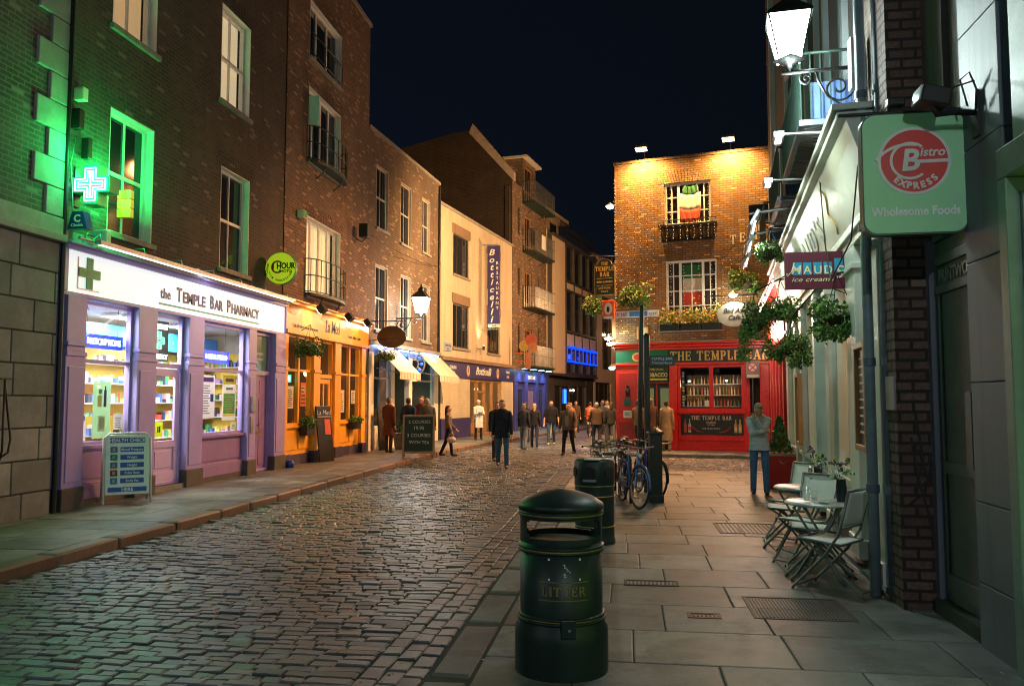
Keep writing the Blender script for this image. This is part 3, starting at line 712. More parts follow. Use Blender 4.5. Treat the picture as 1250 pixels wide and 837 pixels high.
def shelving(label, x0, x1, y, z0, z1, rows_, parent_pos, rz, seed, back=m_yel, pal=None, cat='shelving', bottles=False):
    t = thing('shelf_unit', label, cat, parent_pos, rz); r = random.Random(seed)
    MB().box(x0, y, z0, x1, y + .03, z1).build('back_panel', back, t); s = MB(); g = MB()
    for i in range(rows_):
        z = z0 + (z1 - z0) * (i + .15) / rows_; s.box(x0, y - .26, z - .02, x1, y, z); x = x0 + .04
        while x < x1 - .12:
            w = r.uniform(.03, .10); h = r.uniform(.06, .55 * (z1 - z0) / rows_); g.tone = r.choice(pal or [(.85, .85, .85), (.8, .1, .08), (.1, .2, .6), (.85, .75, .2), (.1, .5, .2), (.9, .5, .5), (.05, .05, .07), (.5, .3, .6), (.9, .9, .8)])
            if bottles:
                w = r.uniform(.05, .08); h = r.uniform(.2, .3); g.lathe([(w * .4, 0), (w * .4, h * .6), (w * .14, h * .78), (w * .14, h)], 8, (x + w / 2, y - .15, z))
            elif r.random() < .3: g.cyl((x + w / 2, y - .15, z), (x + w / 2, y - .15, z + h), w * .4, n=8)
            else: g.box(x, y - .22, z, x + w - .01, y - .06, z + h)
            x += w + (r.uniform(.02, .07) if bottles else r.uniform(.0, .14) if r.random() < .3 else .01)
    s.build('shelves', m_white, t); tag(g.build('goods', m_goods, t), kind='stuff'); return t
shelving('long yellow shelf wall full of toiletries along the back of the pharmacy', 0, 5.7, 0, 0, 2.2, 6, (-8.2 - 1.75, 10.8 + 1.85, .5), 90, 1)
shelving('yellow end wall shelves of packets behind the right pharmacy window', 0, 1.7, 0, 0, 2.3, 6, (-8.2 - 1.85, 10.8 + 7.5, .5), 0, 3)
shelving('low yellow shelf stand of bottles just behind the left pharmacy window', 0, .9, 0, 0, 1.1, 3, (-8.2 - .55, 10.8 + 1.15, .35), 60, 4)
t = thing('shop_counter', 'yellow and blue shop counter low behind the left pharmacy window', 'counter', (-8.2 - .75, 10.8 + 1.75, .19), 90)
MB().box(0, 0, 0, 1.1, .5, .85).build('front_panel', m_yel, t); MB().box(-.03, -.03, .85, 1.13, .53, .9).build('top', paint('blue_laminate', (.03, .15, .5), .3), t)
for i, (x0, x1, lab) in enumerate([(1.9, 4.0, 'plain blue header board above the shelves in the left pharmacy window'), (4.8, 7.2, 'plain blue header board above the shelves in the right pharmacy window')]):
    tag(MB().box(x0, 1.3, 2.72, x1, 1.33, 3.1).build('header_board', paint('sky_blue_board', (.03, .28, .72), .4, 0, .05, 1, 0, 0), None, (-8.2, 10.8, 0), (0, 0, R(90))), lab, 'board', 'blue header boards')
for i in range(3):
    cl = thing('ceiling_light', ['white ceiling light panel behind the left pharmacy window', 'white ceiling light panel inside the pharmacy door', 'white ceiling light panel behind the right pharmacy window'][i], 'ceiling light', (-8.2 - .8, 10.8 + (1.1, 2.9, 4.9)[i], 3.18), 90, 'pharmacy ceiling lights')
    MB().frame(-.5, -.0, .5, .0, .0, 0, 0); MB().box(-.52, -.17, 0, .52, .17, .04).build('housing', m_white, cl); MB().box(-.48, -.14, -.012, .48, .14, -.002).build('diffuser', emit('tube_white_bright', (.95, 1, .97), 9), cl)
    light('AREA', 'shop_light', (-8.2 - .8, 10.8 + (1.1, 2.9, 4.9)[i], 3.14), 62, (.97, 1, .95), 1.0, (0, 0, 0), size_y=.4)
    light('AREA', 'shop_light_back', (-8.2 - .4, 10.8 + (1.1, 2.9, 4.9)[i], 2.9), 16, (.97, 1, .95), .5, aim=(-10.2, 10.8 + (1.1, 2.9, 4.9)[i], 1.4))

def flat_on(name, label, cat, ox, oy, rz, x0, z0, x1, z1, y, base, draws, group=None, th=.003, mat=None):
    """a sheet (poster, notice, screen) with its print; draws: list of ('r',x0,z0,x1,z1,colour) in 0..1 of the sheet"""
    t = thing(name, label, cat, (ox, oy, 0), rz, group); m = MB(); m.tone = base; m.box(x0, y - th, z0, x1, y, z1); m.build('sheet', mat or m_print, t)
    w, h = x1 - x0, z1 - z0; g = MB()
    for i, d in enumerate(draws):
        g.tone = d[5]; g.box(x0 + d[1] * w, y - th - .0015 - .0003 * i, z0 + d[2] * h, x0 + d[3] * w, y - th - .0005, z0 + d[4] * h)
    if draws: g.build('print', mat or m_print, t)
    return t
PO = (-8.2, 10.8)
r_ = random.Random(4)
lines = lambda a, b, c, x0=.15, x1=.85: [('r', x0 + r_.uniform(0, .1), a + (b - a) * k / c, x1 - r_.uniform(0, .15), a + (b - a) * k / c + .35 * (b - a) / c, (.12, .12, .15)) for k in range(c)]
flat_on('poster', 'tall pale green poster with a blue bottle in the left pharmacy window', 'poster', *PO, 90, .98, 1.1, 1.42, 2.0, .06, (.55, .78, .6), [('r', .6, .55, .75, .85, (.03, .12, .4)), ('r', .64, .85, .71, .92, (.03, .1, .3)), ('r', .25, .55, .48, .75, (.75, .62, .3)), ('r', .3, .78, .5, .86, (.2, .5, .3)), ('r', .3, .12, .7, .4, (.7, .88, .72)), ('r', .36, .16, .64, .36, (.55, .78, .6))], 'posters')
flat_on('poster', 'small white leaflet with a red drawing at the left of the pharmacy window', 'poster', *PO, 90, .58, 1.08, .82, 1.5, .055, (.8, .8, .82), [('r', .3, .3, .6, .6, (.6, .12, .1)), ('r', .1, .75, .9, .9, (.3, .3, .5)), ('r', .45, .5, .75, .75, (.3, .4, .7))])
flat_on('poster', 'white notice with maroon band at the right of the left pharmacy window', 'poster', *PO, 90, 1.5, 1.08, 1.74, 1.48, .055, (.78, .78, .8), [('r', 0, .2, 1, .36, (.3, .04, .12))] + lines(.45, .9, 6))
flat_on('poster', 'white text poster with purple heading in the right pharmacy window', 'poster', *PO, 90, 4.15, 1.35, 4.78, 2.2, .055, (.84, .84, .86), [('r', .1, .84, .9, .95, (.18, .08, .45)), ('r', .72, .38, .92, .56, (.05, .1, .45))] + lines(.1, .8, 12, .1, .7), 'posters')
flat_on('poster', 'green and yellow printed poster in the right pharmacy window', 'poster', *PO, 90, 5.1, 1.28, 5.68, 2.22, .055, (.86, .88, .82), [('r', .0, .8, 1, 1, (.8, .78, .15)), ('r', .08, .15, .92, .6, (.2, .62, .2)), ('r', .08, .1, .92, .14, (.85, .8, .1))] + [(a, b, c, d, e, (.75, .85, .7)) for a, b, c, d, e, f in lines(.2, .56, 7, .16, .84)] + [('r', .2, .86, .8, .93, (.2, .2, .1)), ('r', .25, .68, .75, .73, (.3, .3, .3))], 'posters')
flat_on('sticker', 'yellow square sticker low on the glass of the pharmacy door', 'sticker', *PO, 90, 2.62, 1.05, 2.86, 1.32, .012, (.75, .85, .1), [('r', .3, .3, .45, .7, (.05, .1, .05)), ('r', .5, .3, .7, .7, (.05, .1, .05))])
flat_on('sticker', 'small pale notice at the lower right of the right pharmacy window', 'sticker', *PO, 90, 5.5, 1.09, 5.7, 1.24, .055, (.7, .8, .55), lines(.2, .8, 3))
neon_w = emit('neon_white', (.75, .9, 1), 2.6); neon_b = paint('blue_sign_face', (.01, .05, .6), .3); neon_bb = emit('blue_lightbox', (.005, .05, .9), .9); neon_g = emit('neon_green', (.1, 1, .35), 5)
def neonsign(label, txt, x0, x1, z0, z1, y, size):
    t = thing('neon_sign', label, 'neon sign', (*PO, 0), 90); MB().box(x0, y, z0, x1, y + .06, z1).build('light_box', neon_bb, t)
    MB().text(txt, size * .85, (x0 + x1) / 2, z0 + (z1 - z0) / 2 - size * .3, y - .002, .01, bold=.001, sx=.86).build('lettering', neon_w, t)
    c = MB();
    for x in (x0 + .1, x1 - .1): c.cyl((x, y + .03, z1), (x, y + .03, 3.2), .004, n=6)
    c.build('hanging_wire', m_black, t); return t
neonsign('blue neon sign reading PRESCRIPTIONS in the left pharmacy window', 'PRESCRIPTIONS', .76, 1.74, 2.52, 2.74, .09, .165)
neonsign('blue neon sign reading 1 HOUR PHOTO in the right pharmacy window', '1 HOUR PHOTO', 4.35, 5.4, 2.46, 2.7, .09, .165)
t = thing('neon_sign', 'green cross neon sign with LATENIGHT PHARMACY over the shop door', 'neon sign', (*PO, 0), 90)
MB().box(2.5, .1, 2.4, 3.12, .14, 3.12).build('backing_board', paint('dark_green_board', (.005, .08, .05), .4), t)
for txt, z in (('LATENIGHT', 2.98), ('PHARMACY', 2.44)): MB().text(txt, .12, 2.81, z, .098, .01, bold=.004, sx=.85).build('lettering', neon_w, t)
def crosspts(cx, cz, a, b): return [(cx - b, cz - a), (cx + b, cz - a), (cx + b, cz - b), (cx + a, cz - b), (cx + a, cz + b), (cx + b, cz + b), (cx + b, cz + a), (cx - b, cz + a), (cx - b, cz + b), (cx - a, cz + b), (cx - a, cz - b), (cx - b, cz - b)]
def loop(mb, pts, y, r):
    for i in range(len(pts)):
        a, b = pts[i], pts[(i + 1) % len(pts)]; mb.cyl((a[0], y, a[1]), (b[0], y, b[1]), r, n=6)
m = MB(); loop(m, crosspts(2.81, 2.77, .15, .055), .09, .008); loop(m, crosspts(2.81, 2.77, .11, .02), .09, .006); m.build('neon_cross', neon_g, t)

# projecting pharmacy cross: a box cross with neon, mounted square to the wall
t = thing('pharmacy_cross', 'projecting green and white neon pharmacy cross above the fascia', 'illuminated sign', (-7.88, 11.13, 4.9), 0)
outer = crosspts(0, 0, .30, .115)
MB().prism(outer, -.12, .12).build('cross_body', paint('cross_green_body', (.03, .45, .16), .4, 0, .05, 1, 0, 0), t)
for sgn in (-1, 1):
    m = MB(); y = sgn * .135
    loop(m, crosspts(0, 0, .245, .085), y, .009); m.build('neon_outline', emit('neon_cyan', (.3, .85, 1), 4), t)
    m = MB(); loop(m, crosspts(0, 0, .2, .045), y, .007); m.build('neon_outline', neon_w, t)
    m = MB(); m.cyl((-.17, y, 0), (.17, y, 0), .009, n=6); m.cyl((0, y, -.17), (0, y, .2), .012, n=6); m.build('neon_tube', neon_w, t)
    m = MB(); m.prism(crosspts(0, 0, .28, .105), min(y * .92, y * .9), max(y * .92, y * .9)); m.build('glowing_face', emit('green_face', (.02, .45, .18), .5), t)
MB().rows((-.32, -.03, -.02, -.28, .03, .02), (-.33, -.06, -.3, -.3, .06, .3)).build('wall_bracket', m_black, t)
light('POINT', 'cross_light', (-7.6, 10.75, 4.95), 14, (.03, 1, .25), .2)
light('POINT', 'cross_light_left', (-7.75, 10.75, 5.3), 34, (.01, 1, .16), .2)
light('POINT', 'cross_light_wall', (-7.8, 11.55, 5.1), 120, (.01, 1, .16), .15)
# copper-coloured sign box behind the cross
t = thing('sign_box', 'orange lit patchwork sign box just behind the green neon cross', 'sign', (-8.02, 12.0, 4.85), 0)
m = MB(); rb = random.Random(9)
for i in range(3):
    for j in range(3): m.tone = (rb.uniform(.5, .9), rb.uniform(.12, .3), rb.uniform(.01, .05)); m.box(-.1 + i * .13, -.06, -.3 + j * .2, .02 + i * .13, .06, -.12 + j * .2)
m.build('panel', colours('copper_panel', .35, .2), t); t.scale = (.6, .8, .75); MB().rows((-.4, -.02, 0, -.1, .02, .03)).build('wall_bracket', m_black, t)
# boxes and wiring on the wall and ledge at the left end
def wbox(name, label, cat, x, y, z, sx, sy, sz, mat, extra=None):
    t = thing(name, label, cat, (x, y, z)); MB().box(-sx / 2, -sy / 2, 0, sx / 2, sy / 2, sz).build('housing', mat, t, bevel=.01); MB().box(-sx / 2 + .02, -sy / 2 - .006, .03, sx / 2 - .02, -sy / 2 + .001, sz - .03).build('lid', mat, t)
    if extra: extra(t)
    return t
t = thing('alarm_box', 'blue angular alarm box with white lettering on the ledge at the left of the pharmacy', 'alarm box', (-8.0, 10.98, 4.22))
m = MB(); m.prism([(-.16, 0), (.16, 0), (.09, .26), (-.09, .26)], -.08, .08); m.build('housing', paint('blue_plastic', (.01, .06, .25), .3), t, bevel=.008)
MB().text('C', .15, 0, .1, -.081, .004, bold=.006).text('Chubb', .06, 0, .03, -.081, .004, bold=.001, sx=1.2).build('lettering', m_white, t)
wbox('junction_box', 'grey junction box on the ledge right of the blue alarm box', 'box', -7.98, 11.45, 4.1, .24, .12, .2, paint('grey_plastic', (.45, .47, .45), .5))
wbox('junction_box', 'small black meter box on the brick between the quoins and the pharmacy cross', 'box', -8.12, 11.0, 5.75, .14, .12, .3, m_black)
wbox('louvred_vent', 'pale square vent high on the dark brick left of the pharmacy cross', 'vent', -8.12, 11.05, 6.2, .16, .12, .2, m_ivory)
wbox('junction_box', 'black box with yellow lights on the brick beside the quoins', 'box', -8.1, 11.2, 5.35, .12, .1, .32, m_black)
cb = MB(); cb.tube([(-8.1, 10.95, 4.0), (-8.08, 10.9, 4.6), (-8.12, 10.88, 5.2), (-8.1, 10.93, 5.6)], .01); cb.tube([(-8.05, 11.1, 4.05), (-8, 11.15, 4.2), (-8.02, 11.3, 4.12), (-7.95, 11.4, 4.25), (-7.98, 11.5, 4.1)], .008)
tag(cb.build('loose_cable', m_steel), 'tangle of pale cables on the ledge above the pharmacy sign', 'cable')
# small wall floodlight and box at the right side of C
# round sign
t = thing('round_sign', 'round yellow green sign reading 1 HOUR PHOTO between pharmacy and orange restaurant', 'hanging sign', (-7.83, 17.7, 4.71), 0)
yg = emit('yellow_green_sign', (.55, .62, .02), .3)
def disc(r, y0, y1, n=40, cz=0, cx=0, sx=1): return MB().prism([(cx + r * sx * math.cos(2 * math.pi * k / n), cz + r * math.sin(2 * math.pi * k / n)) for k in range(n)], y0, y1)
disc(.36, -.05, .05).build('disc', yg, t); disc(.375, -.04, .04).build('rim', grn, t)
m = MB(); m.text('1 HOUR', .19, .07, -.01, -.052, .006, bold=.008, sx=.8).text('PHOTO', .09, .12, -.1, -.052, .006, bold=.003); m.text('KODAK', .075, -.29, -.02, -.052, .006, bold=.002, rot=80)
for k, ch in enumerate('FILM PROCESSING'): 
    a = R(200 + k * 140 / 14); m.text(ch, .06, .3 * math.cos(a), .3 * math.sin(a), -.052, .006, rot=math.degrees(a) + 90, bold=.002)
m.build('lettering', m_black, t)
m = MB()
for k in range(20):
    a0, a1 = R(40 + 280 * k / 20), R(40 + 280 * (k + 1) / 20); m.prism([(-.07 + .15 * math.cos(a0), .03 + .15 * math.sin(a0)), (-.07 + .15 * math.cos(a1), .03 + .15 * math.sin(a1)), (-.07 + .11 * math.cos(a1), .03 + .11 * math.sin(a1)), (-.07 + .11 * math.cos(a0), .03 + .11 * math.sin(a0))], -.058, -.05)
m.build('red_ring', paint('sign_red', (.55, .03, .02), .4), t)
MB().rows((-.37, -.015, -.015, -.35, .015, .015), (-.38, -.05, -.2, -.36, .05, .2)).build('wall_bracket', m_black, t)

# C: brick building over the orange restaurant, local x = world Y - 18.63
Cb = thing('brown_brick_house', 'brown brick building with iron balconies above the orange restaurant front', 'building', (-8.2, 18.63, 0), 90)
CW = 6.47; CH = 13.85; co_ = [(1.42, 4.42, 3.95, 6.5), (1.42, 7.95, 3.85, 9.95), (1.42, 10.75, 3.82, 12.3)]
mb = MB(); facade(mb, 0, 3.95, CW, CH, co_, .22); shell(mb, 0, 0, CW, CH, 9); mb.build('brick_wall', b_warm, Cb)
MB().box(-.02, -.06, CH, CW + .05, 9, CH + .12).build('parapet', m_sill, Cb); MB().box(-.03, .0, 3.95, .03, .05, CH).build('wall_joint', m_grime, Cb)
for i, (a, b, c, d) in enumerate(co_):
    w = sash(Cb, a + .02, b, c - .02, d, .2, m_white, m_pane if i else m_glass, 4 if i < 2 else 3, 1, .07, False, m_sill, lit=lit2 if i == 0 else None, bt=.07)
    if i == 1:
        MB().rows((a + .1, -.25, 8.9, a + .14, .1, 9.7)).build('open_casement', m_white, w)
    MB().rows((a + .001, .001, b, a + .018, .13, d), (c - .018, .001, b, c - .001, .13, d), (a + .018, .001, d - .018, c - .018, .13, d - .001)).build('painted_reveal', m_white, w)
    ar = MB(); n_ = 26
    for q in range(n_):
        x = a - .1 + (c - a + .2) * q / (n_ - 1); lean = (x - (a + c) / 2) * .2; ar.prism([(x - .034, d + .01), (x + .034, d + .01), (x + .036 + lean, d + .33), (x - .036 + lean, d + .33)], -.007, 0)
    ar.build('brick_arch', b_warm, Cb)
m_iron = paint('green_black_iron', (.02, .045, .035), .5, .3, .3, 8)
def balcony(parent, x0, x1, z, h, proj, curved=True, lab=None, n=12, floor=m_iron, bars=True):
    cx, hw = (x0 + x1) / 2, (x1 - x0) / 2
    if curved: pts = [(cx + hw * math.cos(a), -proj * math.sin(a) ** .7 if math.sin(a) > 0 else 0) for a in [math.pi - math.pi * k / n for k in range(n + 1)]]
    else: pts = [(x0, 0), (x0, -proj), (x0 + hw * .66, -proj), (x0 + hw * 1.33, -proj), (x1, -proj), (x1, 0)]
    f = MB(); f.plate([(p[0], p[1]) for p in pts], z - .1, z - .03); b = f.build('balcony', floor, parent)
    if lab: b['label'] = lab
    r = MB()
    for zz in ([z, z + h * .5, z + h]): r.tube([(p[0], p[1], zz) for p in pts], .014, 6)
    for i, p in enumerate(pts):
        if bars: r.cyl((p[0], p[1], z), (p[0], p[1], z + h), .011, n=6)
    r.build('railing', m_iron, b)
    u = MB()
    for x in (cx - hw * .5, cx + hw * .5): u.tube([(x, 0, z - .4), (x, -proj * .5, z - .25), (x, -proj * .7, z - .1)], .018, 6)
    u.build('support', m_iron, b); return b
balcony(Cb, 1.35, 3.95, 4.5, .85, .38, True, 'round fronted iron balcony'); balcony(Cb, 1.35, 3.95, 8.0, .85, .38, True, 'curved iron balcony')
r = MB(); r.tube([(1.45, -.06, 11.4), (3.8, -.06, 11.4)], .02, 6); r.tube([(1.45, -.06, 10.85), (3.8, -.06, 10.85)], .02, 6)
for k in range(6): r.cyl((1.5 + k * .45, -.06, 10.85), (1.5 + k * .45, -.06, 11.4), .01, n=6)
r.build('window_guard', m_iron, Cb)
# restaurant front
for a, b in ((.02, .2), (1.85, 2.3), (3.42, 3.9), (5.75, 6.1)):
    MB().rows((a, -.1, .42, b, .12, 3.32)).build('pilaster', m_orange, Cb, bevel=.008); MB().rows((a - .02, -.13, 2.42, b + .02, .1, 2.5), (a - .02, -.13, .1, b + .02, .1, .42)).build('capital', m_orange, Cb, bevel=.008)
    MB().rows((a - .03, -.15, 0, b + .03, .12, .4)).build('plinth_block', paint('purple_plinth', (.05, .035, .07), .5), Cb)
MB().rows((6.1, -.04, 0, CW, .12, 3.4)).build('end_pier', b_warm, Cb)
f = MB(); f.rows((0, -.16, 3.32, 6.3, .1, 3.42), (0, -.24, 4.02, 6.3, .1, 4.1), (0, -.3, 4.1, 6.3, .1, 4.14)); f.build('fascia_frame', m_orange, Cb, bevel=.01)
fs = MB(); fs.prism([(0, 3.42), (6.3, 3.42), (6.3, 4.02), (0, 4.02)], -.12, .1); fs = fs.build('fascia_sign', m_orange, Cb)
MB().text('La Med', .48, 3.1, 3.55, -.121, .01, shear=.25, sx=.78, bold=.004).build('lettering', navy, fs)
MB().text('Cafe Mediterranean Restaurant', .13, .35, 3.5, -.121, .006, 'LEFT', shear=.3).text('French, Italian Cuisine', .13, 4.35, 3.52, -.121, .006, 'LEFT', shear=.3).build('lettering', navy, fs)
def ofront(x0, x1, lab=None):
    m = MB(); m.frame(x0, 1.08, x1, 3.32, .06, -.02, .06); xm = (x0 + x1) / 2; m.box(xm - .05, -.03, 1.14, xm + .05, .06, 3.26); m.rows((x0 + .06, -.015, 2.42, xm - .05, .05, 2.48), (xm + .05, -.015, 2.42, x1 - .06, .05, 2.48))
    w = m.build('shop_window', m_orange, Cb, bevel=.004); MB().quad((x0 + .06, .02, 1.14), (x1 - .06, .02, 1.14), (x1 - .06, .02, 3.26), (x0 + .06, .02, 3.26)).build('pane', m_glass, w)
    s = MB(); s.rows((x0, 0, .36, x1, .08, 1.05), (x0, -.07, 1.02, x1, .06, 1.08), (x0 + .1, -.025, .48, xm - .06, 0, .92), (xm + .06, -.025, .48, x1 - .1, 0, .92)); s.build('stall_riser', m_orange, Cb, bevel=.006); MB().box(x0, -.03, 0, x1, .1, .36).build('base_course', MATS['purple_plinth'], Cb)
ofront(.2, 1.85); ofront(3.9, 5.75)
m = MB(); m.frame(2.3, .1, 3.42, 3.32, .06, -.02, .08); m.box(2.36, -.03, 2.3, 3.36, .08, 2.4); d = m.build('door_frame', m_orange, Cb)
MB().quad((2.36, .03, 2.4), (3.36, .03, 2.4), (3.36, .03, 3.26), (2.36, .03, 3.26)).build('transom_pane', m_glass, d)
halfdoor(Cb, 2.38, 3.34, .12, 2.28, .06, m_orange, 1.0, 2, lab='orange door with two tall panes'); MB().box(2.3, -.1, 0, 3.42, .1, .11).build('doorstep', m_sill, Cb)
m_wood = paint('dark_wood_room', (.13, .07, .035), .6, 0, .3, 2, 0)
room(Cb, .1, 6.1, .15, 5, .12, 3.4, m_wood)
t = thing('wall_mirror', 'large warm lit mirror on the back wall inside the orange restaurant', 'mirror', (-8.2 - 4.9, 18.63 + 2.5, 1.2), 90); MB().frame(0, 0, 1.6, 1.2, .07, -.05, 0).build('frame', m_wood, t); MB().box(.07, -.02, .07, 1.53, 0, 1.13).build('glass', paint('mirror', (.6, .5, .35), .12, .8), t)
for i, (dx, dy) in enumerate(((1.0, 1.2), (2.8, 2.2), (4.8, 1.3), (4.2, 3.2))):
    t = thing('pendant_lamp', ['warm pendant lamp nearest the left restaurant window', 'warm pendant lamp above the restaurant door', 'warm pendant lamp in the right restaurant window', 'warm pendant lamp deep in the orange restaurant'][i], 'lamp', (-8.2 - dy, 18.63 + dx, 2.5), 0, 'restaurant pendant lamps')
    MB().ell((0, 0, 0), .09).build('lamp_shade', emit('warm_lamp', (1, .62, .28), 7), t); MB().cyl((0, 0, .09), (0, 0, .88), .006, n=6).build('flex', m_black, t)
    light('POINT', 'pendant_light', (-8.2 - dy, 18.63 + dx, 2.3), 14, (1, .6, .28), .1)
for k in range(3):
    t = thing('dining_table', ['laid dining table behind the left restaurant window', 'dining table inside the restaurant door', 'laid dining table behind the right restaurant window'][k], 'table', (-8.2 - 1.1, 18.63 + (1.0, 2.9, 4.8)[k], .12), 0, 'restaurant tables')
    MB().box(-.4, -.4, .72, .4, .4, .76).build('tabletop', m_white, t); MB().cyl((0, 0, 0), (0, 0, .72), .05).build('leg', m_black, t)
    g = MB(); g.cyl((.1, .1, .76), (.1, .1, .9), .03); g.cyl((-.15, -.05, .76), (-.15, -.05, .98), .035); g.build('glasses', m_glass, t)
CO = (-8.2, 18.63)
mlines = lambda c: [('r', .12, .1 + .8 * k / c, .88 - r_.uniform(0, .3), .1 + .8 * k / c + .3 / c, (.15, .12, .1)) for k in range(c)]
flat_on('menu_sheet', 'white menu sheet low in the left orange window', 'menu', *CO, 90, .38, 1.5, .8, 2.05, .015, (.85, .8, .72), mlines(9), 'menus in the orange windows')
flat_on('menu_sheet', 'orange printed poster on the right side of the left orange window', 'menu', *CO, 90, 1.25, 1.55, 1.6, 2.15, .015, (.85, .3, .08), [('r', .2, .55, .8, .85, (.85, .75, .6))] + mlines(5), 'menus in the orange windows')
flat_on('menu_sheet', 'white menu sheet low in the right orange window', 'menu', *CO, 90, 4.0, 1.35, 4.5, 2.0, .015, (.88, .82, .74), mlines(9), 'menus in the orange windows')
flat_on('menu_sheet', 'small white notice on the far pane of the right orange window', 'menu', *CO, 90, 5.1, 1.6, 5.45, 2.0, .015, (.85, .8, .72), mlines(6), 'menus in the orange windows')
t = thing('neon_sign', 'small green lit open sign in the left orange window', 'neon sign', (*CO, 0), 90); MB().box(.3, .1, 2.15, .85, .14, 2.33).build('light_box', emit('green_box', (.05, .8, .3), 1.2), t); MB().text('OPEN', .15, .57, 2.19, .099, .008, bold=.004).build('lettering', neon_w, t)
def spotlamp(x, lab):
    t = thing('spot_lamp', lab, 'spot lamp', (CO[0], CO[1] + x, 4.1), 90, 'black spot lamps on the orange fascia')
    MB().tube([(-.45, -.15, -.02), (-.2, -.42, .02), (0, -.5, .0)], .012, 6).build('arm', MATS['ochre_orange_paint'], t)
    m = MB(); m.M = Matrix.Translation((0, -.52, -.08)) @ Matrix.Rotation(R(-35), 4, 'X'); m.box(-.14, -.09, -.1, .14, .09, .1); m.build('lamp_head', m_black, t, bevel=.015)
    m = MB(); m.M = Matrix.Translation((0, -.52, -.08)) @ Matrix.Rotation(R(-35), 4, 'X'); m.box(-.11, .0905, -.08, .11, .1, .08); m.build('lens', emit('halogen', (1, .78, .45), 14), t)
    light('SPOT', 'fascia_spot', (CO[0] + .42, CO[1] + x, 4.0), 17, (1, .72, .38), .06, spot=125, aim=(CO[0], CO[1] + x, 3.2)); return t
for x, lab in ((1.25, 'black spot lamp over the left end of the orange fascia'), (3.35, 'black spot lamp over the middle of the orange fascia'), (5.0, 'black spot lamp over the right end of the orange fascia')): spotlamp(x, lab)
t = thing('alarm_box', 'small cream alarm box on the brick left of the low balcony', 'alarm box', (-8.12, 19.55, 6.3)); MB().box(-.08, -.12, 0, .08, .12, .2).build('housing', m_ivory, t, bevel=.01); MB().box(.08, -.1, .02, .09, .1, .18).build('front_plate', grn, t)
t = thing('wall_floodlight', 'unlit black box floodlight high on the brown brick wall', 'floodlight', (-7.9, 23.9, 6.65), 0); MB().box(-.14, -.18, 0, .14, .18, .42).build('lamp_head', m_black, t, bevel=.02); MB().tube([(-.3, 0, .0), (-.1, 0, -.12), (.05, 0, 0)], .018).build('bracket', m_black, t)
tag(MB().tube([(-8.1, 24.0, 7.0), (-7.9, 25.3, 6.85), (-7.7, 27, 6.75), (-7.6, 29.5, 6.85), (-7.5, 32.4, 7.1)], .01, 5).build('wall_cable', m_black), 'thin black cable sagging across the brick fronts', 'cable')
# ------------------------------------------------------------------ D: brick house with the awnings
D0 = (-8.2, 25.1)
D = thing('sooty_brick_house', 'brown brick building with six white sash windows above two cream awnings', 'building', (*D0, 0), 85)
DW = 7.3; m_oldw = paint('aged_white_paint', (.42, .38, .32), .5, 0, .2, 3); dops = [(.65, 4.0, 1.75, 6.17), (2.97, 3.95, 4.05, 6.17), (5.25, 3.95, 6.2, 6.15), (.65, 7.4, 1.72, 9.5), (2.9, 7.3, 4.0, 9.5), (5.2, 7.4, 6.15, 9.5)]
mb = MB(); facade(mb, 0, 3.55, DW, 10.5, dops, .15); shell(mb, 0, 0, DW, 10.5, 8); mb.build('brick_wall', b_d, D)
MB().box(0, -.05, 10.5, DW + .05, 8, 10.62).build('parapet', m_sill, D)
for i, (a, b, c, d) in enumerate(dops):
    w = sash(D, a + .02, b, c - .02, d, .13, m_oldw, m_pane, 2, 2, .07, True, m_sill, dpt=.06)
    MB().rows((a + .001, .001, b, a + .03, .07, d), (c - .03, .001, b, c - .001, .07, d), (a + .03, .001, d - .03, c - .03, .07, d - .001)).build('painted_reveal', m_oldw, w)
MB().cyl((7.2, -.06, 0), (7.2, -.06, 10.4), .05).build('downpipe', m_black, D)
MB().rows((0, -.14, 3.5, DW, .2, 3.62)).build('ledge', m_sill, D, bevel=.01)
MB().box(.05, -.08, 3.25, 7.1, .1, 3.5).build('fascia_board', paint('blue_fascia', (.05, .1, .3), .4), D)
led = emit('blue_led', (.03, .2, 1.0), 7); ledw = emit('blue_white_led', (.35, .65, 1), 9)
m = MB(); m.rows((.3, -.13, 3.44, 2.0, -.1, 3.47), (2.5, -.13, 3.42, 4.6, -.1, 3.45), (4.9, -.13, 3.44, 7.0, -.1, 3.47)); m.build('led_strip', ledw, D)
for x in (1.2, 3.6, 5.9): light('POINT', 'led_light', (D0[0] + .25 + x * .087, D0[1] + x, 3.32), 9, (.05, .22, 1), .1)
m_shopw = paint('shop_cream_paint', (.62, .55, .42), .5, 0, .15, 2)
for a, b in ((.05, .45), (1.95, 2.3), (3.7, 4.05), (6.6, 7.1)): MB().rows((a, -.08, 0, b, .1, 3.25)).build('pilaster', m_shopw, D, bevel=.008)
for x0, x1 in ((.45, 1.95), (4.05, 6.6)):
    m = MB(); m.frame(x0, .8, x1, 3.25, .07, 0, .06); m.box(x0 + .07, 0, 2.4, x1 - .07, .05, 2.46); w = m.build('shop_window', m_shopw, D); MB().quad((x0 + .07, .03, .87), (x1 - .07, .03, .87), (x1 - .07, .03, 3.18), (x0 + .07, .03, 3.18)).build('pane', m_glass, w)
    MB().box(x0, -.02, 0, x1, .08, .8).build('stall_riser', m_shopw, D)
MB().box(2.3, .5, 0, 3.7, .55, 3.25).build('door', paint('dark_door', (.03, .02, .02), .4), D)
room(D, .1, 7.1, .12, 4, .11, 3.25, m_wood)
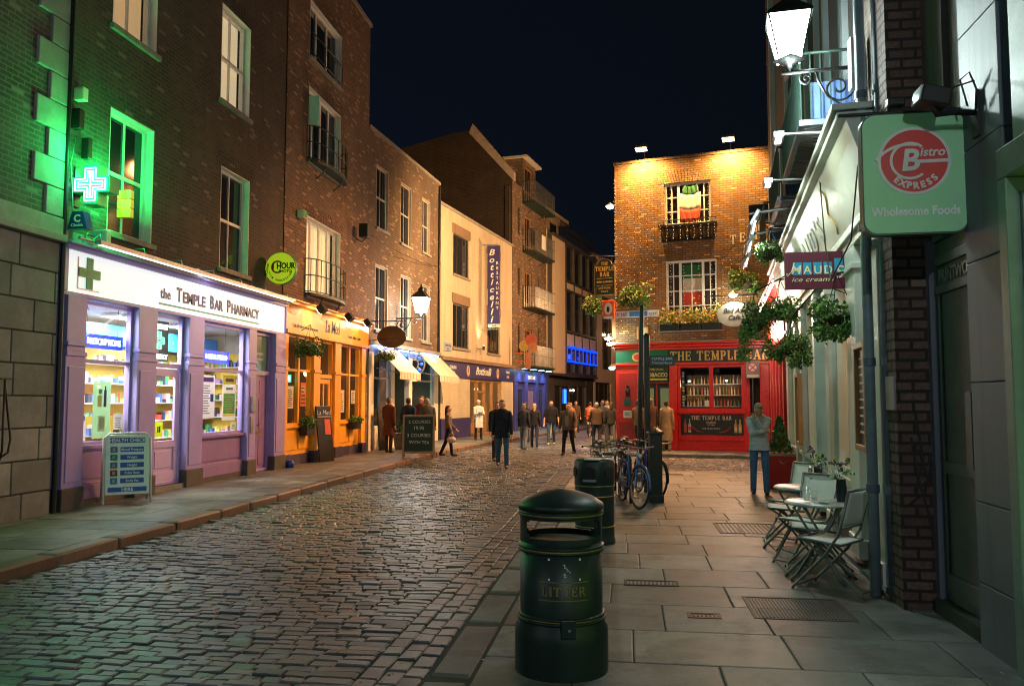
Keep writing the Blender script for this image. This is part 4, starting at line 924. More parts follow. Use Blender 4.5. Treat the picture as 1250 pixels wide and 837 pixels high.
for i, (dx, c) in enumerate(((1.2, (.5, .8, 1)), (5.2, (.45, 1, .85)))):
    t = thing('shop_lamp', ['pale blue lit cabinet behind the left awning window', 'teal lit cabinet behind the right awning window'][i], 'lamp', (D0[0] + dx * .087 - 1.4, D0[1] + dx + .1, 1.2), 85)
    MB().box(-.2, 0, 0, .25, .15, .9).build('lit_cabinet', emit('cabinet%d' % i, c, 2.2), t); light('POINT', 'cabinet_light', (D0[0] + dx * .087 - .9, D0[1] + dx, 1.8), 12, c, .2)
m_canvas = paint('cream_canvas', (.5, .45, .37), .7, 0, .08, 3, .1, .1)
def awning(x0, x1, lab):
    t = thing('awning', lab, 'awning', (*D0, 0), 85, 'cream awnings'); m = MB(); p = .92; zt, zb = 3.4, 2.62
    m.add([(x0, -.14, zt), (x1, -.14, zt), (x1, -p, zb), (x0, -p, zb), (x0, -.14, zt - .02), (x1, -.14, zt - .02), (x1, -p, zb - .02), (x0, -p, zb - .02)], [(0, 3, 2, 1), (4, 5, 6, 7), (0, 1, 5, 4), (1, 2, 6, 5), (3, 0, 4, 7), (2, 3, 7, 6)])
    m.build('canopy', m_canvas, t); v = MB(); n = 14
    for k in range(n):
        a = x0 + (x1 - x0) * k / n; b = x0 + (x1 - x0) * (k + 1) / n; q = .012 * (k % 2); v.box(a, -p - .012 - q, zb - .24, b, -p + .0 - q, zb - .003)
    v.build('valance', m_canvas, t); f = MB()
    for x in (x0 + .04, x1 - .04): f.tube([(x, -.1, 2.75), (x, -p + .03, zb - .04)], .015, 6)
    f.build('arm', m_steel, t)
awning(.55, 2.5, 'cream awning over the left shop window under the oval sign'); awning(4.7, 7.15, 'cream awning over the right shop window beside the cream restaurant')
# round ornament between the awnings
t = thing('hanging_ornament', 'round pierced ornament disc with blue glass between the two awnings', 'ornament', (D0[0] + .55, D0[1] + 3.55, 3.0), 20)
m = MB()
for r0, r1 in ((.42, .47), (.2, .24)):
    for k in range(28):
        a0, a1 = 2 * math.pi * k / 28, 2 * math.pi * (k + 1) / 28; m.prism([(r0 * math.cos(a0), r0 * math.sin(a0)), (r1 * math.cos(a0), r1 * math.sin(a0)), (r1 * math.cos(a1), r1 * math.sin(a1)), (r0 * math.cos(a1), r0 * math.sin(a1))], -.02, .02)
for k in range(12):
    a = 2 * math.pi * k / 12; m.cyl((.22 * math.cos(a), 0, .22 * math.sin(a)), (.43 * math.cos(a), 0, .43 * math.sin(a)), .014, n=6)
m.build('ring', m_steel, t); g = MB()
for k in range(9):
    a = 2 * math.pi * k / 9; g.ell((.33 * math.cos(a), 0, .33 * math.sin(a)), .06, .02, .06)
g.build('blue_glass', emit('blue_glass', (.02, .12, .8), .8), t); MB().rows((-.6, -.01, .46, .1, .01, .48)).build('wall_bracket', m_black, t)
t = thing('oval_sign', 'dark oval hanging sign at the left end of the awnings', 'hanging sign', (-7.45, 25.35, 3.72), -6)
disc(.34, -.05, .05, 40, sx=1.38).build('oval_board', paint('dark_bronze_board', (.05, .045, .04), .3, .2), t); disc(.355, -.035, .035, 40, sx=1.37).build('rim', m_black, t)
MB().text('Cafe', .16, 0, -.02, -.052, .004, shear=.2).text('Restaurant', .1, 0, -.15, -.052, .004).build('lettering', paint('faded_gold', (.12, .09, .05), .4), t)
MB().tube([(-.72, 0, .52), (.5, 0, .5)], .016, 6).tube([(-.3, 0, .5), (-.3, 0, .33)], .01).tube([(.3, 0, .5), (.3, 0, .33)], .01).build('bracket', m_black, t)
def wall_lantern(label, loc, rz, s=1.0, power=60, c=(1, .9, .74), arm=.95, es=20):
    """Victorian bracket lantern: arm along local -x to the wall at x=-arm"""
    t = thing('wall_lantern', label, 'street lamp', loc, rz, None); gl = emit('lantern_glow_%d' % int(es), c, es)
    g = MB(); g.smooth = False
    w0, w1, h = .115 * s, .2 * s, .42 * s
    g.add([(-w0, -w0, 0), (w0, -w0, 0), (w0, w0, 0), (-w0, w0, 0), (-w1, -w1, h), (w1, -w1, h), (w1, w1, h), (-w1, w1, h)], [(0, 1, 5, 4), (1, 2, 6, 5), (2, 3, 7, 6), (3, 0, 4, 7), (0, 3, 2, 1)], False); g.build('glass', gl, t)
    f = MB()
    for sx, sy in ((-1, -1), (1, -1), (1, 1), (-1, 1)): f.cyl((sx * w0 * 1.03, sy * w0 * 1.03, 0), (sx * w1 * 1.03, sy * w1 * 1.03, h), .009 * s, n=6)
    f.lathe([(.03 * s, -.12 * s), (.05 * s, -.06 * s), (.16 * s, -.02 * s), (.17 * s, 0)], 4)
    f.build('frame', m_black, t); r = MB(); r.M = Matrix.Rotation(R(45), 4, 'Z'); k = 1.414
    r.lathe([(w1 * k * 1.12, h), (w1 * k * 1.1, h + .03 * s), (w1 * k * .6, h + .14 * s), (w1 * k * .32, h + .2 * s), (w1 * k * .34, h + .25 * s), (.03 * s, h + .32 * s), (.012 * s, h + .4 * s)], 4, smooth=False); r.build('roof', m_black, t)
    a = MB(); z = -.14 * s; a.tube([(.08 * s, 0, z), (-arm, 0, z)], .022 * s, 8); a.tube([(0, 0, z), (0, 0, -.03)], .02 * s, 8)
    def scroll(cx, cz, r, turns, st, sg=1):
        return [(cx + r * (1 - q / 26 * .85) * math.cos(st + sg * q / 26 * turns * 6.28), 0, cz + r * (1 - q / 26 * .85) * math.sin(st + sg * q / 26 * turns * 6.28)) for q in range(27)]
    a.tube(scroll(-arm * .72, z - .2 * s, .17 * s, 1.6, 2.2), .013 * s, 6); a.tube(scroll(-arm * .25, z - .08 * s, .07 * s, 1.4, 1.0, -1), .011 * s, 6)
    a.tube([(-arm, 0, z - .42 * s), (-arm * .8, 0, z - .4 * s), (-arm * .55, 0, z - .28 * s), (-arm * .42, 0, z - .1 * s), (-arm * .38, 0, z)], .014 * s, 6)
    a.box(-arm - .03, -.05 * s, z - .55 * s, -arm + .03, .05 * s, z + .14 * s); a.build('bracket', m_black, t)
    light('POINT', 'lantern_light', (loc[0], loc[1], loc[2] + h * .5), power, c, .12); light('POINT', 'lantern_wash', (loc[0], loc[1], loc[2] - .35 * s), power * .6, c, .08)
    return t
wall_lantern('lit bracket lantern on the brick wall above the left awning', (-7.07, 27.6, 4.72), -5, 1.25, 150, (1, .93, .8), .95)

# ------------------------------------------------------------------ E: cream rendered restaurant
E0 = (-7.56, 32.4)
Eb = thing('cream_building', 'cream painted two storey building with navy restaurant fascia', 'building', (*E0, 0), 80.5)
m_creamw = brick('cream_painted_brick', (.56, .47, .35), (.64, .54, .41), (.5, .42, .31), light_bits=0, bmp=.35, blotch=.25, rough=.75)
EW = 9.9; eops = [(1.55, 3.95, 3.5, 5.85), (6.0, 3.95, 7.85, 5.8), (1.55, 7.1, 3.5, 8.85), (6.0, 7.1, 7.85, 8.7)]
mb = MB(); facade(mb, 0, 3.4, EW, 9.75, eops, .14); shell(mb, 0, 0, EW, 9.75, 8); mb.build('painted_wall', m_creamw, Eb)
MB().box(-.02, -.06, 9.75, EW, 8, 9.87).build('parapet', m_sill, Eb)
m_lint = render_wall('brown_lintel', (.22, .14, .09)); m_dkw = paint('dark_window_frame', (.03, .022, .018), .4)
for i, (a, b, c, d) in enumerate(eops):
    sash(Eb, a, b, c, d, .12, m_dkw, m_pane, 3, 1, .07, False, m_sill, dpt=.06, bt=.06)
    MB().box(a - .1, -.03, d + .004, c + .1, .05, d + .42).build('lintel', m_lint, Eb)
navyp = paint('navy_fascia', (.035, .03, .14), .4, 0, .1, 2)
f = MB().rows((.05, -.12, 2.66, EW, .1, 3.32)).build('fascia_sign', navyp, Eb); MB().rows((.0, -.22, 3.33, EW, .1, 3.5)).build('cornice', m_lint, Eb, bevel=.02)
MB().text('Botticelli', .5, 5.1, 2.86, -.121, .012, shear=.35, bold=.006, sx=1.15).build('lettering', m_white, f)
MB().text('ITALIAN', .2, 1.3, 3.02, -.121, .01).text('CAFE', .2, 1.3, 2.78, -.121, .01).build('lettering', m_white, f); MB().text('ITALIAN', .16, 8.8, 3.05, -.121, .01).text('CAFE', .16, 8.8, 2.82, -.121, .01).build('lettering', m_white, f)
for x in (3.1, 7.2):
    d_ = disc(.24, -.135, -.121, 24, cx=x, cz=2.99, sx=.8).build('painted_oval', paint('peach_oval', (.6, .35, .18), .5), f)
    MB().ell((x, -.14, 3.03), .08, .01, .12).build('painted_figure', paint('brown_figure', (.25, .12, .06), .5), f)
for a, b in ((.1, 3.5), (7.95, EW)): MB().rows((a, -.06, .95, b, .1, 2.66)).build('side_wall', m_creamw, Eb); MB().rows((a, -.1, 0, b, .1, .95)).build('dado', navyp, Eb)
m_pine = paint('varnished_pine', (.34, .17, .06), .35, 0, .2, 3)
m = MB(); m.frame(3.5, .11, 7.95, 2.66, .1, -.02, .1)
for x in (4.55, 5.6, 6.7): m.box(x - .05, -.03, .2, x + .05, .1, 2.56)
m.rows((3.6, -.02, .11, 4.5, .08, .7), (6.75, -.02, .11, 7.85, .08, .7), (4.6, -.015, 2.05, 5.55, .09, 2.13)); w = m.build('shop_front', m_pine, Eb); MB().quad((3.6, .05, .2), (7.85, .05, .2), (7.85, .05, 2.56), (3.6, .05, 2.56)).build('pane', m_glass, w)
room(Eb, .3, 9.6, .2, 4, .11, 2.66, paint('warm_room', (.5, .33, .16), .7, 0, .2, 1, 0))
shelving('lit shelves of bottles and jars inside the cream restaurant', 0, 3.8, 0, 0, 1.9, 5, (E0[0] - 2.6, E0[1] + 4.2, .5), 80.5, 5, m_pine, [(.7, .5, .2), (.5, .1, .05), (.8, .7, .5), (.1, .3, .1), (.6, .6, .6)])
t = thing('display_counter', 'bright white glass display counter just inside the cream restaurant', 'counter', (E0[0] - .55, E0[1] + 3.9, .11), 80.5); MB().box(0, 0, 0, .9, .5, .8).build('base', m_white, t); MB().box(.02, .02, .8, .88, .48, 1.15).build('lit_case', emit('case_light', (.8, 1, .95), 2.0), t)
for i, (dx, dy) in enumerate(((4.2, 1.0), (5.6, 1.4), (7.2, 1.0))):
    a = R(80.5); P_ = (E0[0] + dx * math.cos(a) - dy * math.sin(a), E0[1] + dx * math.sin(a) + dy * math.cos(a)); t = thing('pendant_lamp', ['warm globe lamp left of the restaurant door', 'warm globe lamp over the restaurant doorway', 'warm globe lamp right of the restaurant door'][i], 'lamp', (*P_, 2.25), 0, 'restaurant globe lamps'); MB().ell((0, 0, 0), .1).build('globe', emit('warm_lamp', (1, .62, .28), 7), t); MB().cyl((0, 0, .1), (0, 0, .4), .006, n=6).build('flex', m_black, t); light('POINT', 'globe_light', (*P_, 2.1), 26, (1, .68, .36), .1)
t = thing('vertical_banner', 'tall navy vertical banner reading Botticelli RESTAURANT on the cream building', 'banner sign', (E0[0] + 1.45, E0[1] + 5.15, 5.08), -4)
MB().box(-.30, -.05, .16, .28, .05, 3.85).build('banner_panel', navyp, t, bevel=.01); MB().box(-.30, -.045, 0, .28, .045, .158).build('base_panel', m_white, t)
m = MB()
for k, ch in enumerate('Botticelli'): m.text(ch, .40, -.13, 3.4 - k * .35, -.052, .008, shear=.25, bold=.007, sx=1.15)
m.build('lettering', m_white, t); m = MB()
for k, ch in enumerate('RESTAURANT'): m.text(ch, .2, .15, 2.95 - k * .235, -.052, .008, bold=.002)
m.build('lettering', m_white, t); MB().text('BAR', .12, 0, .04, -.047, .006).build('lettering', navy, t)
MB().rows((-.75, -.02, 3.88, .2, .02, 3.92), (-.8, -.02, -.1, .2, .02, -.06)).build('bracket', m_steel, t)
t = thing('uplighter', 'small warm uplighter on the cream wall below the vertical banner', 'spot lamp', (E0[0] + 1.05, E0[1] + 4.6, 4.0), 0); MB().cyl((0, 0, 0), (0, 0, .2), .06).build('lamp_head', m_black, t); MB().cyl((0, 0, .2), (0, 0, .205), .05).build('lens', emit('halogen', (1, .78, .45), 14), t); MB().rows((-.3, -.02, .05, 0, .02, .08)).build('bracket', m_black, t)
light('SPOT', 'uplight', (E0[0] + 1.05, E0[1] + 4.6, 4.25), 90, (1, .72, .4), .05, spot=80, aim=(E0[0] + .85, E0[1] + 5.0, 8))
t = thing('street_name_plate', 'small pale street name plate on the cream wall beside the drainpipe', 'sign', (*E0, 0), 80.5); MB().box(.55, -.03, 3.75, 1.35, 0, 4.1).build('plate', paint('plate_blue', (.25, .3, .42), .4), t); MB().text('TEMPLE BAR', .12, .95, 3.93, -.031, .004).text('BAILE', .1, .95, 3.8, -.031, .004).build('lettering', navy, t)

# ------------------------------------------------------------------ F: tall dark brick building with the gable
F0 = (-5.918, 42.21)
Fb = thing('tall_gabled_building', 'tall dark brick building with blank gable wall and a column of balconies', 'building', (*F0, 0), 79)
FW = 6.25; fops = [(2.2, 3.4, 3.4, 5.6), (2.2, 7.0, 3.4, 8.8), (2.2, 10.2, 3.4, 11.9), (2.2, 12.9, 3.6, 14.7), (.9, 10.6, 1.3, 12.1), (.9, 7.3, 1.3, 8.8), (4.6, 7.2, 5.0, 8.8), (4.6, 4.2, 5.0, 5.8), (.9, 4.2, 1.3, 5.8)]
mb = MB(); facade(mb, 0, 3.3, FW, 13.3, [o for o in fops if o[3] < 13], .15); mb.quad((FW, 0, 0), (FW, 12, 0), (FW, 12, 15), (FW, 0, 13.3)); mb.build('brick_wall', b_warm, Fb)
m_gable = brick('shaded_gable_brick', (.045, .032, .024), (.085, .058, .04), (.06, .045, .035), blotch=.5)  # gable's shade put into the brick colour, darker than the street front
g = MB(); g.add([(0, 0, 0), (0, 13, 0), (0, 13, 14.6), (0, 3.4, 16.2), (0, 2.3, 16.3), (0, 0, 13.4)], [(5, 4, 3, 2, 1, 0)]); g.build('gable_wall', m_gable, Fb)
r = MB(); r.add([(0, 2.3, 16.3), (FW, 2.3, 16.3), (FW, 0, 13.3), (0, 0, 13.3)], [(3, 2, 1, 0)]); r.add([(0, 2.3, 16.3), (FW, 2.3, 16.3), (FW, 13, 14.6), (0, 13, 14.6)], [(0, 1, 2, 3)]); r.build('roof', m_zinc, Fb)
MB().add([(-.06, -.1, 13.25), (-.06, -.1, 13.75), (-.06, 2.25, 16.6), (-.06, 2.45, 16.1), (.25, -.1, 13.25), (.25, -.1, 13.75), (.25, 2.25, 16.6), (.25, 2.45, 16.1)], [(0, 1, 2, 3), (7, 6, 5, 4), (0, 4, 5, 1), (1, 5, 6, 2), (2, 6, 7, 3), (3, 7, 4, 0)]).build('gable_coping', paint('pale_coping', (.42, .33, .26), .7), Fb)
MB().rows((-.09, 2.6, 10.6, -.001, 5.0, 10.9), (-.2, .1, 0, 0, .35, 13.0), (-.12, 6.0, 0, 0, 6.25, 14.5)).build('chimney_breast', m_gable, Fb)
dm = MB(); dm.rows((1.75, -.02, 13.3, 2.15, 2.4, 15.0), (3.65, -.02, 13.3, 4.05, 2.4, 15.0), (2.15, -.02, 14.75, 3.65, 2.4, 15.0)); dm.build('dormer', b_warm, Fb); MB().box(1.6, -.3, 15.0, 4.4, 2.6, 15.12).build('dormer_roof', m_canvas, Fb)
for i, (a, b, c, d) in enumerate(fops): sash(Fb, a, b, c, d, .14, m_pine if a > 2 and a < 4 else m_dkw, m_pane, 2 if c - a > .6 else 1, 1, .07, False, None, dpt=.06)
for z in (3.55, 6.75, 9.85, 12.55): balcony(Fb, 1.7, 5.6, z, 1.15, .72, False, n=8)
for z in (3.55, 6.75, 9.85, 12.55):
    m = MB()
    for k in range(26): m.cyl((1.7 + k * .156, -.72, z), (1.7 + k * .156, -.72, z + 1.12), .012, n=5, caps=False)
    for k in range(1, 6): m.cyl((1.7, -.72 * k / 6, z), (1.7, -.72 * k / 6, z + 1.12), .012, n=5, caps=False); m.cyl((5.6, -.72 * k / 6, z), (5.6, -.72 * k / 6, z + 1.12), .012, n=5, caps=False)
    m.build('balusters', m_steel, Fb)
MB().box(2.9, -.76, 10.1, 3.6, -.735, 10.9).build('washing', m_white, Fb)
blu = paint('deep_blue_shopfront', (.05, .06, .28), .4)
MB().rows((0, -.1, 2.68, FW, .1, 3.28)).build('fascia_sign', blu, Fb); MB().text('CAFE BAR', .3, 3, 2.85, -.101, .01, bold=.006).build('lettering', m_white, Fb)
m = MB()
for a, b in ((.1, .7), (1.9, 2.4), (3.9, 4.4), (5.6, 6.1)): m.rows((a, -.08, 0, b, .1, 2.68))
m.rows((0, .05, 2.3, FW, .1, 2.68)); m.build('shopfront', blu, Fb); MB().rows((2.4, .1, .1, 3.9, .14, 2.3)).build('door', paint('mauve_door', (.2, .14, .22), .4), Fb); MB().rows((.7, .1, .0, 1.9, .12, 2.3), (4.4, .1, 0, 5.6, .12, 2.3)).build('shop_glass', m_pane, Fb)
for k in range(4):
    a = R(79); x = .8 + k * 1.45; P_ = (F0[0] + x * math.cos(a) + .45 * math.sin(a), F0[1] + x * math.sin(a) - .45 * math.cos(a)); t = thing('swan_neck_lamp', ['first', 'second', 'third', 'fourth'][k] + ' from the left of the blue white lamps over the deep blue fascia', 'lamp', (*P_, 3.36), 79, 'blue white fascia lamps')
    MB().cyl((0, 0, 0), (0, 0, .07), .2, .1, 12).build('lamp_shade', m_steel, t); MB().cyl((0, 0, -.012), (0, 0, -.002), .17, n=12).build('bulb', emit('cyan_lamp', (.35, .75, 1), 14), t); MB().tube([(0, .45, .1), (0, .2, .2), (0, 0, .07)], .015, 5).build('arm', m_steel, t)
    light('SPOT', 'fascia_lamp', (P_[0], P_[1], 3.3), 30, (.4, .78, 1), .08, (0, 0, 0), spot=140)
# orange figure sign with round discs
t = thing('disc_sign', 'cluster of red, yellow and orange discs on an orange post at the dark brick building', 'sign', (F0[0] + .9, F0[1] - .5, 0), -5)
c_ = [(-.2, 4.5, .28, (.4, .25, .04)), (.15, 4.78, .3, (.4, .06, .03)), (.25, 4.4, .25, (.4, .16, .06))]
for x, z, r0, cc in c_: disc(r0, -.06 - x * .1, .04 - x * .1, 24, cx=x, cz=z).build('disc', paint('disc_%d' % int(cc[1] * 100), cc, .4), t)
MB().rows((-.14, -.05, 3.3, .1, .05, 4.15), (-.7, -.03, 3.7, -.14, .03, 3.75), (-.7, -.03, 4.1, -.14, .03, 4.15)).build('post', paint('orange_post', (.4, .12, .03), .4), t)

# ------------------------------------------------------------------ G: modern block
G0 = (-4.716, 48.4)
G = thing('modern_block', 'modern cream panelled block with glazed bay, roof terrace and blue neon band', 'building', (*G0, 0), 77.5)
GW = 10.6; m_pan = render_wall('peach_panels', (.55, .42, .29), .2)
m_soff = paint('dark_cladding', (.05, .045, .045), .5)
MB().rows((.3, -.3, 3.35, 2.85, .4, 11.6), (-.02, -.02, 3.35, .1, 6, 12.0)).build('panel_wall', m_pan, G, bevel=.01)
MB().rows((.1, .35, 0, 10.5, 8, 11.9)).build('block_core', m_soff, G)
MB().rows((.1, -.28, 3.35, .28, .34, 11.6), (.2, -.42, 3.2, 10.4, .3, 3.33), (.2, -.42, 11.62, 10.5, .34, 11.78)).build('cornice', m_soff, G, bevel=.01)
MB().rows((.0, 1.6, 12.0, 7.6, 7, 14.0)).build('penthouse_wall', m_pan, G)
MB().add([(-.3, 1.2, 14.02), (8.8, 1.2, 14.02), (8.8, 7, 14.02), (-.3, 7, 14.02), (-.3, 1.2, 14.3), (8.8, 1.2, 14.3), (8.8, 7, 14.3), (-.3, 7, 14.3)], [(0, 3, 2, 1), (4, 5, 6, 7), (0, 1, 5, 4), (1, 2, 6, 5), (2, 3, 7, 6), (3, 0, 4, 7)]).build('roof', m_pan, G)
MB().rows((3.2, 1.55, 12.0, 4.3, 1.6, 13.6), (5.6, 1.55, 12.0, 6.9, 1.6, 13.6)).build('window', m_pane, G)
bal = MB()
for zz in (11.85, 12.3, 12.85): bal.cyl((1.9, -.3, zz), (10.4, -.3, zz), .03, n=6)
for k in range(46): bal.cyl((1.9 + k * .19, -.3, 11.8), (1.9 + k * .19, -.3, 12.85), .014, n=5, caps=False)
bal.build('roof_balustrade', m_black, G)
m = MB(); n_ = 4
for k in range(n_ + 1): m.box(2.95 + k * 1.85 - .06, -.36, 3.35, 2.95 + k * 1.85 + .06, -.2, 11.6)
for z in (3.35, 4.9, 6.0, 8.6, 9.2, 11.5): m.box(2.95, -.35, z, 10.4, -.2, z + .12)
m.build('bay_frame', m_soff, G); MB().quad((2.95, -.22, 3.4), (10.4, -.22, 3.4), (10.4, -.22, 11.6), (2.95, -.22, 11.6)).build('bay_glass', m_pane, G)
MB().rows((3.1, -.3, 5.15, 10.3, -.24, 5.9), (3.1, -.3, 8.75, 10.3, -.24, 9.15)).build('spandrel', m_pan, G)
neb = emit('blue_neon', (.0, .05, 1), 1.3)
m = MB(); m.rows((3.0, -.42, 4.98, 10.4, -.37, 5.12), (3.0, -.42, 4.1, 10.4, -.37, 4.2))
for k in range(9): m.rows((3.0 + k * .92, -.4, 4.2, 3.05 + k * .92, -.37, 4.98))
m.build('blue_neon_band', neb, G)
for x in (4, 6.5, 9): a = R(77.5); light('POINT', 'neon_glow', (G0[0] + x * math.cos(a) + .9 * math.sin(a), G0[1] + x * math.sin(a) - .9 * math.cos(a), 4.6), 8, (.02, .1, 1), .2)
m = MB(); m.rows((.1, -.05, 0, 1.4, .34, 3.2), (8.6, -.05, 0, 10.5, .34, 3.2), (1.4, .0, 2.6, 8.6, .34, 3.2)); m.build('ground_floor_wall', m_soff, G)
MB().quad((1.4, .1, 0), (8.6, .1, 0), (8.6, .1, 2.6), (1.4, .1, 2.6)).build('shop_glass', m_pane, G)
m = MB()
for x in (3.0, 4.8, 6.9): m.box(x, .04, 0, x + .1, .14, 2.6)
m.build('mullion', m_soff, G)
MB().rows((3.7, .03, 1.5, 4.1, .07, 2.4)).build('blue_sign', emit('blue_shop_sign', (.02, .15, 1), 2.5), G); MB().ell((5.6, .0, 2.35), .07).build('lit_globe', emit('white_globe', (1, .8, .55), 12), G)
# ------------------------------------------------------------------ H: pink-cream building beyond and the street end
H0 = (-2.378, 58.94)
H = thing('peach_building', 'peach rendered building with tall windows behind the left edge of the pub', 'building', (*H0, 0), 74)
mb = MB(); hops = [(2.1, 4.0, 4.6, 9.5), (6.2, 4.0, 8.6, 9.5), (.4, .2, 4.2, 3.0), (5.4, .2, 9, 3)]
facade(mb, 0, 0, 13, 12.2, hops, .2); shell(mb, 0, 0, 13, 12.2, 9); mb.build('rendered_wall', render_wall('pink_render', (.6, .42, .32), .2), H)
MB().box(0, -.1, 12.2, 13, 9, 12.35).build('parapet', m_sill, H)
for a, b, c, d in hops: sash(H, a, b, c, d, .18, m_dkw, m_pane, 3, 3, .08, False)
for x in (5.1,):
    a = R(74); P_ = (H0[0] + x * math.cos(a) + .2 * math.sin(a), H0[1] + x * math.sin(a) - .2 * math.cos(a)); t = thing('wall_light', 'warm wall light between the windows of the peach building', 'lamp', (*P_, 6.2), 74); MB().cyl((0, 0, 0), (0, 0, .35), .08).build('lamp_body', m_steel, t); MB().cyl((0, 0, .351), (0, 0, .36), .06).build('lens', emit('halogen', (1, .78, .45), 14), t); light('POINT', 'wall_light', (P_[0] + .3, P_[1] - .1, 6.8), 60, (1, .62, .3), .1)
t = thing('end_building', 'dark distant building closing the far end of the street', 'building', (2.5, 71.5, 0), 30)
mb = MB(); eo = [(1 + k * 2.4, 3.5 + j * 3, 2.2 + k * 2.4, 5.3 + j * 3) for k in range(5) for j in range(2)]; facade(mb, 0, 0, 14, 10, eo, .15); shell(mb, 0, 0, 14, 10, 6); mb.build('brick_wall', b_warm, t); MB().box(0, -.1, 10, 14, 6, 10.2).build('parapet', m_sill, t)
for a, b, c, d in eo: sash(t, a, b, c, d, .13, m_white, m_pane, 2, 2, .07, False)
# ------------------------------------------------------------------ corner pub
P0 = (-.36, 27.63); PA = -13.9
def pl(x, y): a = R(PA); return (P0[0] + x * math.cos(a) - y * math.sin(a), P0[1] + x * math.sin(a) + y * math.cos(a))
Pb = thing('corner_pub', 'floodlit brick corner pub with bright red ground floor and gold lettering', 'building', (*P0, 0), PA)
b_pub = brick('golden_brown_brick', (.28, .155, .07), (.46, .27, .12), (.11, .07, .045), blotch=.35, light_bits=.06, bmp=1.2)
m_red = paint('red_gloss_paint', (.64, .014, .009), .28, 0, .15, 2, .06, .15); m_redd = paint('deep_red_paint', (.40, .014, .012), .35, 0, .15, 2, .06, .2)
m_gold = paint('gold_leaf', (.62, .38, .10), .35, .4, .12, 5, 0, .1); m_pine2 = m_pine
PW = 7.2; pops = [(1.7, 4.28, 3.36, 6.27), (1.68, 7.45, 3.2, 8.86)]
mb = MB(); facade(mb, 0, 3.6, PW, 9.67, pops, .16); shell(mb, 0, 0, PW, 9.67, 17)
mb.build('brick_wall', b_pub, Pb); MB().rows((-.04, -.03, 9.67, PW, 17, 9.76)).build('parapet', b_pub, Pb)
for zc, x0, x1, hh in ((8.87, 1.5, 3.4, .42), (6.29, 1.5, 3.55, .32)):
    n_ = 24; ar = MB()
    for q in range(n_):
        x = x0 + (x1 - x0) * q / (n_ - 1); lean = (x - (x0 + x1) / 2) * .25; ar.prism([(x - .033, zc), (x + .033, zc), (x + .036 + lean, zc + hh), (x - .036 + lean, zc + hh)], -.012, 0)
    ar.build('brick_arch', b_pub, Pb)
for i, (a, b, c, d) in enumerate(pops):
    w = sash(Pb, a, b, c, d, .14, m_white, m_glass, 1, 1, .07, False, m_sill if i == 0 else None)
    m = MB(); cs = [(a + .42, a + .5), (c - .5, c - .42)]
    for p, q in cs: m.box(p, .08, b + .07, q, .15, d - .07)
    nz = 4 if i == 0 else 3
    for k in range(1, nz): z = b + (d - b) * k / nz; m.box(a + .07, .1, z - .015, c - .07, .14, z + .015)
    for k in (.5,): m.box(a + (c - a) * k - .015, .1, b + .07, a + (c - a) * k + .015, .14, d - .07)
    m.box(a + .22, .1, b + .07, a + .25, .14, d - .07); m.box(c - .25, .1, b + .07, c - .22, .14, d - .07)
    m.build('glazing_bar', m_white, w)
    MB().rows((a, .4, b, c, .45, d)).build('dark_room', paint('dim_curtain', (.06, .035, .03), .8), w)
# iron window box holder under the upper window
m = MB(); m.rows((1.52, -.3, 7.36, 3.4, -.0, 7.42)); 
for k in range(14): x = 1.56 + k * .139; m.cyl((x, -.28, 7.4), (x + (2.45 - x) * .1, -.03, 6.9), .014, n=5); m.cyl((x, -.29, 7.4), (x, -.29, 7.56), .01, n=5)
m.cyl((1.52, -.29, 7.56), (3.4, -.29, 7.56), .014, n=6); m.rows((1.6, -.16, 6.9, 3.3, -.02, 6.94)); m.build('window_guard', m_black, Pb)
# draped flag in the upper window
t = thing('draped_flag', 'green white and red flag draped in the top window of the pub', 'flag', (*pl(2.12, .06), 7.45), PA)
for nm, z0, z1, cc in (('green_band', 1.02, 1.3, (.02, .16, .05)), ('white_band', .5, 1.02, (.7, .6, .48)), ('red_band', .1, .5, (.6, .05, .02))):
    m = MB(); n = 18; vs = []
    for i in range(n + 1):
        for j in range(5):
            u = i / n; z = z0 + (z1 - z0) * j / 4; sag = .16 * math.sin(math.pi * u) * (z / 1.3) ** .3; narrow = .5 + .5 * (1 - z / 1.33) ** .5 if nm == 'green_band' else 1
            vs.append(((u - .5) * .7 * narrow * (1.0 if z > .4 else .85 + .2 * z) + .4 - .0, .02 * math.sin(u * 22 + z * 6) , z - sag * .6 + .05))
    m.add(vs, [(i * 5 + j, (i + 1) * 5 + j, (i + 1) * 5 + j + 1, i * 5 + j + 1) for i in range(n) for j in range(4)], True); o = m.build(nm, paint('flag_' + nm, cc, .7, 0, .1, 4, 0, 0), t); sm_ = o.modifiers.new('s', 'SOLIDIFY'); sm_.thickness = .01
t = thing('draped_flag', 'green white and red curtain behind the large pub window over the flower box', 'flag', (*pl(2.2, .3), 4.5), PA)
for nm, z0, z1 in (('green_band', 1.2, 1.65), ('white_band', .75, 1.2), ('red_band', .3, .75)): MB().box(0, 0, z0, .68, .03, z1).build(nm, MATS['flag_' + nm], t)
